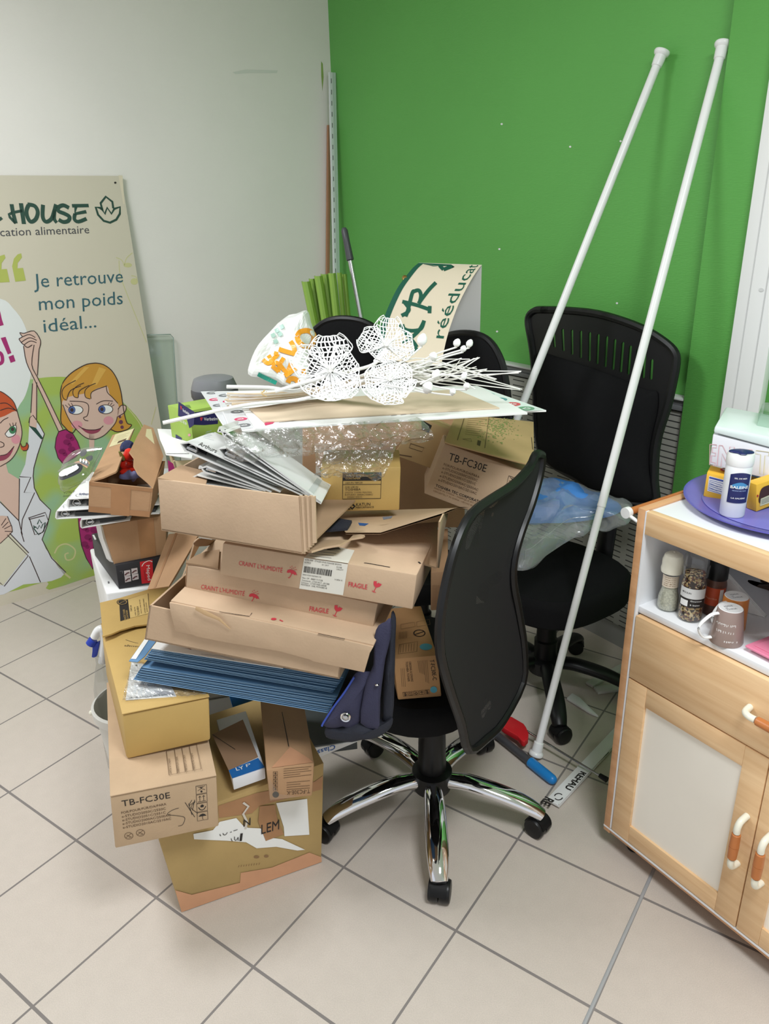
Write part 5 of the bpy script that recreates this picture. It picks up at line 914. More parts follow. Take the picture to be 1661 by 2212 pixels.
fp = plane3(A(*(222.4, 1374.4), gd.tl.y + 0.30), A(*(320.4, 1349), gd.tl.y + 0.36), A(*(215.8, 1301.9), gd.tl.y + 0.52))
fq = [(215.8, 1301.9), (259.5, 1291.3), (312.5, 1275.4), (362.3, 1260.5), (370.7, 1272.2), (349.5, 1311.9), (328.3, 1338.4), (320.4, 1347.9), (291.3, 1351.7), (259.5, 1360.9), (240.9, 1368.9), (222.4, 1374.4)]
m = MB(); m.prism([fp.P_(q) for q in fq], -fp.n * 0.004, M_gold)
m.pp(fp, [(257.4, 1298.1), (275.9, 1295), (280.7, 1335.8), (260, 1342.1)], M_print); m.pd(fp, (264.2, 1301.3), 12, 6.5, M_print); m.pr(fp, (264.2, 1301.3), 9.5, 5, 1.2, M_gold, 0.0014); m.ps(fp, [(259.5, 1303.4), (269, 1299.2)], 1.2, M_gold, 0.0014)
m.pp(fp, [(275.9, 1295), (319.6, 1282.3), (323, 1325.2), (280.7, 1335.8)], mat('golden_panel', (206, 176, 112), 0.6), 0.0005); rect(m, fp, [(275.9, 1295), (319.6, 1282.3), (323, 1325.2), (280.7, 1335.8)], 0.9, M_print)
for s_, x, y0, y1, hh, mt in (('TNFC30', 400, 835, 785, 14, M_print), ('FOR USE IN', 432, 866, 800, 10, M_print), ('TOSHIBA', 460, 868, 792, 17, M_print), ('DIGITAL COPIER PRINTERS', 478, 850, 738, 8, M_brownprint), ('E-STUDIO 2000AC/2500AC', 510, 848, 730, 10, M_print), ('2010AC/2510AC', 526, 838, 760, 9, M_print)): m.pt(fp, crop_z6(x, y0), crop_z6(x - 14 * (y0 - y1) / 100, y1), crop_z6(x - hh, y0 + 2), s_, mt)
m.pt(fp, (273.2, 1339.7), (269.5, 1317.2), (268.7, 1340.5), 'WASTE TONER', M_gold, off=0.0016); m.pt(fp, (278.5, 1337.4), (275.4, 1318.8), (274.6, 1338.1), 'CONTAINER', M_gold, off=0.0016)
m.build('end_flap', root)
m = MB(); g0, g1 = gd.tl + gd.b, gd.tr + gd.b; gx = gd.b.normalized() * 0.10; gh = V((0, 0, gd.tl.z - gd.bl.z)); g0 = g0 + (g1 - g0) * 0.03; dz_ = V((0, 0, 0.012)); m.prism([g0 - gh, g1 - gh, g1 + gx - gh, g0 + gx - gh], V((0, 0, 0.004)), M_gold); m.prism([g0 - gh, g0 + gx - gh, g0 + gx - dz_, g0 - dz_], (g1 - g0).normalized() * 0.004, M_gold); m.prism([g0 + gx - gh, g1 + gx - gh, g1 + gx - dz_, g0 + gx - dz_], -gx.normalized() * 0.004, M_gold); m.build('open_end', root)
# plastic sleeve with papers on the golden carton
hg2 = hplane(zG + 0.0008); m = MB(); q = [hg2.P_(crop_z6(*a)) for a in ((392, 1250), (640, 1290), (760, 1530), (345, 1560))]; m.prism(q, V((0, 0, 0.0015)), M_paper)
hg3 = hplane(zG + 0.0026); m.pp(hg3, [(332.3, 1491.5), (376, 1494.7), (378.7, 1502.6), (333.6, 1498.7)], mat('pale_grey_panel', (198, 198, 200), 0.5), 0.0002); m.pt(hg3, (278.5, 1509.5), (374.7, 1501.1), (278.5, 1506.4), 'GROUPE NATIONAL VENTE INDUSTRIE', M_print, off=0.0004); m.pd(hg3, (294.4, 1437.7), 2.2, 1.6, M_grey)
root = m.build('paper_sheet', None, sum(q, V()) / 4); tag(root, 'white printed papers in a clear sleeve between the golden carton and the blue folders', 'papers')
def crumple(q, nu, nv, amp, sc, mt, lift=0.006, seed=0):
    Q = [V(p) for p in q]
    def f(u, v):
        p = Q[0].lerp(Q[1], u).lerp(Q[3].lerp(Q[2], u), v); n = V((0, 0, 1)); w_ = noise.noise(p * sc + V((seed, 0, 0))); w2 = abs(noise.noise(p * sc * 2.3 + V((0, seed, 0))))
        return p + n * (lift + amp * (abs(w_) + 0.6 * w2))
    m = MB(); m.grid(f, nu, nv, mt, False); return m
m = crumple([hg3.P_(crop_z6(*a)) for a in ((398, 1235), (820, 1330), (1010, 1525), (322, 1575))], 34, 16, 0.008, 28, M_film, 0.002, 3); m.build('clear_sleeve', root)

# blue-labelled box and long brown carton in the gap
zL2 = max(big.tl.z, big.tr.z) + 0.001
bb = Face((501.8, 1683.2), (572.4, 1659.8), (574, 1682.2), (505.1, 1706.9), z=zL2, head=20, dep=0.24); pl = bb.pl
root = empty('blue_white_box', bb.base, 'low brown topped box with blue and white end in the dark gap between the cartons', 'box')
m = bb.body(mat('white_card', (228, 230, 234), 0.5), 0.002); ht = bb.top; M_lblue = mat('label_bright_blue', (32, 108, 182), 0.45)
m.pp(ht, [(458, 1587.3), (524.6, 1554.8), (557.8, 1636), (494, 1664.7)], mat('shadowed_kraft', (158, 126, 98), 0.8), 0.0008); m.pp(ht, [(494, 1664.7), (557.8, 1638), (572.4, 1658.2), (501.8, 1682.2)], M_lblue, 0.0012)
m.pt(ht, (511, 1666), (527.9, 1661.4), (508.4, 1659.5), 'LY', M_paper, 0.02, off=0.0016); m.pt(ht, (532.7, 1658.2), (542.5, 1654.9), (530.5, 1652.3), 'P', M_paper, off=0.0016); m.ps(ht, [(458.9, 1587.3), (508.4, 1619.8)], 1.2, M_print, 0.0014); m.build('body', root)
bx = Face((505.1, 1536.9), (566.9, 1522.3), (566.9, 1610), (508.4, 1616.5), Y=bb.tl.y + 0.40, head=20, dep=0.05); m = bx.body(mat('label_bright_blue', (32, 108, 182)), 0.002); m.pp(bx.pl, [(524.6, 1556.4), (550.6, 1549.9), (553.9, 1587.3), (531.1, 1584)], mat('pale_grey_panel', (198, 198, 200)), 0.0008)
for v in m.v: pass
zmn = min(p.z for p in m.v); c = bx.corners(); m = MB(); c = [V((p.x, p.y, zL + 0.002)) if i < 4 else p for i, p in enumerate(c)]; m.hexa(c, mat('label_bright_blue', (32, 108, 182)), 0.002); m.pp(bx.pl, [(524.6, 1556.4), (550.6, 1549.9), (553.9, 1587.3), (531.1, 1584)], mat('pale_grey_panel', (198, 198, 200)), 0.0008)
tag(m.build('blue_carton', None, (bx.base.x, bx.base.y, zL + 0.002)), 'bright blue carton at the back of the dark gap under the folders', 'carton')
lb = Face((575, 1663.7), (679, 1649.1), (674.5, 1719.9), (583.1, 1729), z=zL2, head=11, dep=0.36); pl = lb.pl
root = empty('toner_carton', lb.base, 'long narrow brown carton with a black dot on its end, on the big taped carton', 'carton')
m = lb.body(M_card3, 0.004)
m.pd(pl, (595.5, 1716), 7, 6.5, M_print); lines(m, pl, [(612.4, 1658.2), (672.5, 1653), (672.5, 1675.1), (612.4, 1682.2)], 5, 1.0, M_brownprint, [1, 0.9, 1, 0.6])
lines(m, pl, [(618.9, 1688.1), (669.3, 1683.2), (669.3, 1704.3), (618.9, 1707.6)], 4, 1.0, M_brownprint, [1, 0.6, 1]); m.pt(pl, (669.3, 1704.3), (618.9, 1708.2), (669.6, 1712.8), 'T-FC30E-K', M_brownprint)
for k in range(5): rect(m, pl, [crop_z7(1262, 575 + 26 * k), crop_z7(1290, 572 + 26 * k), crop_z7(1290, 594 + 26 * k), crop_z7(1262, 598 + 26 * k)], 0.9, M_brownprint); m.pd(pl, crop_z7(1276, 585 + 26 * k), 2.4, 2.4, M_brownprint, n=8)
m.build('body', root)
m = MB(); m.pp(lb.top, [(608.5, 1538.5), (609.8, 1538.5), (624.7, 1613.3), (622.8, 1613.3)], M_print, 0.001); m.pp(lb.top, [(586.4, 1659.5), (627, 1613.9), (667.6, 1639.3), (675.8, 1647.4)], M_tapep, 0.0014); m.pp(lb.pl, [(578.2, 1675.1), (602.6, 1714.1), (648.1, 1718.9), (583.1, 1728.4)], film('clear_tape', (0.96, 0.94, 0.9), 0.08, 0.4, 0.15), 0.0018); m.build('tape', root)
# grey archive box with white printed edge behind it
fq = [(668.2, 1623.3), (696.8, 1607.7), (772.6, 1602.4), (678.4, 1640.5), (666.1, 1643.8)]
ab = vplane(A(*(721.4, 1619.2), 1.66), 20)
p0, p1 = ab.P_((664, 1655)), ab.P_((772.6, 1602.4)); root = empty('archive_box', V(((p0.x + p1.x) / 2, (p0.y + p1.y) / 2 + 0.1, p0.z - 0.02)), 'dark grey archive box with a white upside-down printed edge under the folders', 'archive box')
m = MB(); q = [ab.P_(a) for a in ((668.2, 1617.1), (772.6, 1602), (678.4, 1640.5), (668.2, 1642.9))]; m.prism(q, -ab.n * 0.004, M_whiteplastic)
m.pt(ab, (723.5, 1607.7), (675.6, 1624.1), (724.7, 1617.6), 'Classe', mat('label_blue_print', (36, 92, 168), 0.5), 0.01); m.build('printed_edge', root)
m = MB(); top = [ab.P_((660, 1615.1)), ab.P_((772.6, 1601.2)), ab.P_((772.6, 1601.2)) - ab.n * 0.2 + V((0, 0, 0.02)), ab.P_((660, 1615.1)) - ab.n * 0.2 + V((0, 0, 0.02))]; m.prism([p - ab.n * 0.004 for p in top], V((0, 0, -0.03)), mat('dark_grey_board', (74, 78, 78), 0.5), 0.002); m.build('body', root)
# bucket and spray bottle
bc = V((-0.60, 1.84, 0)); M_buck = mat('off_white_plastic', (216, 214, 206), 0.4, noise_amt=0.03, nscale=12)
rim = Pl(bc, V((0, 1, 0))); rl_ = A(201, 1512, bc.y); zbk = rl_.z; rb = bc.x - rl_.x + 0.0; 
rb = 0.115; bc.x = rl_.x + rb
root = empty('bucket', bc, 'dirty white plastic bucket on the floor at the left of the cartons', 'bucket')
m = MB(); m.lathe([(1e-6, 0.004), (rb * 0.72, 0.004), (rb * 0.93, zbk), (rb * 0.97, zbk), (rb * 1.0, zbk - 0.004), (rb * 0.99, zbk - 0.03), (rb * 0.92, zbk - 0.034), (rb * 0.76, 0.0), (1e-6, 0.0)], bc, M_buck, n=48); m.build('body', root)
m = MB(); m.ball(bc + V((-rb * 1.02, -0.02, zbk - 0.03)), 0.008, M_ivory); m.build('lug', root)
sp = V((bc.x + 0.005, bc.y + 0.035, 0.006)); zt_b = A(215, 1420, sp.y).z
sx_ = A(222, 1450, sp.y).x; sp.x = sx_
root = empty('spray_bottle', sp, 'clear spray bottle with a blue and white trigger standing in the white bucket', 'spray bottle')
m = MB(); H_ = A(222, 1418, sp.y).z; m.lathe([(0.034, 0), (0.037, 0.006), (0.037, H_ * 0.62), (0.034, H_ * 0.72), (0.020, H_ * 0.88), (0.014, H_ * 0.93), (0.014, H_)], sp, M_bottle, n=28); m.build('bottle', root)
hp = A(216, 1372, sp.y); m = MB(); xl = V((-1, -0.35, 0)).normalized()
m.sweep(smooth_curve([A(*q, sp.y) for q in ((221, 1430), (225, 1400), (226, 1376), (221, 1360), (212, 1362), (204, 1376))], 5), 0.012, 0.013, M_whiteplastic, 12, up=(0.0, -1, 0.1)); m.build('trigger_head', root)
M_trig = mat('cobalt_blue_plastic', (36, 62, 170), 0.35); nz = A(194, 1393, sp.y - 0.004); m = MB(); ax_ = V((0.55, 0.15, 0.72)); m.lathe([(0.011, 0), (0.0135, 0.002), (0.0135, 0.018), (0.011, 0.020)], nz, M_trig, ax_, 24); m.lathe([(0.006, -0.001), (0.006, 0.001)], nz, M_navyd, ax_, 16); m.build('nozzle', root)
tr = [A(*q, sp.y) for q in ((200.7, 1392.9), (208.8, 1387.5), (215.9, 1384.7), (214.2, 1398.3), (210.2, 1415.9), (204.7, 1418.9), (199.1, 1418), (200.7, 1405.1))]; m = MB(); m.prism([p - V((0, 0.006, 0)) for p in tr], V((0, 0.012, 0)), M_trig, 0.002); m.build('trigger', root)

# ================================================================== blue hanging folders (two bundles lying on the golden carton and the chair seat)
fpl = vplane(Z(*(286, 1468.7), zG + 0.020), -12); back = -fpl.n * 0.235
def folder(a0, a1, b0, b1, k, n, label, grp, strip=False):
    L0 = fpl.P_(lerp2(a0, a1, k / n)); L1 = fpl.P_(lerp2(a0, a1, (k + 1) / n)); R0 = fpl.P_(lerp2(b0, b1, k / n)); R1 = fpl.P_(lerp2(b0, b1, (k + 1) / n))
    L0, R0 = L0.lerp(L1, 0.04), R0.lerp(R1, 0.04); t0, t1 = L0.lerp(L1, 0.42), R0.lerp(R1, 0.42); jit = random.uniform(-0.003, 0.002)
    f = fpl.n * jit; root = empty('hanging_folder', (L1 + R1) / 2 + back / 2, label, 'folder', grp)
    m = MB(); up = (L0 - L1).normalized(); e = (R0 - L0).normalized()
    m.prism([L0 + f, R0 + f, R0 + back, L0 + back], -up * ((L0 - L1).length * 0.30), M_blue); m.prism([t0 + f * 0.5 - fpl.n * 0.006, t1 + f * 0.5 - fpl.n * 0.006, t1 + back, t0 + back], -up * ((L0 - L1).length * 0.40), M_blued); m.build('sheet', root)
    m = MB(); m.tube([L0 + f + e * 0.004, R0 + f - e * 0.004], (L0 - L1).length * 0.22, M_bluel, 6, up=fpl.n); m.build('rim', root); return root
for k in range(14): folder((304.5, 1441.7), (287.3, 1468.7), (728.6, 1505.5), (706.9, 1541.7), k, 14, 'blue hanging folder in the lower of the two stacked blue bundles', 'blue folders in the lower bundle')
for k in range(12): folder((325.2, 1404.6), (308.7, 1427.2), (741.2, 1465.1), (715.9, 1499.8), k, 12, 'blue hanging folder in the upper of the two stacked blue bundles', 'blue folders in the upper bundle')
topz = fpl.P_((325.2, 1404.6)).z; 
pf = plane3(fpl.P_((325.2, 1404.1)), fpl.P_((741.2, 1464.4)), fpl.P_((325.2, 1404.1)) + back)
lf = plane3(fpl.P_((296.6, 1427.9)), fpl.P_((296.6, 1427.9)) + hd(-12), fpl.P_((296.6, 1427.9)) + back + V((0, 0, 0.03)))
root = empty('hanging_folder', lf.P_((301.9, 1412.6)), 'blue hanging folder with a white index strip sticking out at the left end', 'folder')
m = MB(); q = [lf.P_(crop_z6(*a)) for a in ((372, 1238), (500, 1058), (592, 1078), (560, 1120), (500, 1200), (440, 1246))]; m.prism(q, lf.n * -0.0015, M_blue); m.build('sheet', root)
m = MB(); m.prism([lf.P_(crop_z6(*a), 0.0006) for a in ((390, 1222), (500, 1062), (534, 1068), (430, 1224))], lf.n * 0.0006, M_paper); m.build('index_strip', root)
m = MB(); q = [pf.P_((327.3, 1402.5), 0.001), pf.P_((611.2, 1445.2), 0.001), pf.P_((611.2, 1445.2), 0.001) + back * 0.8, pf.P_((333.6, 1387.4), 0.001) + back * 0.5]; m.prism(q, pf.n * 0.0012, M_paper); m.ps(pf, [(398.5, 1399.9), (405.2, 1402), (413.1, 1404.6)], 2.5, mat('dark_red_print', (110, 30, 50), 0.5), 0.0028); m.ps(pf, [(434.3, 1415.2), (479.3, 1420), (505.8, 1427.4)], 2, mat('pale_grey_panel', (198, 198, 200)), 0.0028)
tag(m.build('paper_sheet', None, sum(q, V()) / 4), 'white printed sheet on the upper blue bundle under the lidded carton', 'papers')

# ================================================================== kraft cartons above
HB_ = -15
tx = Face((323, 1308), (742, 1402), (733, 1467), (312.5, 1381), Y=1.425, head=HB_, dep=0.22); zt3 = tx.tl.z
root = empty('lidded_carton', tx.base, 'flat kraft carton with drooping front lid flap, on the blue folders', 'carton')
m = tx.open_box(M_card2, M_cardin); m.build('body', root)
lp = vplane(tx.pl.P_((340, 1340)) + tx.pl.n * 0.012, HB_)
m = MB(); fq = [(365.4, 1301.9), (380, 1304.3), (596.7, 1349.5), (806.2, 1397.9), (798.3, 1411.6), (786.4, 1452.8), (734, 1441.6), (676.2, 1429), (669, 1425.3), (603.9, 1407.3), (484.6, 1387.4), (423.7, 1375.5), (418.4, 1372.3), (378.7, 1363.8), (367.5, 1319.9)]
m.prism([lp.P_(q) for q in fq], -lp.n * 0.005, M_card2, 0.001); ltl, ltr = lp.P_((366.8, 1303.4)), lp.P_((806.2, 1398.6)); lid = [ltl, ltr, ltr + tx.b + V((0, 0, 0.006)), ltl + tx.b + V((0, 0, 0.006))]; m.prism([p - lp.n * 0.0045 for p in lid], V((0, 0, 0.0045)), M_card2, 0.001)
ltop = plane3(lid[0], lid[1], lid[2] + V((0, 0, 0.0046))); ltop = Pl(lid[0] + V((0, 0, 0.0046)), (lid[1] - lid[0]).cross(lid[2] - lid[1]))
m.ps(ltop, [(603.9, 1339.4), (611.2, 1343)], 3, M_red); m.pd(ltop, (591.3, 1337.9), 6, 2.5, M_red); m.ps(ltop, [(687, 1369.4), (744.8, 1381.3)], 2.2, M_print)
m.ps(ltop, [(473.9, 1322.4), (538.9, 1332.2), (544.3, 1324.9)], 1.6, M_print, 0.0012); m.build('lid', root)
m = MB(); m.sweep([lp.P_((426.4, 1309.3), 0.008), lp.P_((450.2, 1319.9), 0.010), lp.P_((476.7, 1333.1), 0.008), lp.P_((499.2, 1357), 0.004)], [0.005, 0.006, 0.004, 0.001], 0.0007, mat('tan_packing_strap', (204, 170, 128), 0.5), 6, up=lp.n); m.build('loose_strap', root)
m = MB(); sp_ = plane3(tx.tl, tx.bl, tx.tl + tx.b); q = [sp_.P_(crop_z6(*a)) for a in ((540, 782), (560, 772), (745, 640), (800, 560), (860, 400), (900, 260), (935, 232), (940, 290), (890, 380), (840, 460), (800, 560), (770, 640), (720, 690), (560, 800))]; m.prism(q, hd(HB_) * 0.004, M_card2); m.build('torn_side_wall', root)

cl = Face((403.5, 1220.2), (816.3, 1304.7), (802.6, 1371.5), (398.8, 1296), Y=1.455, head=HB_, dep=0.20); pl = cl.pl
root = empty('shelf_carton', cl.base, 'long kraft carton printed CRAINT L HUMIDITE and FRAGILE in red, lower of the pair', 'carton')
def red_prints(m, pl, t1, f1, t2, f2):
    m.pt(pl, t1[0], t1[1], t1[2], "CRAINT L'HUMIDITÉ", M_red); umbrella(m, pl, f1, M_red); m.pt(pl, t2[0], t2[1], t2[2], 'FRAGILE', M_red, 0.01); goblet(m, pl, f2, M_red)
m = cl.body(M_card2, 0.003)
red_prints(m, pl, ((434.2, 1271.5), (528.1, 1287), (435.3, 1262.1)), lambda u, v: crop_z8(436 + 66 * u - 4 * v, 366 + 74 * v + 8 * u), ((668.2, 1319.2), (709.4, 1324.9), (669.3, 1309.4)), lambda u, v: crop_z8(936 + 62 * u, 462 + 68 * v))
m.build('body', root)
m = MB(); q = [cl.pl.P_(crop_z6(*a), 0.0) for a in ((835, 448), (905, 395), (1112, 300), (1112, 500), (960, 480))]; sidep = Pl(cl.tl, (cl.tr - cl.tl).cross(cl.b)); q = [sidep.P_(crop_z6(*a), 0.001) for a in ((835, 452), (905, 400), (1000, 360), (1112, 345), (1100, 496), (960, 470))]; m.prism(q, V((0, 0, 0.004)), M_cardin); m.build('top_flap', root)
m = MB(); ep = plane3(cl.tl, cl.bl, cl.tl + cl.b); q = [cl.tl + V((0, 0, -0.004)), cl.bl + V((0, 0, 0.004)), cl.bl + hd(HB_) * -0.012 + cl.b * 0.12, cl.tl + hd(HB_) * -0.014 + cl.b * 0.12]; m.prism(q, cl.b.normalized() * 0.004, M_card3)
q = [ep.P_(crop_z6(*a)) for a in ((900, 290), (960, 250), (1050, 262), (1135, 268), (1010, 300), (925, 305))]; m.prism(q, V((0, 0, 0.004)), M_cardin); m.build('crushed_end_flap', root)

cu_ = Face((481.1, 1173.2), (900.9, 1241.9), (891.1, 1317), (474.6, 1241.1), Y=1.405, head=HB_, dep=0.20); pl = cu_.pl
root = empty('shelf_carton', cu_.base, 'long kraft carton printed in red with a white barcode label, upper of the pair', 'carton')
m = cu_.body(M_card2, 0.003)
red_prints(m, pl, ((515.8, 1220.2), (609.7, 1236.8), (516.9, 1210.8)), lambda u, v: crop_z8(662 + 66 * u - 4 * v, 222 + 76 * v + 8 * u), ((752.8, 1266.4), (793.2, 1272.9), (753.5, 1256.3)), lambda u, v: crop_z8(1170 + 62 * u, 318 + 68 * v))
tp_ = cu_.top; m.ps(tp_, [(786.4, 1216.6), (791.8, 1216.9), (842.3, 1226)], 2.4, M_print); m.ps(tp_, [(903.7, 1214.4), (908.1, 1218)], 4, M_print); m.build('body', root)
m = MB(); M_label = mat('shipping_label', (226, 223, 212), 0.45); lq = [(657.4, 1204.3), (752, 1218), (741.2, 1285.2), (646.6, 1270.8)]; m.pp(pl, lq, M_label, 0.0012); g = quadmap(lq)
m.pp(tp_, [(657.4, 1204.3), (669, 1194.2), (690.6, 1183.3), (726.8, 1182.6), (765.8, 1189.8), (752, 1218)], M_label, 0.0012)
x_ = 0.04
while x_ < 0.66:
    wv = random.choice((0.006, 0.006, 0.012, 0.018)); m.pp(pl, [g(x_, 0.26), g(x_ + wv, 0.26), g(x_ + wv, 0.46), g(x_, 0.46)], M_print, 0.0018); x_ += wv + random.choice((0.006, 0.012))
for s_, u0, u1, v, hh in (('6270-1904 - ETAGES DIVES RANGEE 8X5M/A', 0.03, 0.86, 0.075, 0.05), ('10 PCS', 0.03, 0.17, 0.165, 0.05), ('44 / 2017', 0.42, 0.58, 0.155, 0.045), ('KOSB', 0.76, 0.88, 0.16, 0.045), ('CARLOTT', 0.76, 0.92, 0.23, 0.045), ('0021020106560170', 0.03, 0.45, 0.555, 0.045), ('14,856 K', 0.76, 0.94, 0.56, 0.045), ('Nos. OF : BBBF171723B', 0.03, 0.50, 0.66, 0.05), ('Commande : CTZ519017 - 8515BB', 0.03, 0.66, 0.74, 0.05), ('Livraison : CTZ519085-0000B', 0.03, 0.60, 0.81, 0.05), ('MONTREUX - DARL MONASBEE 4B', 0.03, 0.62, 0.88, 0.05)): m.pt(pl, g(u0, v), g(u1, v), g(u0, v - hh), s_, mat('label_grey_ink', (88, 86, 82), 0.6), off=0.0018)
for k in range(4): m.ps(tp_, [crop_z8(800 + 14 * k, 172 - 14 * k), crop_z8(930 + 14 * k, 186 - 14 * k)], 1.4, mat('label_grey_ink', (88, 86, 82)), 0.0018)
m.pp(tp_, [(705.1, 1185.5), (732.2, 1184.1), (735.8, 1188.4), (706.9, 1189.8)], mat('label_grey_ink', (88, 86, 82)), 0.0018); m.build('shipping_label', root)

# open tray carton that holds the ring binders
tr_F = Face((341, 1035), (645, 1073), (653, 1197), (349, 1146), Y=1.385, head=HB_ - 4, dep=0.30)
root = empty('tray_carton', tr_F.base, 'open kraft tray carton holding the fanned white ring binders', 'carton')
m = MB(); pl = tr_F.pl; m.prism([tr_F.tl, tr_F.tr, tr_F.br, tr_F.bl], -pl.n * 0.005, M_card2, 0.001); m.build('front_wall', root)
m = MB(); b2 = tr_F.b * 0.55; m.prism([tr_F.bl, tr_F.br, tr_F.br + tr_F.b, tr_F.bl + tr_F.b], V((0, 0, 0.004)), M_cardin); m.build('bottom', root)
m = MB(); lq = [tr_F.tl, tr_F.bl, tr_F.bl + tr_F.b, tr_F.tl + tr_F.b * 0.9 + V((0, 0, 0.0))]; m.prism(lq, hd(HB_) * 0.004, M_card2); m.prism([tr_F.tl, tr_F.tl + b2 * 0.5, tr_F.tl + b2 * 0.5 + hd(HB_) * 0.06 - V((0, 0, 0.012)), tr_F.tl + hd(HB_) * 0.10 - V((0, 0, 0.012))], V((0, 0, 0.003)), M_cardin); m.build('side_wall', root)
m = MB(); ex = hd(HB_ + 12)
for k in range(6):
    a = pl.P_((646 + 5.4 * k, 1071 + 1.5 * (k % 2))) ; b = pl.P_((653 + 4.6 * k, 1196 - 4.6 * k)); wv = ex * 0.0062; m.prism([a + pl.n * (0.002 * (k % 2)), a + wv + pl.n * (0.002 * ((k + 1) % 2)), b + wv + pl.n * (0.002 * ((k + 1) % 2)), b + pl.n * (0.002 * (k % 2))], -pl.n * 0.004, M_card2 if k % 2 else M_card)
m.build('crumpled_end_flap', root)

# white ring binders, short ends to the front, fanned open to the right
M_binder = mat('white_binder_vinyl', (232, 233, 231), 0.35); M_bindin = mat('binder_inside_grey', (122, 126, 124), 0.6); M_sheets = mat('binder_sheets', (190, 194, 190), 0.8)
bpl = vplane(tr_F.tl - pl.n * 0.035, HB_)
def binder(S1, S2, E1, E2, label, dep=0.27, txt=False, plx=None, mid=None, drop=None):
    """S1, S2: spine top and bottom; E1, E2: free edges of upper and lower cover"""
    p_ = plx or bpl; s1, s2, e1, e2 = p_.P_(S1), p_.P_(S2), p_.P_(E1), p_.P_(E2); bk = (-p_.n * 0.42 + ray(565, 1020).normalized() * 0.58).normalized() * dep; up = (s1 - s2).normalized(); t = 0.0028
    along = (e1 - s1).normalized(); root = empty('ring_binder', (s2 + e2) / 2 + bk / 2, label, 'binder', None)
    ch = s1 - up * 0.0 ; m = MB(); m.prism([s1 + along * 0.012, e1, e1 - up * t, s1 + along * 0.012 - up * t], bk, M_binder)
    if txt:
        tp = plane3(s1 + along * 0.012, e1, e1 + bk)
        m.pt(tp, txt[1], txt[2], txt[3], txt[0], M_print, 0, 0.3); lines(m, tp, txt[4], 5, 1.2, mat('pale_blue_ink', (120, 134, 150), 0.6), [0.5, 0.8, 0.6])
    m.build('front_cover', root)
    al2 = (e2 - s2).normalized(); m = MB(); m.prism([s2 + al2 * 0.012 + up * t, e2 + up * t, e2, s2 + al2 * 0.012], bk, M_binder); m.build('back_cover', root)
    m = MB(); o1 = s1 - along * 0.002 - up * 0.012; o2 = s2 - al2 * 0.002 + up * 0.012; m.prism([s1 + along * 0.012, o1, o2, s2 + al2 * 0.012, s2 + al2 * 0.014 + up * t, o2 + along * t, o1 + along * t, s1 + along * 0.014 - up * t], bk, M_binder); m.build('spine', root)
    m = MB(); mid1 = s1.lerp(s2, 0.5) + along * 0.02
    m.prism([s1 + along * 0.016 - up * 0.004, s1 + along * 0.060 - up * 0.006, s2 + al2 * 0.060 + up * 0.006, s2 + al2 * 0.016 + up * 0.004], bk * 0.9, M_navyd) if False else None
    rr = (s1 - s2).length * 0.36
    for d in (0.05, 0.45): 
        cc = s2.lerp(s1, 0.45) + along * (rr + 0.014) + bk * d; m.tube([cc + along * (rr * math.cos(2 * PI * k / 16)) + up * (rr * math.sin(2 * PI * k / 16)) for k in range(17)], 0.0013, M_steel, 6, up=p_.n, cap=False)
    m.box(s2 + up * 0.006 + al2 * 0.012 + bk * 0.02, al2 * 0.022, bk * 0.9, up * 0.006, M_steel, 0.001); m.poly([s1 + along * 0.006 - up * 0.010 + bk * 0.12, s1 + along * 0.05 - up * 0.006 + bk * 0.12, s2 + al2 * 0.05 + up * 0.006 + bk * 0.12, s2 + al2 * 0.006 + up * 0.010 + bk * 0.12], M_black); m.build('ring_mechanism', root)  # black sheet behind the rings paints in the shade of the deep spine
    m = MB(); q0 = s1.lerp(s2, 0.62) + along * 0.075; q1 = s1.lerp(s2, 0.93) + al2 * 0.075; f0 = e1.lerp(e2, 0.55); m.prism([q0 + bk * 0.08, f0 - along * 0.025 + bk * 0.08, e2 + up * 0.005 - al2 * 0.02 + bk * 0.08, q1 + bk * 0.08], bk * 0.85, M_sheets)
    m.poly([s1 + along * 0.02 - up * 0.004 + bk * 0.97, e1 - up * 0.004 + bk * 0.97, e2 + up * 0.004 + bk * 0.97, s2 + al2 * 0.02 + up * 0.004 + bk * 0.97], M_bindin); m.build('paper_block', root); return root
binder((413.1, 1022.4), (408.3, 1042.5), (565.2, 1060.5), (559.9, 1064.8), 'lowest white ring binder of the fan in the open tray carton', 0.22)
binder((433.2, 1001.7), (428.7, 1018.1), (586.4, 1061.6), (573.1, 1061.6), 'second lowest white ring binder of the fan in the tray carton', 0.22)
binder((395.6, 948.7), (386.4, 969.9), (653.9, 1069.3), (604.9, 1064.2), 'white ring binder with handwritten looking print on its cover, in the middle of the fan', 0.22, ('Arthurs', (427.4, 962), (467.2, 980), (430.6, 953.5), [(446, 932.8), (467.2, 924.9), (467.2, 956.7), (438, 946.1)]))
binder((477.7, 958.8), (469.3, 981.9), (694.4, 1087), (671.1, 1073.2), 'white ring binder second from the top of the fan, under the clear film', 0.24, drop=(560, 1040))
binder((475.1, 922.3), (470.3, 934.4), (693.6, 1083.8), (692.3, 1087), 'topmost white ring binder of the fan, right under the display boards', 0.20, drop=(590, 1000))

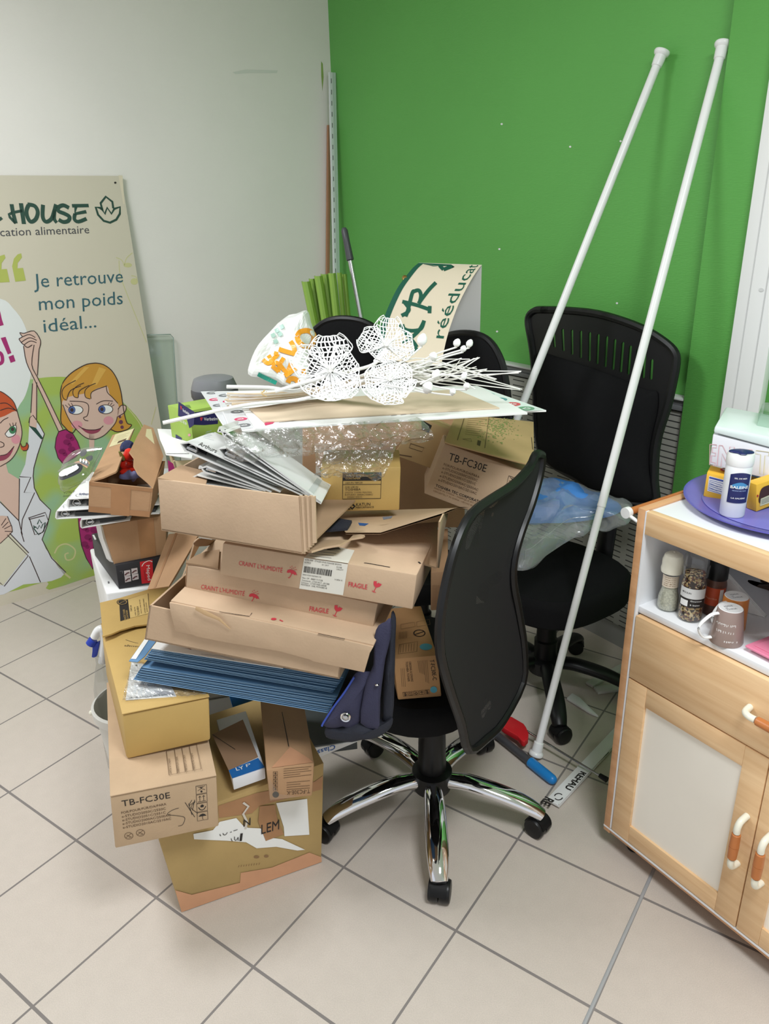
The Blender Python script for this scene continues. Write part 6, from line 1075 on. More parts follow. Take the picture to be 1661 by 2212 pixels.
# flattened open carton to the right of the tray
oc = vplane(A(943, 1225, 1.36), -10); root = empty('opened_carton', A(800, 1190, 1.44), 'opened kraft carton lying collapsed between the tray carton and the chair back', 'carton')
lowp = plane3(A(*(735.9, 1176.5), 1.42), A(*(943, 1225.3), 1.36), A(*(943, 1140.1), 1.50))
m = MB(); m.prism([lowp.P_(crop_z5(*a)) for a in ((295, 912), (360, 905), (490, 940), (520, 955), (660, 985), (932, 1062), (940, 760), (700, 780), (420, 850))], -lowp.n * 0.004, M_card); m.build('lower_panel', root)
upp = plane3(A(*(763.5, 1151.5), 1.42), A(*(954.7, 1108.2), 1.38), A(*(997.6, 1104.3), 1.62)); m = MB()
def upf(u, v):
    a = lerp2(lerp2((747.3, 1150.5), (822.1, 1150.5), min(1, u * 2)) if u < 0.5 else lerp2((822.1, 1150.5), (957, 1108.2), (u - 0.5) * 2), (0, 0), 0); b = lerp2((688.8, 1088.1), (1013.9, 1078.3), u)
    return A(a[0], a[1], 1.43 - 0.06 * u).lerp(A(b[0], b[1] + 18, 1.70), v) + V((0, 0, 0.006 * math.sin(PI * v)))
m.grid(upf, 20, 8, M_card); vs = list(m.v); m.add([p - V((0, 0, 0.004)) for p in vs], m.f[:], M_cardin, True); m.build('upper_panel', root)
rp = plane3(A(*(943, 1225.3), 1.36), A(*(956, 1108.9), 1.375), A(*(968.4, 1107.6), 1.58)); m = MB(); m.prism([rp.P_(crop_z5(*a)) for a in ((930, 1062), (938, 900), (945, 760), (972, 704), (1000, 705), (978, 800), (940, 1066))], rp.n * 0.003, M_card); m.build('side_panel', root)
m = MB(); tf = plane3(A(*(662.8, 1188.8), 1.345), A(*(787.9, 1155.7), 1.40), A(*(678.4, 1165.4), 1.46)); m.prism([tf.P_(crop_z5(*a)) for a in ((70, 952), (115, 876), (200, 880), (345, 880), (388, 838), (455, 848), (440, 858), (360, 872), (290, 910), (180, 930), (100, 955))], -tf.n * 0.004, M_card); m.build('torn_flap', root)
m = MB(); bp2 = hplane(A(*(721.3, 1136.8), 1.47).z); m.prism([bp2.P_(crop_z5(*a)) for a in ((110, 725), (370, 768), (340, 818), (200, 830), (110, 800))], V((0, 0, 0.006)), M_navyd); tag(m.build('black_sleeve', None, bp2.P_((718, 1133.6))), 'flat black sleeve in the gap beside the tray carton', 'sleeve')
tpu = [(773.9, 1131), (796.7, 1132.9), (787.9, 1137.8), (776.5, 1136.8)]; 
m = MB(); q1 = [A(x, y, 1.42) + V((0, -0.006, 0.004)) for x, y in tpu]; m.prism(q1, V((0, -0.001, 0.001)), mat('blue_tape', (40, 84, 140), 0.5)); q1 = [A(x, y, 1.46) + V((0, -0.006, 0.004)) for x, y in ((826, 1118.9), (848.1, 1116.7), (844.8, 1121.2), (828.6, 1124.5))]; m.prism(q1, V((0, -0.001, 0.001)), mat('grey_blue_tape', (110, 118, 130), 0.5)); m.build('tape_piece', root)

# golden toner carton with the black printed label
kf = Face((692, 1009.4), (865.6, 1008.7), (862.4, 1102.4), (695.3, 1105.6), Y=1.555, head=0, dep=0.13); pl = kf.pl
root = empty('golden_carton', kf.base, 'golden carton with a black framed label under the clear film, right of the ring binders', 'carton')
m = kf.body(M_gold, 0.003); m.pp(pl, [(740.8, 1021.1), (824, 1020.4), (822.7, 1038), (740.8, 1038.6)], M_print); rect(m, pl, [(740.8, 1021.1), (824, 1020.4), (822.1, 1076.4), (740.1, 1077.7)], 1.4, M_print, 0.0010); m.ps(pl, [(740.8, 1046.5), (822.7, 1045.8)], 1.0, M_print)
for s_, x0, y0, x1, hh, mt in (('WASTE TONER', 330, 458, 450, 14, M_gold), ('CONTAINER', 328, 478, 426, 12, M_gold), ('OEM PN TBFC30', 325, 506, 440, 11, M_print), ('FOR USE IN', 325, 534, 410, 11, M_print), ('TOSHIBA', 325, 552, 428, 15, M_print), ('DIGITAL COPIER PRINTERS', 325, 568, 502, 8, M_brownprint), ('E-STUDIO: 2000AC/2500C/', 325, 584, 510, 10, M_print), ('2550AC/2551C', 338, 600, 438, 10, M_print)): m.pt(pl, crop_z5(x0, y0), crop_z5(x1, y0 - 2), crop_z5(x0, y0 - hh), s_, mt, off=0.0016)
m.pp(pl, [(700.5, 1088.1), (757.7, 1087.4), (748.9, 1093.3), (757.7, 1100.4), (714.8, 1101.1)], M_print); dq = [(760.9, 1086.1), (768.4, 1093.3), (760.9, 1101.1), (752.5, 1093.6)]; m.pp(pl, dq, M_print); m.pp(pl, [(760.6, 1089.7), (761.9, 1092.6), (764.8, 1093.6), (761.9, 1094.9), (760.6, 1097.5), (759.3, 1094.9), (756.4, 1093.6), (759.3, 1092.3)], M_gold, 0.0012)
m.pt(pl, (769.4, 1092.9), (799.9, 1092), (769.4, 1086.1), 'KATUN', M_print); m.pt(pl, (768.7, 1098.1), (807.4, 1096.8), (768.7, 1094.2), 'PERFORMANCE', M_print); m.build('body', root)

# brown carton filling the back of the pile
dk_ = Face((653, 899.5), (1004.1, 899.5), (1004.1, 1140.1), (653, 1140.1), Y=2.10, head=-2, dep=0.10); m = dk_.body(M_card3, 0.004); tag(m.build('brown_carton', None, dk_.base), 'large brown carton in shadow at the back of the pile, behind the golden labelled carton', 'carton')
# rolled toner carton leaning to the right, with its lid
pr_ = Pl(A(*(915.7, 1066), 1.76), (-0.06, -1.0, 0.10)); rt = Face((960.2, 957.4), (1147.2, 1023), (1121.1, 1145), (915.7, 1066), pl=pr_, dep=0.20, back=-pr_.n * 0.20); pl = pr_
root = empty('printer_carton', rt.base, 'tilted kraft carton with black print and loose lid behind the mesh chair back', 'carton')
m = rt.body(M_card2, 0.003)
m.pt(pl, (967.7, 993.1), (1048.3, 1019.8), (972.3, 977.5), 'TB-FC30E', M_print)
for s_, x0, y0, x1, y1 in (('FOR/POUR/FÜR/DA/PARA', 978, 384, 1214, 470), ('e-STUDIO2050C/2550C', 970, 408, 1202, 492), ('e-STUDIO2051C/2551C', 962, 434, 1190, 517), ('e-STUDIO2000AC/2500AC', 952, 460, 1206, 556), ('e-STUDIO2010AC/2510AC', 942, 486, 1196, 580)): m.pt(pl, crop_z5(x0, y0), crop_z5(x1, y1), crop_z5(x0 + 5, y0 - 15), s_, M_brownprint)
m.pt(pl, (940.4, 1050.4), (1046.4, 1090.7), (942, 1045.2), 'TOSHIBA TEC CORPORATION', M_print, 0.015); m.pt(pl, (937.8, 1055.6), (1041.5, 1094.6), (938.8, 1052.3), 'MADE IN CHINA / FABRIQUE EN CHINE', M_faint); m.pt(pl, (935.8, 1061.4), (1039.2, 1101.1), (936.8, 1058.2), 'HERGESTELLT IN CHINA / HECHO EN CHINA', M_faint)
symbols(m, pl, lambda u, v: crop_z5(1412 + 64 * u - 14 * v, 454 + 22 * u + 52 * v), [(0, 0, 1, 1)], M_print, 1.0); m.build('body', root)
lp2 = plane3(A(*(960.2, 953.5), 1.74), A(*(1153.7, 1005.5), 1.735), A(*(985.3, 899.5), 1.96)); m = MB(); m.prism([lp2.P_(crop_z5(*a)) for a in ((985, 226), (1030, 242), (1480, 362), (1580, 386), (1577, 95), (1062, 40))], -lp2.n * 0.004, M_gold if False else mat('tan_lid_card', (188, 158, 112), 0.7, noise_amt=0.05, nscale=12), 0.001)
for a, b in (((1118, 60), (1070, 220)), ((1280, 60), (1252, 272))): m.ps(lp2, [crop_z5(*a), crop_z5(*b)], 1.0, M_brownprint)
lines(m, lp2, [(1010.6, 901.1), (1052.9, 904.4), (1041.5, 945), (1004.1, 940.1)], 9, 1.3, M_faint, [1, 0.8, 0.9]); m.ps(lp2, [(999.2, 948.9), (1017.1, 948.3), (1018.7, 954.8), (999.2, 948.9)], 1.2, M_brownprint); m.pp(lp2, [(1031.7, 950.9), (1039.2, 953.1), (1036.6, 963.9), (1030.1, 961.3)], M_brownprint)
sg = mat('green_spray_stain', (134, 146, 84), 0.7); rng = random.Random(4)
for k in range(260):
    a = rng.gauss(1335, 55), rng.gauss(140, 42)
    if 1040 < a[0] < 1560 and 70 < a[1] < 290: m.pd(lp2, crop_z5(*a), rng.uniform(0.5, 2.2), rng.uniform(0.4, 1.3), sg, 0.0007 + 0.000001 * k, n=6)
m.ps(lp2, [(1147.8, 945), (1150.4, 971), (1152.4, 971.7)], 1.2, M_print); m.build('lid', root)
# golden carton behind, seen under the boards
gb = Pl(A(*(900.1, 961.3), 1.90), (-0.25, -1, 0.25)); gF = Face((906.6, 899.5), (972.3, 928.8), (934.2, 1013.3), (848.1, 982.4), pl=gb, dep=0.15, back=-gb.n * 0.15); m = gF.body(mat('tan_lid_card', (188, 158, 112)), 0.003); m.pp(gb, [(909.8, 906), (932.6, 919), (926.1, 935.3), (911.5, 928.8)], M_print); rect(m, gb, [(887.1, 958), (916.3, 967.8), (911.5, 975.9), (883.8, 967.1)], 1.2, M_brownprint); lines(m, gb, [(851.3, 979.2), (890.3, 985.7), (888.7, 987.9), (851.3, 981.4)], 1, 2, M_brownprint)
tag(m.build('golden_carton', None, gF.base), 'tan carton with a dark label behind the clear film, deep in the pile', 'carton')

# toner carton with cyan dots standing on the front chair seat, and a brown one above it
cyf = Face((848.8, 1423.9), (944.6, 1415.2), (953.9, 1504.8), (859.7, 1512.4), z=0.497, head=6, dep=0.24); pl = cyf.pl; M_cyan = mat('cyan_dot', (86, 170, 190), 0.5)
root = empty('toner_carton', cyf.base, 'upright brown carton with two cyan dots standing on the chair seat', 'carton'); m = cyf.body(mat('orange_kraft', (198, 152, 104), 0.75, noise_amt=0.04, nscale=14), 0.003)
m.pd(pl, (936.6, 1489.3), 7.4, 7, M_cyan); tp_ = cyf.top; m.pd(tp_, (920, 1397.9), 13.5, 7.2, M_cyan)
m.pt(pl, (928.3, 1425.3), (934.8, 1469.4), (937.3, 1424.6), 'T-FC30E-C', M_print)
for k in range(7): m.ps(pl, [crop_z8(1500 - 9 * k, 790 + k), crop_z8(1512 - 9 * k, (930 if k < 3 else 890) - 4 * k)], 1.0, M_faint)
for s_, x in (('TOSHIBA TONER', 1372), ('ORIGINAL & GENUINE', 1392)): m.pt(pl, crop_z8(x, 800), crop_z8(x + 14, 920), crop_z8(x + 14, 799), s_, M_brownprint)
for k in range(3): m.ps(pl, [crop_z8(1345 + 10 * k, 840), crop_z8(1352 + 10 * k, 950)], 0.9, M_faint)
symbols(m, pl, lambda u, v: crop_z8(1356 + 156 * u + 4 * v, 984 - 16 * u + 24 * v), [(0.21 * k, 0, 0.21 * k + 0.17, 1) for k in range(5)], M_brownprint, 0.8)
m.pr(tp_, (905.9, 1368.3), 12, 7, 2.4, M_print); m.ps(tp_, [(896.5, 1371.2), (915.3, 1364.7)], 2.4, M_print); rect(m, tp_, [(862.6, 1392.8), (902.3, 1386.3), (900.1, 1408), (860.4, 1413.1)], 1.0, M_brownprint)
for k in range(6): m.ps(tp_, [crop_z8(1345 + 16 * k, 702 - 2 * k), crop_z8(1342 + 16 * k, 748 - 2 * k)], 1.0, M_faint)
for k in range(6): m.ps(tp_, [crop_z8(1336 + 9 * k, 625 - k), crop_z8(1334 + 9 * k, 668 - k)], 1.0, M_faint)
for k in range(2): rect(m, tp_, [crop_z8(1345 + 95 * k, 580 - 16 * k), crop_z8(1425 + 90 * k, 566 - 16 * k), crop_z8(1430 + 90 * k, 592 - 12 * k), crop_z8(1345 + 95 * k, 608 - 14 * k)], 0.9, M_faint)
m.build('body', root)
br_ = Face((930.3, 1237), (967.7, 1233.7), (965.1, 1317.3), (930.3, 1319.5), Y=1.60, head=-5, dep=0.26); m = br_.body(M_card3, 0.003); tpb = br_.top; m.ps(tpb, [(984.6, 1144), (997.6, 1147.2)], 4, M_print)
for k in range(10): m.ps(br_.pl, [crop_z5(905 + 7 * k, 1180), crop_z5(904 + 7 * k, 1330)], 0.9, mat('brown_kraft_line', (160, 122, 88), 0.8))
tag(m.build('brown_carton', None, br_.base), 'brown carton squeezed between the collapsed carton and the mesh chair back', 'carton')

# navy canvas bag hanging over the seat edge
nv = vplane(A(760, 1560, 1.325), -8); root = empty('canvas_bag', nv.P_((770, 1595)), 'navy blue canvas bag with a metal eyelet hanging off the folders beside the cartons', 'bag')
def nz(l, o=0.0): return [nv.P_(crop_z8(*a), o) for a in l]
m = MB(); m.puff(smooth_curve(nz([(1075, 868), (1030, 940), (960, 1040), (890, 1148), (878, 1172), (905, 1190), (960, 1194), (1000, 1186), (1050, 1202), (1105, 1150), (1118, 1040), (1140, 940), (1175, 868), (1130, 860)]), 3, True), nv.n, 0.016, M_navy, 0.6, 0.004, 14); m.build('front_flap', root)
m = MB(); m.tube(smooth_curve(nz([(1070, 880), (1010, 975), (950, 1055), (888, 1150), (878, 1172)], 0.008), 4), 0.0022, M_bluetrim, 8); m.build('blue_piping', root)
m = MB(); m.puff(smooth_curve(nz([(1190, 640), (1215, 570), (1255, 548), (1290, 525), (1288, 640), (1258, 760), (1244, 860), (1226, 1010), (1222, 1165), (1190, 1188), (1108, 1150), (1122, 1000), (1150, 880), (1185, 800)], 0.010), 2, True), nv.n, 0.014, M_navy, 0.6, 0.003, 12); m.build('strap', root)
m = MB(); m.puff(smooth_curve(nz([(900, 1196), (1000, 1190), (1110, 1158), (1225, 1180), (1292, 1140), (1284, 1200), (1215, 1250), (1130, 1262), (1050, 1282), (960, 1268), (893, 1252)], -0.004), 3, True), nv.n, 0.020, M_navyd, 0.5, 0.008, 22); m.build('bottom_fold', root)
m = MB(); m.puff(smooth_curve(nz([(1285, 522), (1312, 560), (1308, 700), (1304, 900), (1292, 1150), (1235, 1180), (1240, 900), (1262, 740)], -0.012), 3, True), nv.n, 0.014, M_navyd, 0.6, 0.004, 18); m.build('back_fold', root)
m = MB(); o_ = nv.P_((750.2, 1535.9), 0.020); m.lathe([(0.0085, 0), (0.0115, 0.002), (0.0105, 0.0035), (0.0085, 0.0025), (0.0075, 0)], o_, M_chrome, nv.n, 28); m.lathe([(0.0045, 0.001), (0.0055, 0.0035), (0.003, 0.006), (1e-6, 0.0065)], o_, M_steel, nv.n, 20); m.build('eyelet', root)
m = MB(); m.ball(nv.P_((817.8, 1462.9), 0.026), 0.0045, M_chrome, (1, 1, 0.6)); m.build('snap_button', root)

# ================================================================== LEFT STACK on a white drawer unit
un = vplane(A(229, 1281, 1.98), 14); uA = un.P_((229.1, 1281.5)); uB = un.P_((359.5, 1254.2)); zU = uA.z; uC = Z(*(193.7, 1185.3), zU)
dvec = uC - uA; dvec = V((dvec.x, dvec.y, 0)); 
root = empty('drawer_unit', (uA + uB) / 2 * V((1, 1, 0)).length if False else V(((uA.x + uB.x) / 2, uA.y + 0.2, 0)), 'white drawer unit on the floor under the black stapler box', 'drawer unit')
wvec = V((uB.x - uA.x, uB.y - uA.y, 0)).normalized() * 0.36
m = MB(); f0 = V((uA.x, uA.y, 0.01)); m.hexa([f0, f0 + wvec, f0 + wvec + dvec, f0 + dvec, f0 + V((0, 0, zU - 0.01)), f0 + wvec + V((0, 0, zU - 0.01)), f0 + wvec + dvec + V((0, 0, zU - 0.01)), f0 + dvec + V((0, 0, zU - 0.01))], M_whiteplastic, 0.006, 3)
hU = hplane(zU); m.pp(hU, [(232.4, 1256.7), (235.9, 1255.7), (237, 1260.2), (233.4, 1261.3)], M_grey); m.build('body', root)
for k in range(4):
    m = MB(); zz_ = zU - 0.02 - (k + 1) * 0.135; m.box(f0 + V((0, 0, zz_)) + wvec * 0.03 - un.n * -0.006, wvec * 0.94, un.n * 0.004, V((0, 0, 0.125)), mat('pale_grey_drawer', (214, 216, 220), 0.35), 0.003); dr = m.build('drawer', root)
    m = MB(); m.box(f0 + V((0, 0, zz_ + 0.08)) + wvec * 0.35 + un.n * 0.010, wvec * 0.3, un.n * 0.012, V((0, 0, 0.012)), M_whiteplastic, 0.003); m.build('handle', dr)
# black stapler box
e0 = Z(*(257, 1272.6), zU + 0.001); sp_ = vplane(e0, 13); sF = Face((249.4, 1221.3), (351.9, 1201), (326.6, 1260), (257, 1272.6), pl=sp_); lb_ = Z(*(197.5, 1152.9), sF.tl.z) - sF.tl; lb_.z = 0
sF = Face((249.4, 1221.3), (352.4, 1201), (354.4, 1254.2), (257, 1272.6), pl=sp_, back=lb_.normalized() * min(lb_.length, 0.34)); pl = sp_
root = empty('stapler_box', sF.base, 'black stationery box with a red panel and four small photos, on the white drawer unit', 'box')
m = sF.body(mat('matt_black_card', (36, 36, 40), 0.5), 0.002); M_redp = mat('bright_red_panel', (206, 32, 44), 0.5)
m.pp(pl, [(301.8, 1213.7), (329.1, 1208.6), (332.1, 1257.5), (306.3, 1260.8)], M_redp); m.pt(pl, (313.9, 1252.4) if False else (324.6, 1215.7) if False else (315.9, 1221.3), (319.5, 1253.7), (323.5, 1220.2), 'Maped', M_paper, 0.0); m.pt(pl, (310.4, 1232.1), (313.4, 1252.4), (312.9, 1231.6), 'OFFICE', M_print)
m.ps(pl, [(329.1, 1213.2), (321.5, 1211.1), (311.4, 1215.7), (306.3, 1223.3)], 1.6, M_paper, curve=4)
for q in ((1058, 1868, 52), (1120, 1850, 52), (1064, 1918, 52), (1126, 1900, 54)): m.pp(pl, [crop_z2(q[0], q[1]), crop_z2(q[0] + q[2], q[1] - 8), crop_z2(q[0] + q[2] + 4, q[1] + 38), crop_z2(q[0] + 4, q[1] + 50)], mat('little_photo', (206, 196, 196), 0.5)); m.ps(pl, [crop_z2(q[0] + 8, q[1] + 36), crop_z2(q[0] + 28, q[1] + 18), crop_z2(q[0] + 46, q[1] + 14)], 3, mat('little_photo_dark', (96, 60, 62), 0.5), 0.0014)
m.ps(pl, [(258.7, 1233.9), (264.3, 1232.9), (264.8, 1238.5)], 1, M_grey); m.pp(sF.left, [(200, 1155.4), (204, 1154.9), (209.1, 1165.1), (205.1, 1166.1)], M_paper, 0.0009); m.build('body', root)
# brown carton on it
bF = Face((218.2, 1135.9), (359.5, 1112.4), (359.5, 1207.6), (246.8, 1222.3), pl=vplane(sF.tl + sp_.n * -0.012, 13), dep=0.22); m = bF.body(M_card3, 0.004); root = empty('brown_carton', bF.base, 'brown taped carton on the black stationery box under the white binders', 'carton'); m.build('body', root)
m = MB(); m.pp(bF.pl, [(296.2, 1123.3), (331.6, 1117.5), (338, 1210.6), (305.1, 1215.2)], M_tape, 0.0012); m.build('tape', root)
m = MB(); q = [(217.2, 1135.7), (229.1, 1139.7), (246.8, 1215.7), (240, 1209.4), (222.8, 1162.5)]; lp3 = vplane(bF.tl + sp_.n * 0.004, 60); m.prism([lp3.P_(a) for a in q], -lp3.n * 0.02, M_paper); tag(m.build('paper_stack', None, lp3.P_((235.4, 1210.6))), 'white paper edges sticking out at the left of the brown taped carton', 'papers')
# leaning flattened carton strip
fs = plane3(A(*(318.5, 1272.6), 1.86), A(*(364.6, 1266.3), 1.82), A(*(420.2, 1154.9), 1.92)); m = MB(); m.prism([fs.P_(crop_z2(*a)) for a in ((1258, 2028), (1440, 1555), (1550, 1540), (1700, 1545), (1650, 1640), (1500, 1900), (1440, 2000))], -fs.n * 0.005, M_card3); m.pp(fs, [(379.7, 1149.9), (384.8, 1149.9), (336.7, 1268.9), (332.1, 1270.1)], M_tape, 0.0008); tag(m.build('flattened_carton', None, fs.P_((341.8, 1268.9))), 'strip of flattened brown carton leaning beside the black stationery box', 'carton')
# three white binders lying flat
def flat_binder(end, z, head, dep, label, cover_txt=None):
    """end: TL TR BR BL of the open short end in the photo"""
    P = Z(end[3][0], end[3][1], z); p_ = vplane(P, head); tl, tr, br, bl = [p_.P_(q) for q in end]; bk = -p_.n * dep; up = V((0, 0, 1)); t = 0.003; al = (br - bl).normalized(); root = empty('ring_binder', (bl + br) / 2 + bk / 2, label, 'binder')
    m = MB(); m.prism([tl, tr, tr - up * t, tl - up * t], bk, M_binder, 0.0006)
    if cover_txt: 
        tp = hplane((tl.z + tr.z) / 2 + 0.0008); cover_txt(m, tp)
    m.build('front_cover', root); m = MB(); m.prism([bl, br, br + up * t, bl + up * t], bk, M_binder, 0.0006); m.build('back_cover', root)
    m = MB(); h = (tl - bl).length; m.prism([tl, tl - al * 0.004 - up * h * 0.25, bl - al * 0.004 + up * h * 0.2, bl, bl + al * 0.004, bl + up * h * 0.2, tl - up * h * 0.25 + al * 0.001, tl + al * 0.004], bk, M_binder); m.build('spine', root)
    m = MB(); rr = h * 0.33
    for d in (0.04, 0.4): cc = bl + up * h * 0.45 + al * (rr + 0.012) + bk * d; m.tube([cc + al * (rr * math.cos(2 * PI * k / 16)) + up * (rr * math.sin(2 * PI * k / 16)) for k in range(17)], 0.0013, M_steel, 6, up=p_.n, cap=False)
    m.box(bl + up * 0.005 + al * 0.008 + bk * 0.05, al * 0.025, bk * 0.85, up * 0.008, M_steel, 0.001); m.build('ring_mechanism', root)
    m = MB(); m.prism([bl + up * 0.006 + al * 0.05 + bk * 0.03, br + up * 0.006 - al * 0.012 + bk * 0.03, br + up * h * 0.5 - al * 0.012 + bk * 0.03, bl + up * h * 0.6 + al * 0.05 + bk * 0.03], bk * 0.92, mat('dark_dividers', (58, 60, 60), 0.8)); m.build('paper_block', root); return tl.z
def cov(m, tp):
    m.pt(tp, (138, 1067.6), (192.4, 1061.3), (136.7, 1062.5), 'VOTRE PROGRAMME', M_print); m.pt(tp, (136.7, 1074.4), (174.7, 1070.1), (135.7, 1069.9), 'dossier client', M_print); m.ps(tp, [(136.7, 1096.7), (138, 1091.6), (151.9, 1088.1), (177.2, 1087.1)], 1.2, M_grey, curve=4)
zb_ = bF.tl.z + 0.001
z_ = flat_binder(((174.7, 1122), (283.5, 1110.6), (281, 1124.6), (177.2, 1141.8)), zb_, 9, 0.27, 'white ring binder lowest in the left stack, on the brown taped carton')
z_ = flat_binder(((122, 1103.3), (344.3, 1089.1), (344.8, 1110.6), (122.8, 1122)), z_ + 0.001, 4, 0.27, 'white ring binder sticking out furthest left, in the middle of the left stack', cov)
z_ = flat_binder(((147.3, 1077.7), (341.8, 1067.6), (344.3, 1089.1), (148.1, 1098.7)), z_ + 0.001, 4, 0.24, 'topmost white ring binder of the left stack, under the small open carton', lambda m, tp: (m.pt(tp, (170.1, 1070.1), (193.7, 1069.4), (169.1, 1065.1), 'Arthurs', mat('navy_ink', (44, 52, 110), 0.5), 0.01, 0.3), m.ps(tp, [(187.3, 1073.9), (167.1, 1072.9), (164, 1069.4), (172.1, 1066.3), (187.3, 1066.3)], 1.0, M_grey, curve=4)))
# small open carton with toys
oP = vplane(Z(*(191.1, 1105.8), z_ + 0.006) - V((0, 0.0, 0)), -3); oF = Face((192.4, 1040.5), (330.4, 1055.2), (323, 1117.5), (191.1, 1105.8), pl=oP, back=(Z(*(229.1, 987.8), oP.P_((192.4, 1040.5)).z) - oP.P_((192.4, 1040.5))).normalized() * 0.24)
root = empty('open_carton', oF.base, 'small open brown carton with raised flaps, on top of the left stack', 'carton'); m = oF.open_box(M_card3, M_cardin); m.build('body', root)
m = MB(); m.pp(oP, [(240.5, 1046.1), (283, 1050.6), (279.5, 1114.9), (239.2, 1111.4)], M_tape, 0.0012); m.pp(oP, [(192.4, 1093.7), (324, 1104.8), (323, 1117), (191.1, 1105.3)], M_tape, 0.0010); m.pp(oP, [(192.9, 1041), (330.1, 1055.7), (329.6, 1062.8), (192.9, 1048.1)], M_tape, 0.0010); m.build('tape', root)
bk = oF.b
fl1 = plane3(oF.tl, oF.tl + bk, A(*(250.6, 1018.2), oF.tl.y + 0.02)); m = MB(); m.prism([fl1.P_(crop_z2(*a)) for a in ((765, 1104), (868, 900), (960, 710), (1145, 652), (1128, 690), (1082, 800), (1042, 890), (998, 1010), (985, 1024), (880, 1070))], -fl1.n * 0.004, M_card3); yl = mat('yellowish_label', (212, 202, 158), 0.5); m.pp(fl1, [(249.4, 938.5), (289.9, 925.8), (274.7, 953.7), (235.4, 966.3)], yl); lines(m, fl1, [(253.2, 941), (281, 933.4), (273.4, 946.1), (245.6, 956.2)], 4, 1.0, M_faint, [1, 0.8]); m.pp(fl1, [(256.2, 953.7), (273.9, 947.3), (270.4, 952.4), (253.2, 958.5)], M_brownprint, 0.0012); m.build('left_flap', root)
fl2 = plane3(oF.tr, A(*(352.4, 985.3), oF.tr.y + 0.22), A(*(284.8, 1006.8), oF.tr.y + 0.06)); m = MB(); m.prism([fl2.P_(crop_z2(*a)) for a in ((1308, 1158), (1395, 890), (1352, 770), (1308, 650), (1228, 618), (1180, 700), (1105, 852), (1145, 905), (1142, 970), (1180, 1040), (1262, 1110))], -fl2.n * 0.004, M_card3); m.pp(fl2, [(316.4, 927.1), (326.6, 927.1), (333.7, 960), (313.9, 942.3)], yl); m.build('right_flap', root)
fb_ = plane3(oF.tl + bk, oF.tr + bk, oF.tl + bk + V((0, 0.03, 0.1)))
M_redtoy = mat('glossy_red_plastic', (216, 48, 34), 0.2); tY = oF.tl.y + 0.19
c_ = A(*(274.4, 1003), tY); m = MB(); m.ball(c_, 0.022, M_redtoy, (1.0, 0.8, 0.8)); m.ball(c_ + V((0.004, -0.008, -0.018)), 0.024, M_redtoy, (1.1, 0.8, 0.5)); m.lathe([(0.012, 0), (0.016, 0.01), (0.012, 0.028), (0.004, 0.034)], c_ + V((0.004, 0, 0.014)), M_redtoy, (0.3, 0.1, 1), 16); m.lathe([(0.004, 0), (0.006, 0.01), (0.003, 0.03)], c_ + V((-0.002, -0.015, 0.018)), mat('olive_plastic', (120, 116, 60), 0.4), (-0.2, -0.3, 1), 12); tag(m.build('red_toy', None, c_ - V((0, 0, 0.03))), 'glossy red plastic toy inside the small open carton', 'toy')
c_ = A(*(278.5, 972.7), tY + 0.05); m = MB(); m.puff([c_ + V((0.024 * math.cos(a), 0.0, 0.032 * math.sin(a))) for a in [2 * PI * k / 14 for k in range(14)]], (0, -1, 0.2), 0.016, mat('dark_blue_cloth', (44, 50, 84), 0.8), 0.6, 0.012, 40, facet=0.03); tag(m.build('blue_cloth', None, c_ - V((0, 0, 0.04))), 'dark blue cloth bundle behind the red toy in the small open carton', 'cloth')
c_ = A(*(282.3, 1025.8), tY - 0.02); m = MB(); m.puff([c_ + V((0.034 * math.cos(a), 0.03 * math.sin(a), -0.004)) for a in [2 * PI * k / 16 for k in range(16)]], (0, 0, 1), 0.010, mat('mauve_paper', (120, 120, 160), 0.7), 0.8, 0.01, 40, facet=0.02); tag(m.build('mauve_packet', None, c_ - V((0, 0, 0.015))), 'small mauve packet under the red toy in the small open carton', 'packet')
# blister pack
bpP = plane3(A(*(130.4, 1058.7), oF.tl.y - 0.03), A(*(192.4, 1035.9), oF.tl.y + 0.0), A(*(220.2, 967.6), oF.tl.y + 0.10))
def bq(l, o=0.0): return [bpP.P_(crop_z2(*a), o) for a in l]
root = empty('blister_pack', bpP.P_((162, 1056.2)), 'clear plastic pack holding an oval white gadget, leaning on the small open carton', 'blister pack')
m = MB(); m.puff(smooth_curve(bq([(505, 1135), (500, 1080), (540, 960), (620, 875), (720, 835), (850, 820), (876, 840), (800, 1000), (765, 1090), (640, 1150), (540, 1190)]), 3, True), bpP.n, 0.030, M_shell, 0.12, rings=6); m.tube(smooth_curve(bq([(505, 1135), (500, 1080), (540, 960), (620, 875), (720, 835), (850, 820), (876, 840), (800, 1000), (765, 1090), (640, 1150), (540, 1190)]), 3, True), 0.0012, M_shell, 6, cap=False); m.build('clear_shell', root)
m = MB(); m.pc(bpP, [(131.6, 1033.4), (138, 1025.8), (162, 1009.4), (177.2, 1008.1), (181.3, 1015.7), (172.1, 1028.3), (141.8, 1041.5), (132.9, 1041)], M_navyd, 4, 0.010); m.build('dark_frame', root)
m = MB(); m.pc(bpP, [(131.6, 1028.9), (141.8, 1020.8), (162, 1013.7), (172.1, 1013.7), (172.1, 1019.5), (157, 1028.9), (139.2, 1035.9), (132.1, 1034.7)], M_paper, 4, 0.013); m.ps(bpP, [(129.1, 1025.8), (141.8, 1015.7), (162, 1008.1), (177.2, 1007.6)], 3, M_chrome, 0.013, 4); m.build('oval_screen', root)
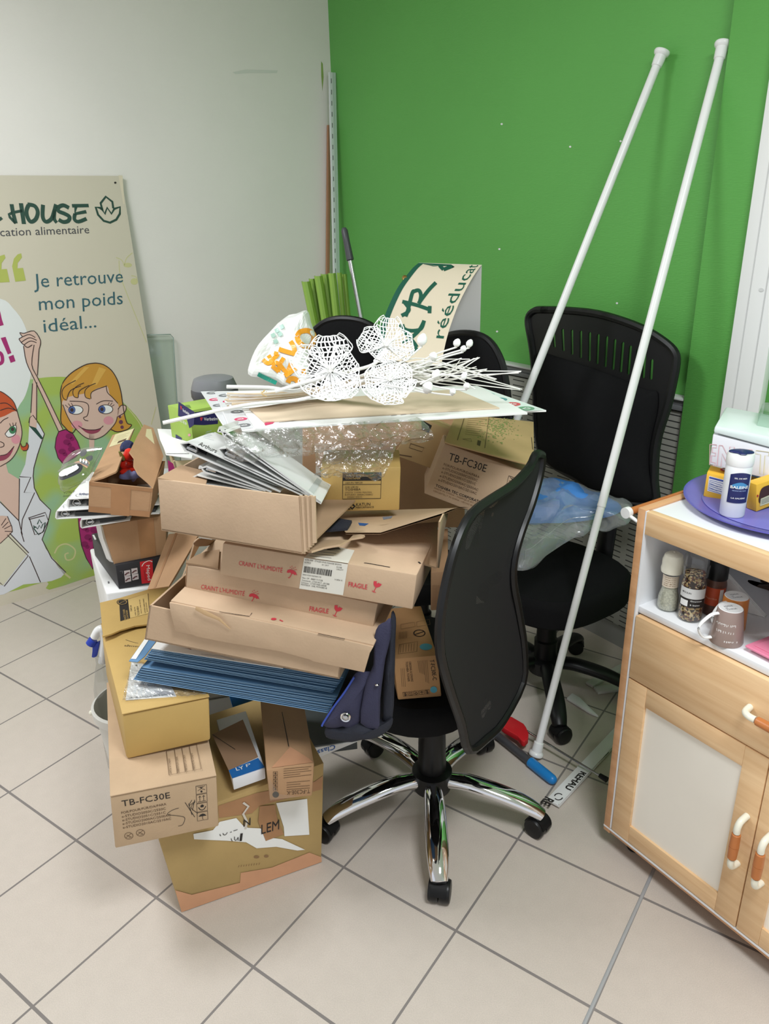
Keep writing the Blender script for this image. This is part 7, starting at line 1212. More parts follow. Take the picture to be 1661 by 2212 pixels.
m = MB(); m.pp(bpP, [(162, 1003), (187.3, 995.4), (196.2, 1004.3), (189.9, 1015.7), (181, 1009.4), (167.1, 1008.1)], mat('peach_strip', (208, 158, 128), 0.5), 0.008); m.pp(bpP, [(172.1, 999.2), (192.4, 1001.8), (194.9, 1013.2), (177.2, 1005.6)], M_midgrey, 0.010); 
for a in ((700, 950), (725, 955), (748, 965)): m.pd(bpP, crop_z2(*a), 2.2, 4, M_paper, 0.012)
m.pc(bpP, [(174.7, 982.8), (182.3, 975.2), (189.9, 977.7), (186.1, 987.8), (177.2, 990.4)], M_darkgrey, 3, 0.008); m.pc(bpP, [(187.3, 992.9), (200, 987.8), (202.5, 995.4), (194.9, 1000.5)], M_darkgrey, 3, 0.008); m.build('backing_card', root)
# papers, magazine holder, disc carton, grey bin behind the stack
pz_ = A(*(355.9, 977.9), 1.95).z; hp_ = hplane(pz_)
mhF = vplane(A(*(387.7, 1004.4), 1.93), 20); m = MB(); root = empty('magazine_holder', mhF.p(385, 1075), 'cream magazine holder with a magenta side between the small carton and the binders', 'magazine holder')
m.prism([mhF.P_(crop_z3(*a)) for a in ((130, 1270), (285, 1262), (300, 1460), (180, 1460))], -mhF.n * 0.004, mat('cream_card', (226, 212, 170), 0.6)); m.prism([mhF.P_(crop_z3(*a)) for a in ((130, 1270), (145, 1268), (195, 1460), (175, 1460))], -mhF.n * 0.22, mat('cream_card', (226, 212, 170))); m.build('holder', root)
m = MB(); m.prism([mhF.P_(crop_z3(*a), 0.003) for a in ((85, 1262), (128, 1290), (175, 1420), (95, 1420))], -mhF.n * 0.006, mag); m.build('magenta_side', root)
for k, (q, lab) in enumerate((([(0, 1005), (140, 1010), (270, 1080), (250, 1200), (70, 1200), (20, 1090)], 'upper white paper sheet on the magazine holder beside the disc carton'), ([(5, 1030), (70, 1215), (280, 1245), (290, 1205), (80, 1195)], 'lower white paper sheet on the magazine holder beside the disc carton'))):
    hh = hplane(pz_ + 0.004 - 0.004 * k); m = MB(); m.prism([hh.P_(crop_z3(*a)) for a in q], V((0, 0, -0.002)), M_paper); tag(m.build('paper_sheet', None, hh.P_((371.8, 956.7))), lab, 'papers')
vp = A(*(416, 942.1), 2.02); vl = vplane(vp, -42); vr = vplane(vp, 38); M_vg = mat('lime_disc_carton', (160, 190, 86), 0.5, noise_amt=0.06, nscale=20); M_vn = mat('disc_carton_navy', (42, 40, 92), 0.45)
top_ = V((vp.x, vp.y, vl.P_((420.8, 889.9)).z)); bt_ = V((vp.x, vp.y, vp.z - 0.02)); w1 = -hd(-42) * 0.105; w2 = hd(38) * 0.12
m = MB(); m.hexa([bt_, bt_ + w2, bt_ + w1 + w2, bt_ + w1, top_, top_ + w2, top_ + w1 + w2, top_ + w1], M_vg, 0.001)
m.pp(vl, [(385.6, 867.2), (420.8, 889.9), (418.9, 918.3), (409.4, 924.9), (403.6, 903.7), (385, 898.4)], M_vn); m.pp(vr, [(420.8, 890.5), (472.5, 883), (470.3, 915.6), (440.7, 918.3), (416.8, 917.5)], M_vn)
m.pt(vl, (394.6, 888.3), (409.4, 897.1), (394.8, 881.5), 'Verbatim', M_paper, 0.01); m.pp(vl, [(389.8, 875.9), (393.5, 878), (393, 885.2), (391.4, 884.1)], M_red, 0.0012); m.pt(vr, (440.1, 908.5), (469.8, 907.4), (440.1, 901.6), 'Verbatim', M_paper, 0.01); m.pp(vr, [(431.4, 901.6), (438, 901.1), (435.4, 908.5), (433.2, 908.5)], M_red, 0.0012)
m.pt(vl, (387.7, 909), (403.6, 919.6), (388.2, 902.6), 'CD-RW', M_paper, 0.0); m.pp(vl, [(379.7, 938.1), (393, 946.1), (391.7, 956.7), (379.7, 949.3)], M_vn); hv = hplane(top_.z); m.pp(hv, [(399.6, 875.1), (409.4, 875.1), (412.8, 881.2), (403.6, 880.4)], mat('disc_carton_dark_green', (108, 140, 60), 0.5)); m.pd(vl, (409.4, 939.5), 3, 3, mat('poster_pink', (218, 150, 160)))
tag(m.build('disc_carton', None, bt_ + w1 / 2 + w2 / 2), 'lime green and navy disc carton behind the white ring binders', 'carton')
gb_ = A(*(446, 861.3), 2.2); m = MB(); prof = [(205, 790), (207, 760), (222, 715), (245, 680), (280, 655), (480, 652), (540, 640), (590, 650), (600, 790)]; gp = vplane(gb_, 5); q = [gp.P_(crop_z3(*a)) for a in prof]; zlow = 0.0
root = empty('waste_bin', V((gb_.x, gb_.y + 0.1, 0)), 'grey plastic bin behind the disc carton against the white wall', 'bin')
r_ = 0.5 * (q[-1].x - q[0].x); cx_ = (q[-1].x + q[0].x) / 2; zt_ = q[4].z; m.lathe([(r_ * 0.75, 0), (r_ * 0.97, zt_ - 0.06), (r_ * 1.0, zt_ - 0.03), (r_ * 0.86, zt_ - 0.004), (r_ * 0.7, zt_), (1e-6, zt_)], V((cx_, gb_.y + 0.12, 0)), M_midgrey, n=40); m.build('body', root)
m = MB(); m.lathe([(r_ * 0.98, zt_ - 0.064), (r_ * 1.03, zt_ - 0.056), (r_ * 1.03, zt_ - 0.04), (r_ * 1.0, zt_ - 0.034)], V((cx_, gb_.y + 0.12, 0)), M_darkgrey, n=40); m.build('rim', root)

# ================================================================== TOP OF THE PILE
zB = Z(487, 935, 1.165).z
def board(q, z, t, label, mt, prn=None, name='display_board'):
    h = hplane(z); m = MB(); p = [h.P_(a) for a in q]; m.prism(p, V((0, 0, -t)), mt, 0.0004)
    if prn: prn(m, h)
    tag(m.build(name, None, sum(p, V()) / len(p) - V((0, 0, t))), label, 'board' if name == 'display_board' else 'card')
M_sidegrey = mat('light_grey_band', (206, 207, 208), 0.5); M_mint = mat('pale_mint_band', (214, 226, 220), 0.5); M_icon = mat('icon_grey', (108, 110, 114), 0.5); M_icr = mat('icon_raspberry', (206, 60, 104), 0.5); M_ict = mat('icon_teal', (98, 152, 152), 0.5); M_ic2 = mat('icon_soft_teal', (150, 180, 180), 0.5); M_icred = mat('icon_coral', (206, 84, 92), 0.5); M_icg = mat('icon_green', (112, 160, 128), 0.5)
def icon(m, h, q, mt, wpx=15):
    P = h.P_(q); r = wpx * depth(P) / F; n = 20; m.poly([P + V((r * math.cos(2 * PI * k / n), r * math.sin(2 * PI * k / n), 0.0008)) for k in range(n)], mt)
    for s_, e in (((-0.5, -0.3), (0.1, 0.35)), ((0.1, 0.35), (0.5, -0.2)), ((-0.3, -0.4), (0.35, -0.4))):
        a = P + V((s_[0] * r, s_[1] * r, 0.0012)); b = P + V((e[0] * r, e[1] * r, 0.0012)); sd = (b - a).normalized().cross(V((0, 0, 1))) * r * 0.09; m.poly([a - sd, b - sd, b + sd, a + sd], M_paper)
def pA(m, h):
    m.pp(h, [(433.2, 846), (463.4, 844.9), (509.5, 924.9), (493.1, 931.8)], M_sidegrey, 0.0004)
    for q, mt in (((459.2, 849.1), M_icon), ((464.5, 863.4), M_icr), ((472.5, 875.9), M_icon)): icon(m, h, q, mt, 13)
    m.pp(h, [(1015.5, 838.9), (1036.5, 837.1), (1177.9, 886), (1144.8, 888.1), (1116.8, 886.7)], M_mint, 0.0004)
    for q, mt in (((1022.5, 843.4), M_icred), ((1050.5, 852.5), M_ic2), ((1077.7, 863.3), M_ict), ((1106.3, 873.5), M_icred), ((1136.4, 882.9), M_icg)): icon(m, h, q, mt, 18)
board(((435, 846), (1030, 833), (1180, 886), (1080, 889), (492, 933)), zB, 0.004, 'white display board with pictogram discs at both ends, lowest of the stacked boards', M_paper, pA)
def pB(m, h):
    m.pp(h, [(464, 847), (504.2, 845.4), (546.6, 924.9), (500.5, 931.8)], M_sidegrey, 0.0004)
    for q, mt in (((486.2, 854.4), M_icon), ((495, 867.2), M_icr), ((512.2, 889.9), M_icon), ((520.1, 905.8), M_icr), ((527.5, 919.1), M_icon)): icon(m, h, q, mt, 14)
board(((464, 846), (1000, 834), (1060, 870), (1072, 884), (499, 933)), zB + 0.0045, 0.004, 'white display board with a grey pictogram band, second in the stack of boards', M_paper, pB)
def pC(m, h):
    m.pp(h, [(570.5, 914.8), (593, 906.4), (596.4, 909), (589, 915.6), (573.1, 919.6)], M_icr, 0.0004)
    for k in range(9): m.ps(h, [crop_z4(700 + 60 * k, 1256 - 4.5 * k), crop_z4(735 + 60 * k, 1252 - 4.5 * k)], 2, M_grey, 0.0006)
    m.ps(h, [(602.3, 913), (631.4, 910.3), (710.9, 901.6)], 1.5, M_navyd, 0.0006)
board(((522.8, 882), (710.9, 866.6), (1040, 837.1), (1139.5, 891.6), (551.9, 926)), zB + 0.009, 0.004, 'white panel with small print lying on the display boards under the beige card', M_paper, pC)
board(((538.1, 882), (657.9, 864), (984.1, 840.6), (1019, 854.6), (1079.1, 880.4), (684.4, 903.2), (569.4, 910.3)), zB + 0.0125, 0.003, 'beige card sheet under the white lace flowers', mat('beige_card', (216, 196, 170), 0.7), None, 'card_sheet')
zC = zB + 0.0128
# crumpled clear film hanging under the boards
def filmsheet(q, nu, nv, amp, sc, mt, seed, fold=0.0):
    Q = [A(*a) for a in q]; n = (Q[1] - Q[0]).cross(Q[3] - Q[0]).normalized()
    if n.dot(CP - Q[0]) < 0: n = -n
    m = MB(); sv = V((seed, seed * 0.7, 0))
    def f(u, v):
        p = Q[0].lerp(Q[1], u).lerp(Q[3].lerp(Q[2], u), v); q = V((p.x + 0.012 * noise.noise(p * 30 + sv), p.y, p.z * 1.7)); a = noise.voronoi(q * sc + sv)[0]; b = noise.voronoi(q * sc * 2.3 + sv)[0][0]; c = noise.noise(p * sc * 0.4 + sv)
        return p + n * (amp * (a[1] - a[0]) * 1.1 + amp * 0.5 * b + amp * 0.8 * c + fold * math.sin(PI * v)) + V((0, 0, 0.010 * c))
    m.grid(f, nu, nv, mt, False); return m
x1 = (489.7, 934.2); root = empty('plastic_film', A(700, 990, 1.45), 'crumpled clear plastic film hanging out under the display boards', 'plastic film')
m = filmsheet(((x1[0], x1[1], 1.36), (905, 899.5) + (1.52,), (926.1, 949.9) + (1.50,), (509.5, 994.3) + (1.36,)), 120, 36, 0.028, 24, M_film, 2, 0.02); m.build('upper_sheet', root)
m = filmsheet(((679, 961.3) + (1.44,), (854.6, 951.5) + (1.47,), (817.2, 1027.9) + (1.49,), (677.4, 1023) + (1.46,)), 70, 34, 0.022, 28, M_film, 5, 0.02); m.build('hanging_lobe', root)
m = filmsheet(((487, 935.5) + (1.365,), (541.3, 932.8) + (1.37,), (525.4, 996.4) + (1.36,), (496.3, 988.5) + (1.36,)), 44, 36, 0.018, 30, M_film, 8, 0.03); m.build('side_lobe', root)
# plastic carrier bag with orange letters
wb = plane3(A(560, 790, 1.92), A(690, 800, 1.96), A(655, 690, 2.08)); M_bag = mat('white_polythene', (234, 234, 230), 0.25, bump=0.25, bscale=40); M_or = mat('orange_print', (238, 158, 42), 0.3); M_tl = mat('teal_print', (32, 140, 120), 0.35)
def wq(l): return [wb.P_(a) for a in l]
root = empty('carrier_bag', wb.P_((610, 825)), 'crumpled white plastic carrier bag with big orange letters behind the flower stems', 'plastic bag')
m = MB(); bagp = [(536, 808.3), (543.4, 774.4), (565.2, 739.5), (612.8, 689.1), (639.3, 679.9), (661.9, 676.4), (671.1, 699.7), (681.7, 726.2), (671.1, 747.4), (663.2, 771.3), (660.5, 829.5), (620.8, 834.8), (594.3, 821.6), (565.2, 816.3)]
m.puff(smooth_curve(wq(bagp), 3, True), wb.n, 0.040, M_bag, 0.6, 0.012, 16, rings=11, facet=0.045, smooth=False)
sur = list(m.v)
from mathutils.bvhtree import BVHTree
tree = BVHTree.FromPolygons(sur, m.f[:])
def onbag(q, lift=0.0035):
    """the point of the bag's crumpled front seen there"""
    d = ray(*q).normalized(); hit, nr, _, _ = tree.ray_cast(CP, d)
    if hit is None: hit = wb.P_(q)
    return hit - d * lift
def bagstroke(q, wpx, mt): 
    pts = smooth_curve([V((a[0], a[1], 0)) for a in q], 6); h = 0.5 * wpx; vs = []
    for i, p in enumerate(pts):
        t = pts[min(i + 1, len(pts) - 1)] - pts[max(i - 1, 0)]; t.normalize(); vs += [onbag((p.x - t.y * h, p.y + t.x * h)), onbag((p.x + t.y * h, p.y - t.x * h))]
    m.add(vs, [(2 * i, 2 * i + 1, 2 * i + 3, 2 * i + 2) for i in range(len(pts) - 1)], mt)
L_ = [([(1140, 250), (1165, 215), (1230, 205), (1275, 240), (1270, 300), (1240, 335), (1190, 325), (1150, 290), (1140, 250)], 11), ([(1085, 290), (1110, 335), (1125, 395)], 10), ([(990, 355), (1050, 375), (1125, 395)], 10), ([(860, 440), (905, 470), (950, 430), (985, 395)], 9), ([(905, 405), (930, 445)], 9), ([(950, 385), (985, 395)], 8), ([(935, 490), (990, 540)], 9), ([(1030, 425), (1000, 480), (985, 540)], 9), ([(935, 490), (965, 465), (1005, 490)], 9), ([(1005, 490), (1055, 540), (1090, 470)], 9), ([(1130, 510), (1040, 575)], 10), ([(1065, 630), (1080, 600), (1120, 598), (1150, 625)], 11), ([(1190, 520), (1195, 560)], 9)]
for pts, wd in L_: bagstroke([crop_z3(*a) for a in pts], wd, M_or)
bagstroke([(557.2, 808.3), (573.1, 816.3), (597, 827.4)], 9, M_tl)
for a in ((930, 250), (960, 210), (1000, 180), (950, 300), (985, 240)): bagstroke([crop_z3(*a), crop_z3(a[0] + 30, a[1] - 15)], 9, mat('pale_teal_print', (176, 206, 194), 0.4))
m.build('bag', root)

# folded sign sheet (cream with green border)
M_cream2 = mat('cream_pvc', (226, 212, 188), 0.45); M_sgreen = mat('sign_green', (26, 88, 70), 0.45)
Ls = [(904.5, 567.9), (891.6, 578.7), (875.9, 597.9), (858.4, 622.4), (842.7, 653.8), (830.5, 683.5), (822.8, 707.9), (818.2, 735.9), (814.8, 774.3)]; Rs = [(1040.7, 572.4), (1031.3, 584), (1019, 602.5), (1005.1, 627.6), (991.1, 655.6), (978.9, 687), (968.4, 718.4), (959.7, 753.3), (952.7, 791.7)]
Lp = smooth_curve([A(x, y, 2.62 - 0.022 * i - 0.004 * i * i * 0.5) for i, (x, y) in enumerate(Ls)], 5); Rp = smooth_curve([A(x, y, 2.50 - 0.022 * i - 0.004 * i * i * 0.5) for i, (x, y) in enumerate(Rs)], 5); nS = len(Lp) - 1
def sgn(u, v, off=0.0):
    t = min(max(v, 0), 1) * nS; i = min(int(t), nS - 1); fr_ = t - i; a = Lp[i].lerp(Lp[i + 1], fr_); b = Rp[i].lerp(Rp[i + 1], fr_); p = a.lerp(b, u)
    if off: p = p + (CP - p).normalized() * off
    return p
root = empty('folded_sign', (Lp[-1] + Rp[-1]) / 2, 'cream sign sheet with dark green lettering folded over, standing against the green wall', 'sign'); m = MB(); m.grid(lambda u, v: sgn(u, v), 12, nS, M_cream2); m.add([p + V((0.0, 0.003, -0.002)) for p in m.v], m.f[:], M_paper, True)
m.grid(lambda u, v: sgn(u * 0.085, v, 0.0012), 2, nS, M_sgreen)
def sg_text(txt, v0, v1, u0, u1, mt, bold=0.0, shear=0.0):
    """writing that climbs the sheet: from v0 (low) to v1 (high), baseline at u0, capitals to u1"""
    vs, fs = glyphs(txt, bold, shear); x0 = min(a[0] for a in vs); x1 = max(a[0] for a in vs); m.add([sgn(u0 + (u1 - u0) * y / 0.7, v0 + (v1 - v0) * (x - x0) / (x1 - x0), 0.0016) for x, y in vs], fs, mt)
def sg_stroke(pts, wd, mt):
    c2 = smooth_curve([V((a, b * 1.6, 0)) for a, b in pts], 5); vs = []
    for i, p in enumerate(c2):
        t = (c2[min(i + 1, len(c2) - 1)] - c2[max(i - 1, 0)]).normalized(); q0 = p + V((-t.y, t.x, 0)) * wd / 2; q1 = p - V((-t.y, t.x, 0)) * wd / 2; vs += [sgn(q0.x, q0.y / 1.6, 0.0016), sgn(q1.x, q1.y / 1.6, 0.0016)]
    m.add(vs, [(2 * i, 2 * i + 1, 2 * i + 3, 2 * i + 2) for i in range(len(c2) - 1)], mt)
sg_text('rééducation', 0.84, -0.17, 0.985, 0.80, M_sgreen) if False else sg_text('rééducat', 0.80, 0.012, 0.955, 0.79, M_sgreen)
st_tree = None
gv = [sgn(i / 24, j / 60) for j in range(61) for i in range(25)]; st_tree = BVHTree.FromPolygons(gv, [(j * 25 + i, j * 25 + i + 1, (j + 1) * 25 + i + 1, (j + 1) * 25 + i) for j in range(60) for i in range(24)])
def sg_stroke(pts, wpx):
    c2 = smooth_curve([V((a, b, 0)) for a, b in pts], 6); vs = []
    for i, p in enumerate(c2):
        t = (c2[min(i + 1, len(c2) - 1)] - c2[max(i - 1, 0)]).normalized()
        for s_ in (1, -1):
            d = ray(p.x - t.y * s_ * wpx / 2, p.y + t.x * s_ * wpx / 2).normalized(); hit = st_tree.ray_cast(CP, d)[0]; vs.append((hit if hit is not None else Lp[0]) - d * 0.0016)
    m.add(vs, [(2 * i, 2 * i + 1, 2 * i + 3, 2 * i + 2) for i in range(len(c2) - 1)], M_sgreen)
for pts in ([(755, 690), (800, 725), (880, 720), (905, 665)], [(905, 668), (870, 730), (800, 790), (770, 800)], [(770, 690), (790, 740), (840, 800), (860, 830)], [(860, 830), (845, 850), (820, 870)], [(765, 635), (800, 615), (810, 590), (780, 548)], [(770, 548), (860, 570), (945, 600)], [(790, 640), (805, 600), (830, 500), (845, 480)], [(830, 490), (870, 478), (885, 510), (875, 560)], [(870, 560), (930, 480), (978, 430)], [(940, 575), (938, 620)], [(960, 318), (990, 318)], [(1025, 350), (1005, 320), (1090, 320), (1025, 350)]): sg_stroke([crop_z4(*a) for a in pts], 8)
m.build('printed_sheet', root)
m = MB(); q = [Rp[0] + V((0, 0.004, 0.0)), A(*(1035.1, 774.3), Rp[0].y + 0.03), A(*(1035.1, 774.3), Rp[0].y + 0.03) + (Lp[0] - Rp[0]), Lp[0] + V((0, 0.004, 0))]; m.prism(q, V((0.001, 0.004, 0)), M_paper); m.build('back_fold', root)
m = MB(); e_ = A(*(874.1, 600.4), Lp[10].y - 0.003); m.lathe([(0.007, 0), (0.009, 0.001), (0.0075, 0.003), (0.005, 0.002)], e_, mat('brass', (170, 140, 80), 0.3, metal=0.9), (CP - e_), 20); m.build('eyelet', root)

# ---- lace flowers, twigs and buds
M_lace = mat('white_lace', (246, 246, 244), 0.6); M_stem = mat('white_paper_stem', (240, 238, 234), 0.7); M_twig = mat('bleached_twig', (212, 194, 166), 0.8, noise_amt=0.10, nscale=40); M_twigw = mat('white_twig', (238, 236, 230), 0.7)
def petal(base, tip, wid, nrm, cup=0.25, nl=7, nw=9):
    """openwork petal: a net of slanted cells with a firm rim"""
    base, tip = V(base), V(tip); ax = tip - base; L = ax.length; ax.normalize(); nr = V(nrm).normalized(); sd = ax.cross(nr).normalized(); nr = sd.cross(ax).normalized()
    def f(u, t):   # u along 0..1, t across -1..1
        w_ = wid * 1.12 * (math.sin(PI * min(1, u * 0.90 + 0.03)) ** 0.55) * (0.30 + 0.70 * min(1, u * 1.5)) * (1 + 0.04 * math.sin(14 * u)); ruff = 0.05 * L * math.sin(9 * t + 5 * u) * u
        return base + ax * (L * u) + sd * (w_ * t * 0.5) + nr * (cup * L * (t * t * 0.35 + u * u * 0.25) - cup * 0.2 * L * math.sin(PI * u) + ruff * abs(t))
    bm = bmesh.new(); rows = []
    for i in range(nl + 1):
        r = []
        for j in range(nw + 1 - (i % 2)):
            t = -1 + 2 * (j + 0.5 * (i % 2)) / nw; r.append(bm.verts.new(f(i / nl, t)))
        rows.append(r)
    for i in range(nl):
        a, b = rows[i], rows[i + 1]
        if i % 2 == 0:
            for j in range(len(b)): bm.faces.new((a[j], a[j + 1], b[j]))
            for j in range(len(b) - 1): bm.faces.new((a[j + 1], b[j + 1], b[j]))
        else:
            for j in range(len(a)): bm.faces.new((a[j], b[j + 1], b[j]))
            for j in range(len(a) - 1): bm.faces.new((a[j], a[j + 1], b[j + 1]))
    # join triangles in pairs into leaf-shaped cells
    bm.normal_update(); bmesh.ops.join_triangles(bm, faces=list(bm.faces), angle_face_threshold=3.0, angle_shape_threshold=3.0)
    before = set(bm.faces); sz = L / nl
    res = bmesh.ops.inset_individual(bm, faces=list(bm.faces), thickness=min(sz, wid / nw) * 0.145, use_even_offset=True)
    bmesh.ops.delete(bm, geom=[x for x in before if x.is_valid], context='FACES_ONLY')
    bm.verts.index_update(); m = MB(); vs = [v.co.copy() for v in bm.verts]; fs = [tuple(v.index for v in x.verts) for x in bm.faces]; m.add(vs, fs, M_lace); m.add([p - nr * 0.0009 for p in vs], [x[::-1] for x in fs], M_lace); bm.free()
    rim = [f(u / 16, -1) for u in range(17)] + [f(1, -1 + 2 * k / 6) for k in range(1, 6)] + [f(1 - u / 16, 1) for u in range(17)]; m.tube(rim, 0.0011, M_lace, 5, cap=False)
    return m
def flower(ctr, nrm, petals, label, stem):
    c = V(ctr); root = empty('lace_flower', c, label, 'artificial flower', 'white lace flowers')
    for dx, dy, w_ in petals:   # petal tips given in the photo, width in metres
        tip = A(dx, dy, c.y + random.uniform(-0.012, 0.012)); tip = c + (tip - c); d = (tip - c); 
        pl_ = Pl(c, nrm); tip = pl_.p(dx, dy); m = petal(c + (tip - c).normalized() * 0.004, tip, w_, nrm); m.build('petal', root)
    m = MB(); n_ = V(nrm).normalized()
    for k in range(7): a = 2 * PI * k / 7; s_ = n_.orthogonal().normalized(); t_ = n_.cross(s_); m.tube([c + n_ * 0.002, c + n_ * 0.014 + (s_ * math.cos(a) + t_ * math.sin(a)) * 0.009], [0.0016, 0.0010], M_stem, 6)
    m.build('stamens', root)
    m = MB(); m.tube(smooth_curve(stem, 6), 0.0036, M_stem, 8); m.build('stem', root)
F1 = A(*(715.2, 804), 1.50); n1 = V((-0.1, -0.80, 0.62)).normalized()
flower(F1, n1, [(713.5, 728.9) + (0.085,), (638.4, 770.8) + (0.070,), (687.3, 861.6) + (0.10,), (739.7, 861.6) + (0.085,), (764.1, 774.3) + (0.085,), (767.6, 854.6) + (0.06,)], 'largest white lace flower at the left, on the flower stems', [F1, A(*(644.6, 842.8), 1.50), A(*(578.4, 837), 1.47), A(*(489.7, 835.4), 1.44)])
F2 = A(*(834, 749.8), 1.60); n2 = V((0.05, -0.62, 0.78)).normalized()
flower(F2, n2, [(842.7, 692.2) + (0.06,), (778.8, 728.9) + (0.075,), (802.5, 767.3) + (0.07,), (851.4, 781.3) + (0.075,), (891.6, 746.3) + (0.08,)], 'white lace flower standing highest in front of the steel mop handle', [F2, A(*(823.5, 770.8), 1.58), A(*(795.6, 791.7), 1.55), A(*(704.8, 812.7), 1.50), A(*(594.3, 845.4), 1.47)])
F3 = A(*(842.7, 823.2), 1.47); n3 = V((0, -0.70, 0.71)).normalized()
flower(F3, n3, [(823.5, 788.2) + (0.06,), (790.3, 830.2) + (0.07,), (816.5, 870.3) + (0.085,), (872.4, 858.1) + (0.08,), (889.8, 823.2) + (0.075,), (858.4, 790) + (0.055,)], 'white lace flower nearest the board edge, right of the largest flower', [F3, A(*(781.6, 823.2), 1.48), A(*(657.9, 861.3), 1.47), A(*(525.4, 875.9), 1.40), A(*(351.9, 913.5), 1.33)])
# twig bundle
root = empty('twig_bundle', A(*(567.8, 871.9), 1.46), 'bundle of bleached twigs tied with raffia, with white buds at its right end', 'twigs')
ends = [(1500, 980), (1430, 1026), (1512, 1100), (1310, 930), (1275, 905), (1290, 1090), (1345, 1022), (1430, 976), (1240, 890), (1200, 930), (1180, 905), (1330, 1000), (1260, 960), (1320, 1060), (1220, 1080), (1270, 990), (1150, 900), (1250, 1040), (1300, 970), (1180, 1060)]
rng = random.Random(11)
for k in range(44):
    yl = 715 + (k % 22) * 4.9 + rng.uniform(-3, 3); xl_ = 565 + rng.uniform(-5, 45) - (15 if 760 < yl < 800 else 0); layer = k % 3
    Y0 = 1.455 + 0.012 * layer - (yl - 765) * 0.0006; hz_ = zC + 0.004 + 0.030 * (822 - yl) / 110 + 0.004 * layer; p0 = Z(*crop_z3(xl_, yl), hz_); tie = Z(*crop_z3(860, 752 + (yl - 765) * 0.75), hz_); mid = Z(*crop_z3(1300, 700 + (yl - 765) * 0.6), hz_)
    e = ends[k % len(ends)]; ex_, ey_ = e[0] + rng.uniform(-40, 10), e[1] + rng.uniform(-12, 12)
    m1_ = A(*crop_z4(700 + rng.uniform(-30, 60), 985 + rng.uniform(-50, 40)), 1.55); m2_ = A(*crop_z4(930 + rng.uniform(-40, 90), 950 + rng.uniform(-60, 110)), 1.57 + rng.uniform(-0.03, 0.05)); pe = A(*crop_z4(ex_, ey_), 1.57 + rng.uniform(-0.06, 0.05))
    pts = [p0, tie, mid, m1_, m2_, pe] if k % 2 == 0 else [p0, tie, mid, m1_]
    for p in pts: p.z = max(p.z, zC + 0.003)
    pts = smooth_curve(pts, 5); L_ = len(pts); m = MB(); m.tube(pts, [0.0023 - 0.0013 * (i / L_) for i in range(L_)], M_twig if k % 2 else M_twigw, 6); m.build('twig', root)
tb0 = Z(*(569.9, 846.8), zC + 0.034); tb1 = Z(*(565.7, 873.2), zC + 0.003); m = MB(); cc = (tb0 + tb1) / 2; rr = (tb0 - tb1).length / 2
for s_ in (-0.006, 0, 0.005): m.tube([cc + V((s_ + 0.02 * (0.5 - k / 20) * 0, 0, 0)) + (tb0 - cc).normalized() * (rr * math.cos(2 * PI * k / 20)) + V((0.1, 1, 0.1)).normalized() * (rr * 0.55 * math.sin(2 * PI * k / 20)) for k in range(21)], 0.0011, mat('raffia', (206, 172, 112), 0.7), 5, cap=False)
m.tube(smooth_curve([A(*(571.8, 842.8), 1.44), A(*(565.2, 850.7), 1.43), A(*(575.8, 856), 1.43)], 4), 0.0011, mat('raffia', (206, 172, 112)), 5); m.build('raffia_tie', root)
buds = [(893, 785, 32, 42, 800, 900, 1.60), (962, 887, 28, 28, 830, 960, 1.57), (1108, 804, 24, 28, 960, 880, 1.64), (1186, 808, 22, 28, 1000, 890, 1.63), (1148, 840, 20, 22, 1010, 900, 1.60), (978, 1000, 27, 36, 830, 1050, 1.54), (1152, 1010, 21, 28, 1020, 1000, 1.55), (927, 1080, 36, 40, 800, 1090, 1.48), (1168, 1072, 22, 24, 1060, 1090, 1.52), (1082, 1106, 21, 24, 940, 1110, 1.50)]
for x, y, rx, ry, sx, sy, Y in buds:
    c = A(*crop_z4(x, y), Y); k = depth(c) / F * 0.3492; s0 = A(*crop_z4(sx, sy), Y - 0.02); far = A(*crop_z4(sx - 140, min(1060, sy + 70)), Y - 0.03)
    for p in (s0, far): p.z = max(p.z, zC + 0.004)
    tip = (c - s0).normalized(); m = MB(); m.lathe([(1e-6, -ry * k), (rx * k * 0.75, -ry * k * 0.6), (rx * k, -0.05 * ry * k), (rx * k * 0.8, ry * k * 0.5), (rx * k * 0.35, ry * k * 0.92), (1e-6, ry * k)], c, M_lace, tip * 0.4 + V((0.15, -0.1, 0.9)), 16); bud = m.build('bud', root)
    m = MB(); m.tube(smooth_curve([far, s0, c - V((0, 0, ry * k * 0.9))], 6), 0.0019, M_stem, 6); m.build('bud_stalk', bud)

# ================================================================== RIGHT: bag on the vented chair, things on the floor
zS = 0.478; sp0 = hplane(zS + 0.02)
bagpl = plane3(A(*(1116.1, 1214.6), 1.95), A(*(1354.3, 1116.5), 2.12), A(*(1177.7, 1046.4), 2.42))
def rq(l, o=0.0): return [bagpl.P_(crop_y2(*a), o) for a in l]
root = empty('plastic_bag', bagpl.P_((1233.8, 1130.5)), 'clear plastic bag with blue folded contents on the seat of the vented chair', 'plastic bag')
m = MB(); m.puff(smooth_curve(rq([(250, 1490), (320, 1452), (530, 1452), (700, 1490), (840, 1535), (980, 1610), (1010, 1650), (940, 1690), (830, 1715), (600, 1745), (380, 1748), (250, 1740), (215, 1650)]), 3, True), bagpl.n, 0.045, mat('blue_polythene', (70, 126, 196), 0.4, noise_amt=0.12, nscale=9), 0.5, 0.012, 14, rings=9, facet=0.03); m.build('blue_contents', root)
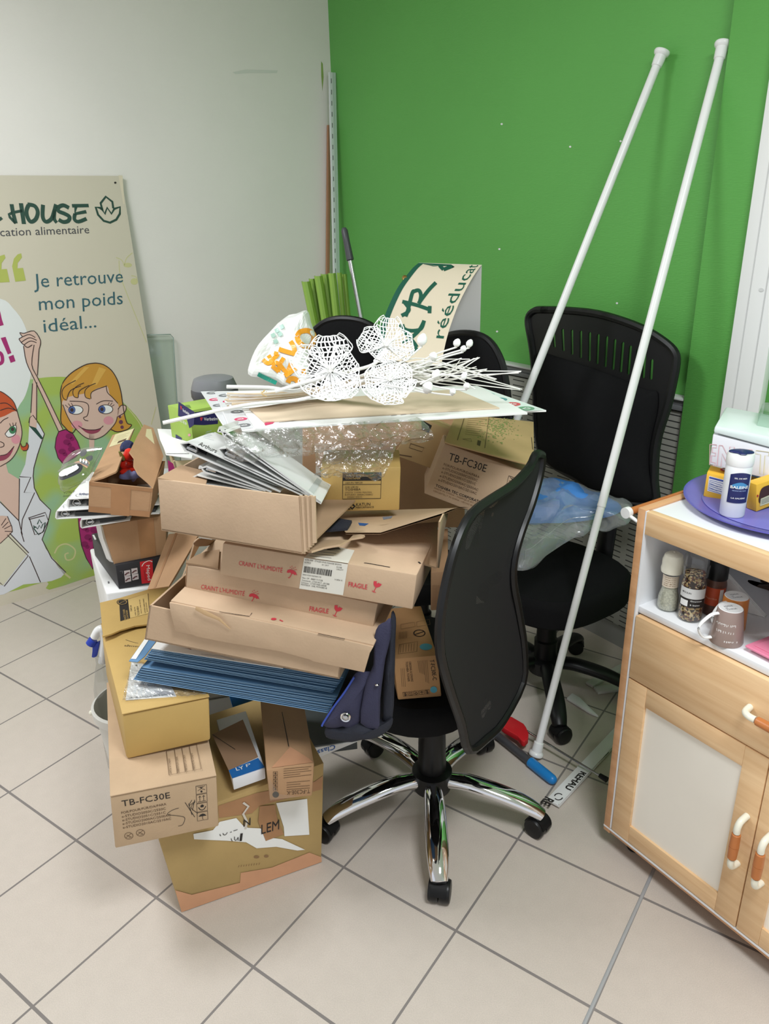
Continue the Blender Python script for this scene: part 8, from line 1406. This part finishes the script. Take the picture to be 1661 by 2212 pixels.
m = MB(); m.puff(smooth_curve(rq([(165, 2090), (180, 1950), (195, 1750), (235, 1560), (290, 1440), (530, 1440), (830, 1525), (1000, 1590), (1095, 1625), (1065, 1745), (960, 1760), (840, 1755), (720, 1840), (625, 1870), (440, 1990), (275, 2105)]), 4, True), bagpl.n, 0.050, M_film2, 0.4, 0.012, 14, rings=12, seed=3, facet=0.03, smooth=False)
for pts in ([(190, 1930), (275, 2040), (430, 1930), (600, 1800), (760, 1778), (860, 1730)], [(275, 2040), (270, 2100)]): m.tube(smooth_curve(rq(pts, 0.036), 4), 0.0012, M_film2, 5)
m.build('clear_bag', root)
# red handled rod
rp_ = Z(*(1110.3, 1576.2), 0.02); root = empty('red_handled_grabber', Z(*(1122.6, 1586.4), 0), 'thin metal rod with a red plastic handle lying on the floor by the front chair', 'grabber')
hp_ = hplane(0.045); M_rd = mat('translucent_red_plastic', (206, 40, 46), 0.3); m = MB(); q = [hp_.P_((1080 + .1505 * a, 1540 + .1505 * b)) for a, b in ((0, 165), (100, 50), (165, 48), (340, 150), (378, 205), (412, 292), (405, 362), (350, 410), (312, 395), (250, 325), (60, 215))]; m.prism(q, V((0, 0, -0.022)), M_rd, 0.003, 3); m.build('handle', root)
m = MB(); m.tube([Z(*(1130.8, 1575), 0.04), Z(*(1298.7, 1677.3), 0.03)], 0.0036, M_steel, 10); m.build('rod', root); m = MB(); m.tube([Z(*(1295.4, 1674.9), 0.03), Z(*(1310.9, 1684.7), 0.03)], [0.007, 0.009], M_black, 12); m.build('tip', root)
# broom stick with blue grip
a = Z(*(1196.3, 1686.7), 0.016); b = Z(*(1145.5, 1645.8), 0.016); d = (b - a).normalized(); root = empty('broom_stick', V((b.x, b.y, 0)), 'dark grey stick with a bright blue rounded grip lying on the floor', 'stick')
m = MB(); rr = 0.0155; m.tube([a - d * 0.006, a - d * 0.002, a + d * 0.006, a + d * 0.03, b], [rr * 0.35, rr * 0.75, rr * 0.95, rr, rr], mat('bright_blue_grip', (32, 128, 200), 0.35), 18); m.build('grip', root); m = MB(); m.tube([b, b + d * 0.42], 0.0125, M_darkgrey, 16); m.build('stick', root)
# white printed profile
hf = hplane(0.014); m = MB(); root = empty('plastic_profile', hf.P_((1249.5, 1676.5)) - V((0, 0, 0.014)), 'long white plastic profile with black capital print, running under the cabinet', 'profile')
e0, e1, e2 = hf.P_((1180.8, 1725.6)), hf.P_((1182, 1769)), hf.P_((1317.1, 1582.3)); dd = (e2 - e0).normalized() * 0.75; w_ = (e1 - e0) - dd.normalized() * (e1 - e0).dot(dd.normalized()); m.box(e0, w_, dd, V((0, 0, -0.008)), mat('white_pvc', (228, 228, 226), 0.35), 0.001); m.box(e0 + w_ * 0.93, w_ * 0.07, dd, V((0, 0, 0.006)), mat('white_pvc', (228, 228, 226)), 0.001); m.pt(hf, (1255.3, 1666.1), (1219.2, 1702.5), (1269.9, 1672.4), 'REHAU', M_print, 0.03); q = (1206.4, 1721.4); m.ps(hf, [(q[0] + 9 * math.cos(t), q[1] + 7 * math.sin(t)) for t in [0.3 + 2.3 * k / 8 for k in range(9)]], 2.4, M_print); m.ps(hf, [(q[0] + 9 * math.cos(t), q[1] + 7 * math.sin(t)) for t in [3.4 + 2.3 * k / 8 for k in range(9)]], 2.4, M_print); m.pt(hf, (1178.6, 1720.6), (1167, 1734), (1197.4, 1729.6), 'RE', M_print, 0.03); m.ps(hf, [(1292.5, 1647.9), (1315, 1625.3)], 2, M_print)
m.build('strip', root)
# scraps behind, near the radiator
m = MB(); h1 = hplane(0.012); q = [h1.P_(crop_y3(*a)) for a in ((625, 1400), (670, 1358), (735, 1395), (830, 1490), (890, 1548), (820, 1520))]; m.prism(q, V((0, 0, -0.010)), M_whiteplastic, 0.003); tag(m.build('plastic_cover', None, h1.P_((1254, 1517.6)) - V((0, 0, 0.012))), 'small white plastic cover on the floor under the vented chair', 'cover')
for (a, b, wv, lab) in (((1280.2, 1480.9), (1332.7, 1453.3), 0.03, 'pale strip of skirting on the floor behind the vented chair base, upper of two'), ((1292, 1495.3), (1332.7, 1490), 0.035, 'pale strip of skirting on the floor behind the vented chair base, lower of two')):
    a_, b_ = Z(a[0], a[1], 0.012), Z(b[0], b[1], 0.012); d = (b_ - a_).normalized(); b_ = a_ + d * 0.30; sd = V((-d.y, d.x, 0)) * wv; m = MB(); m.prism([a_, b_, b_ + sd, a_ + sd], V((0, 0, -0.010)), mat('off_white_skirting', (206, 206, 196), 0.5), 0.001); tag(m.build('skirting_strip', None, a_ - V((0, 0, 0.012))), lab, 'strip')
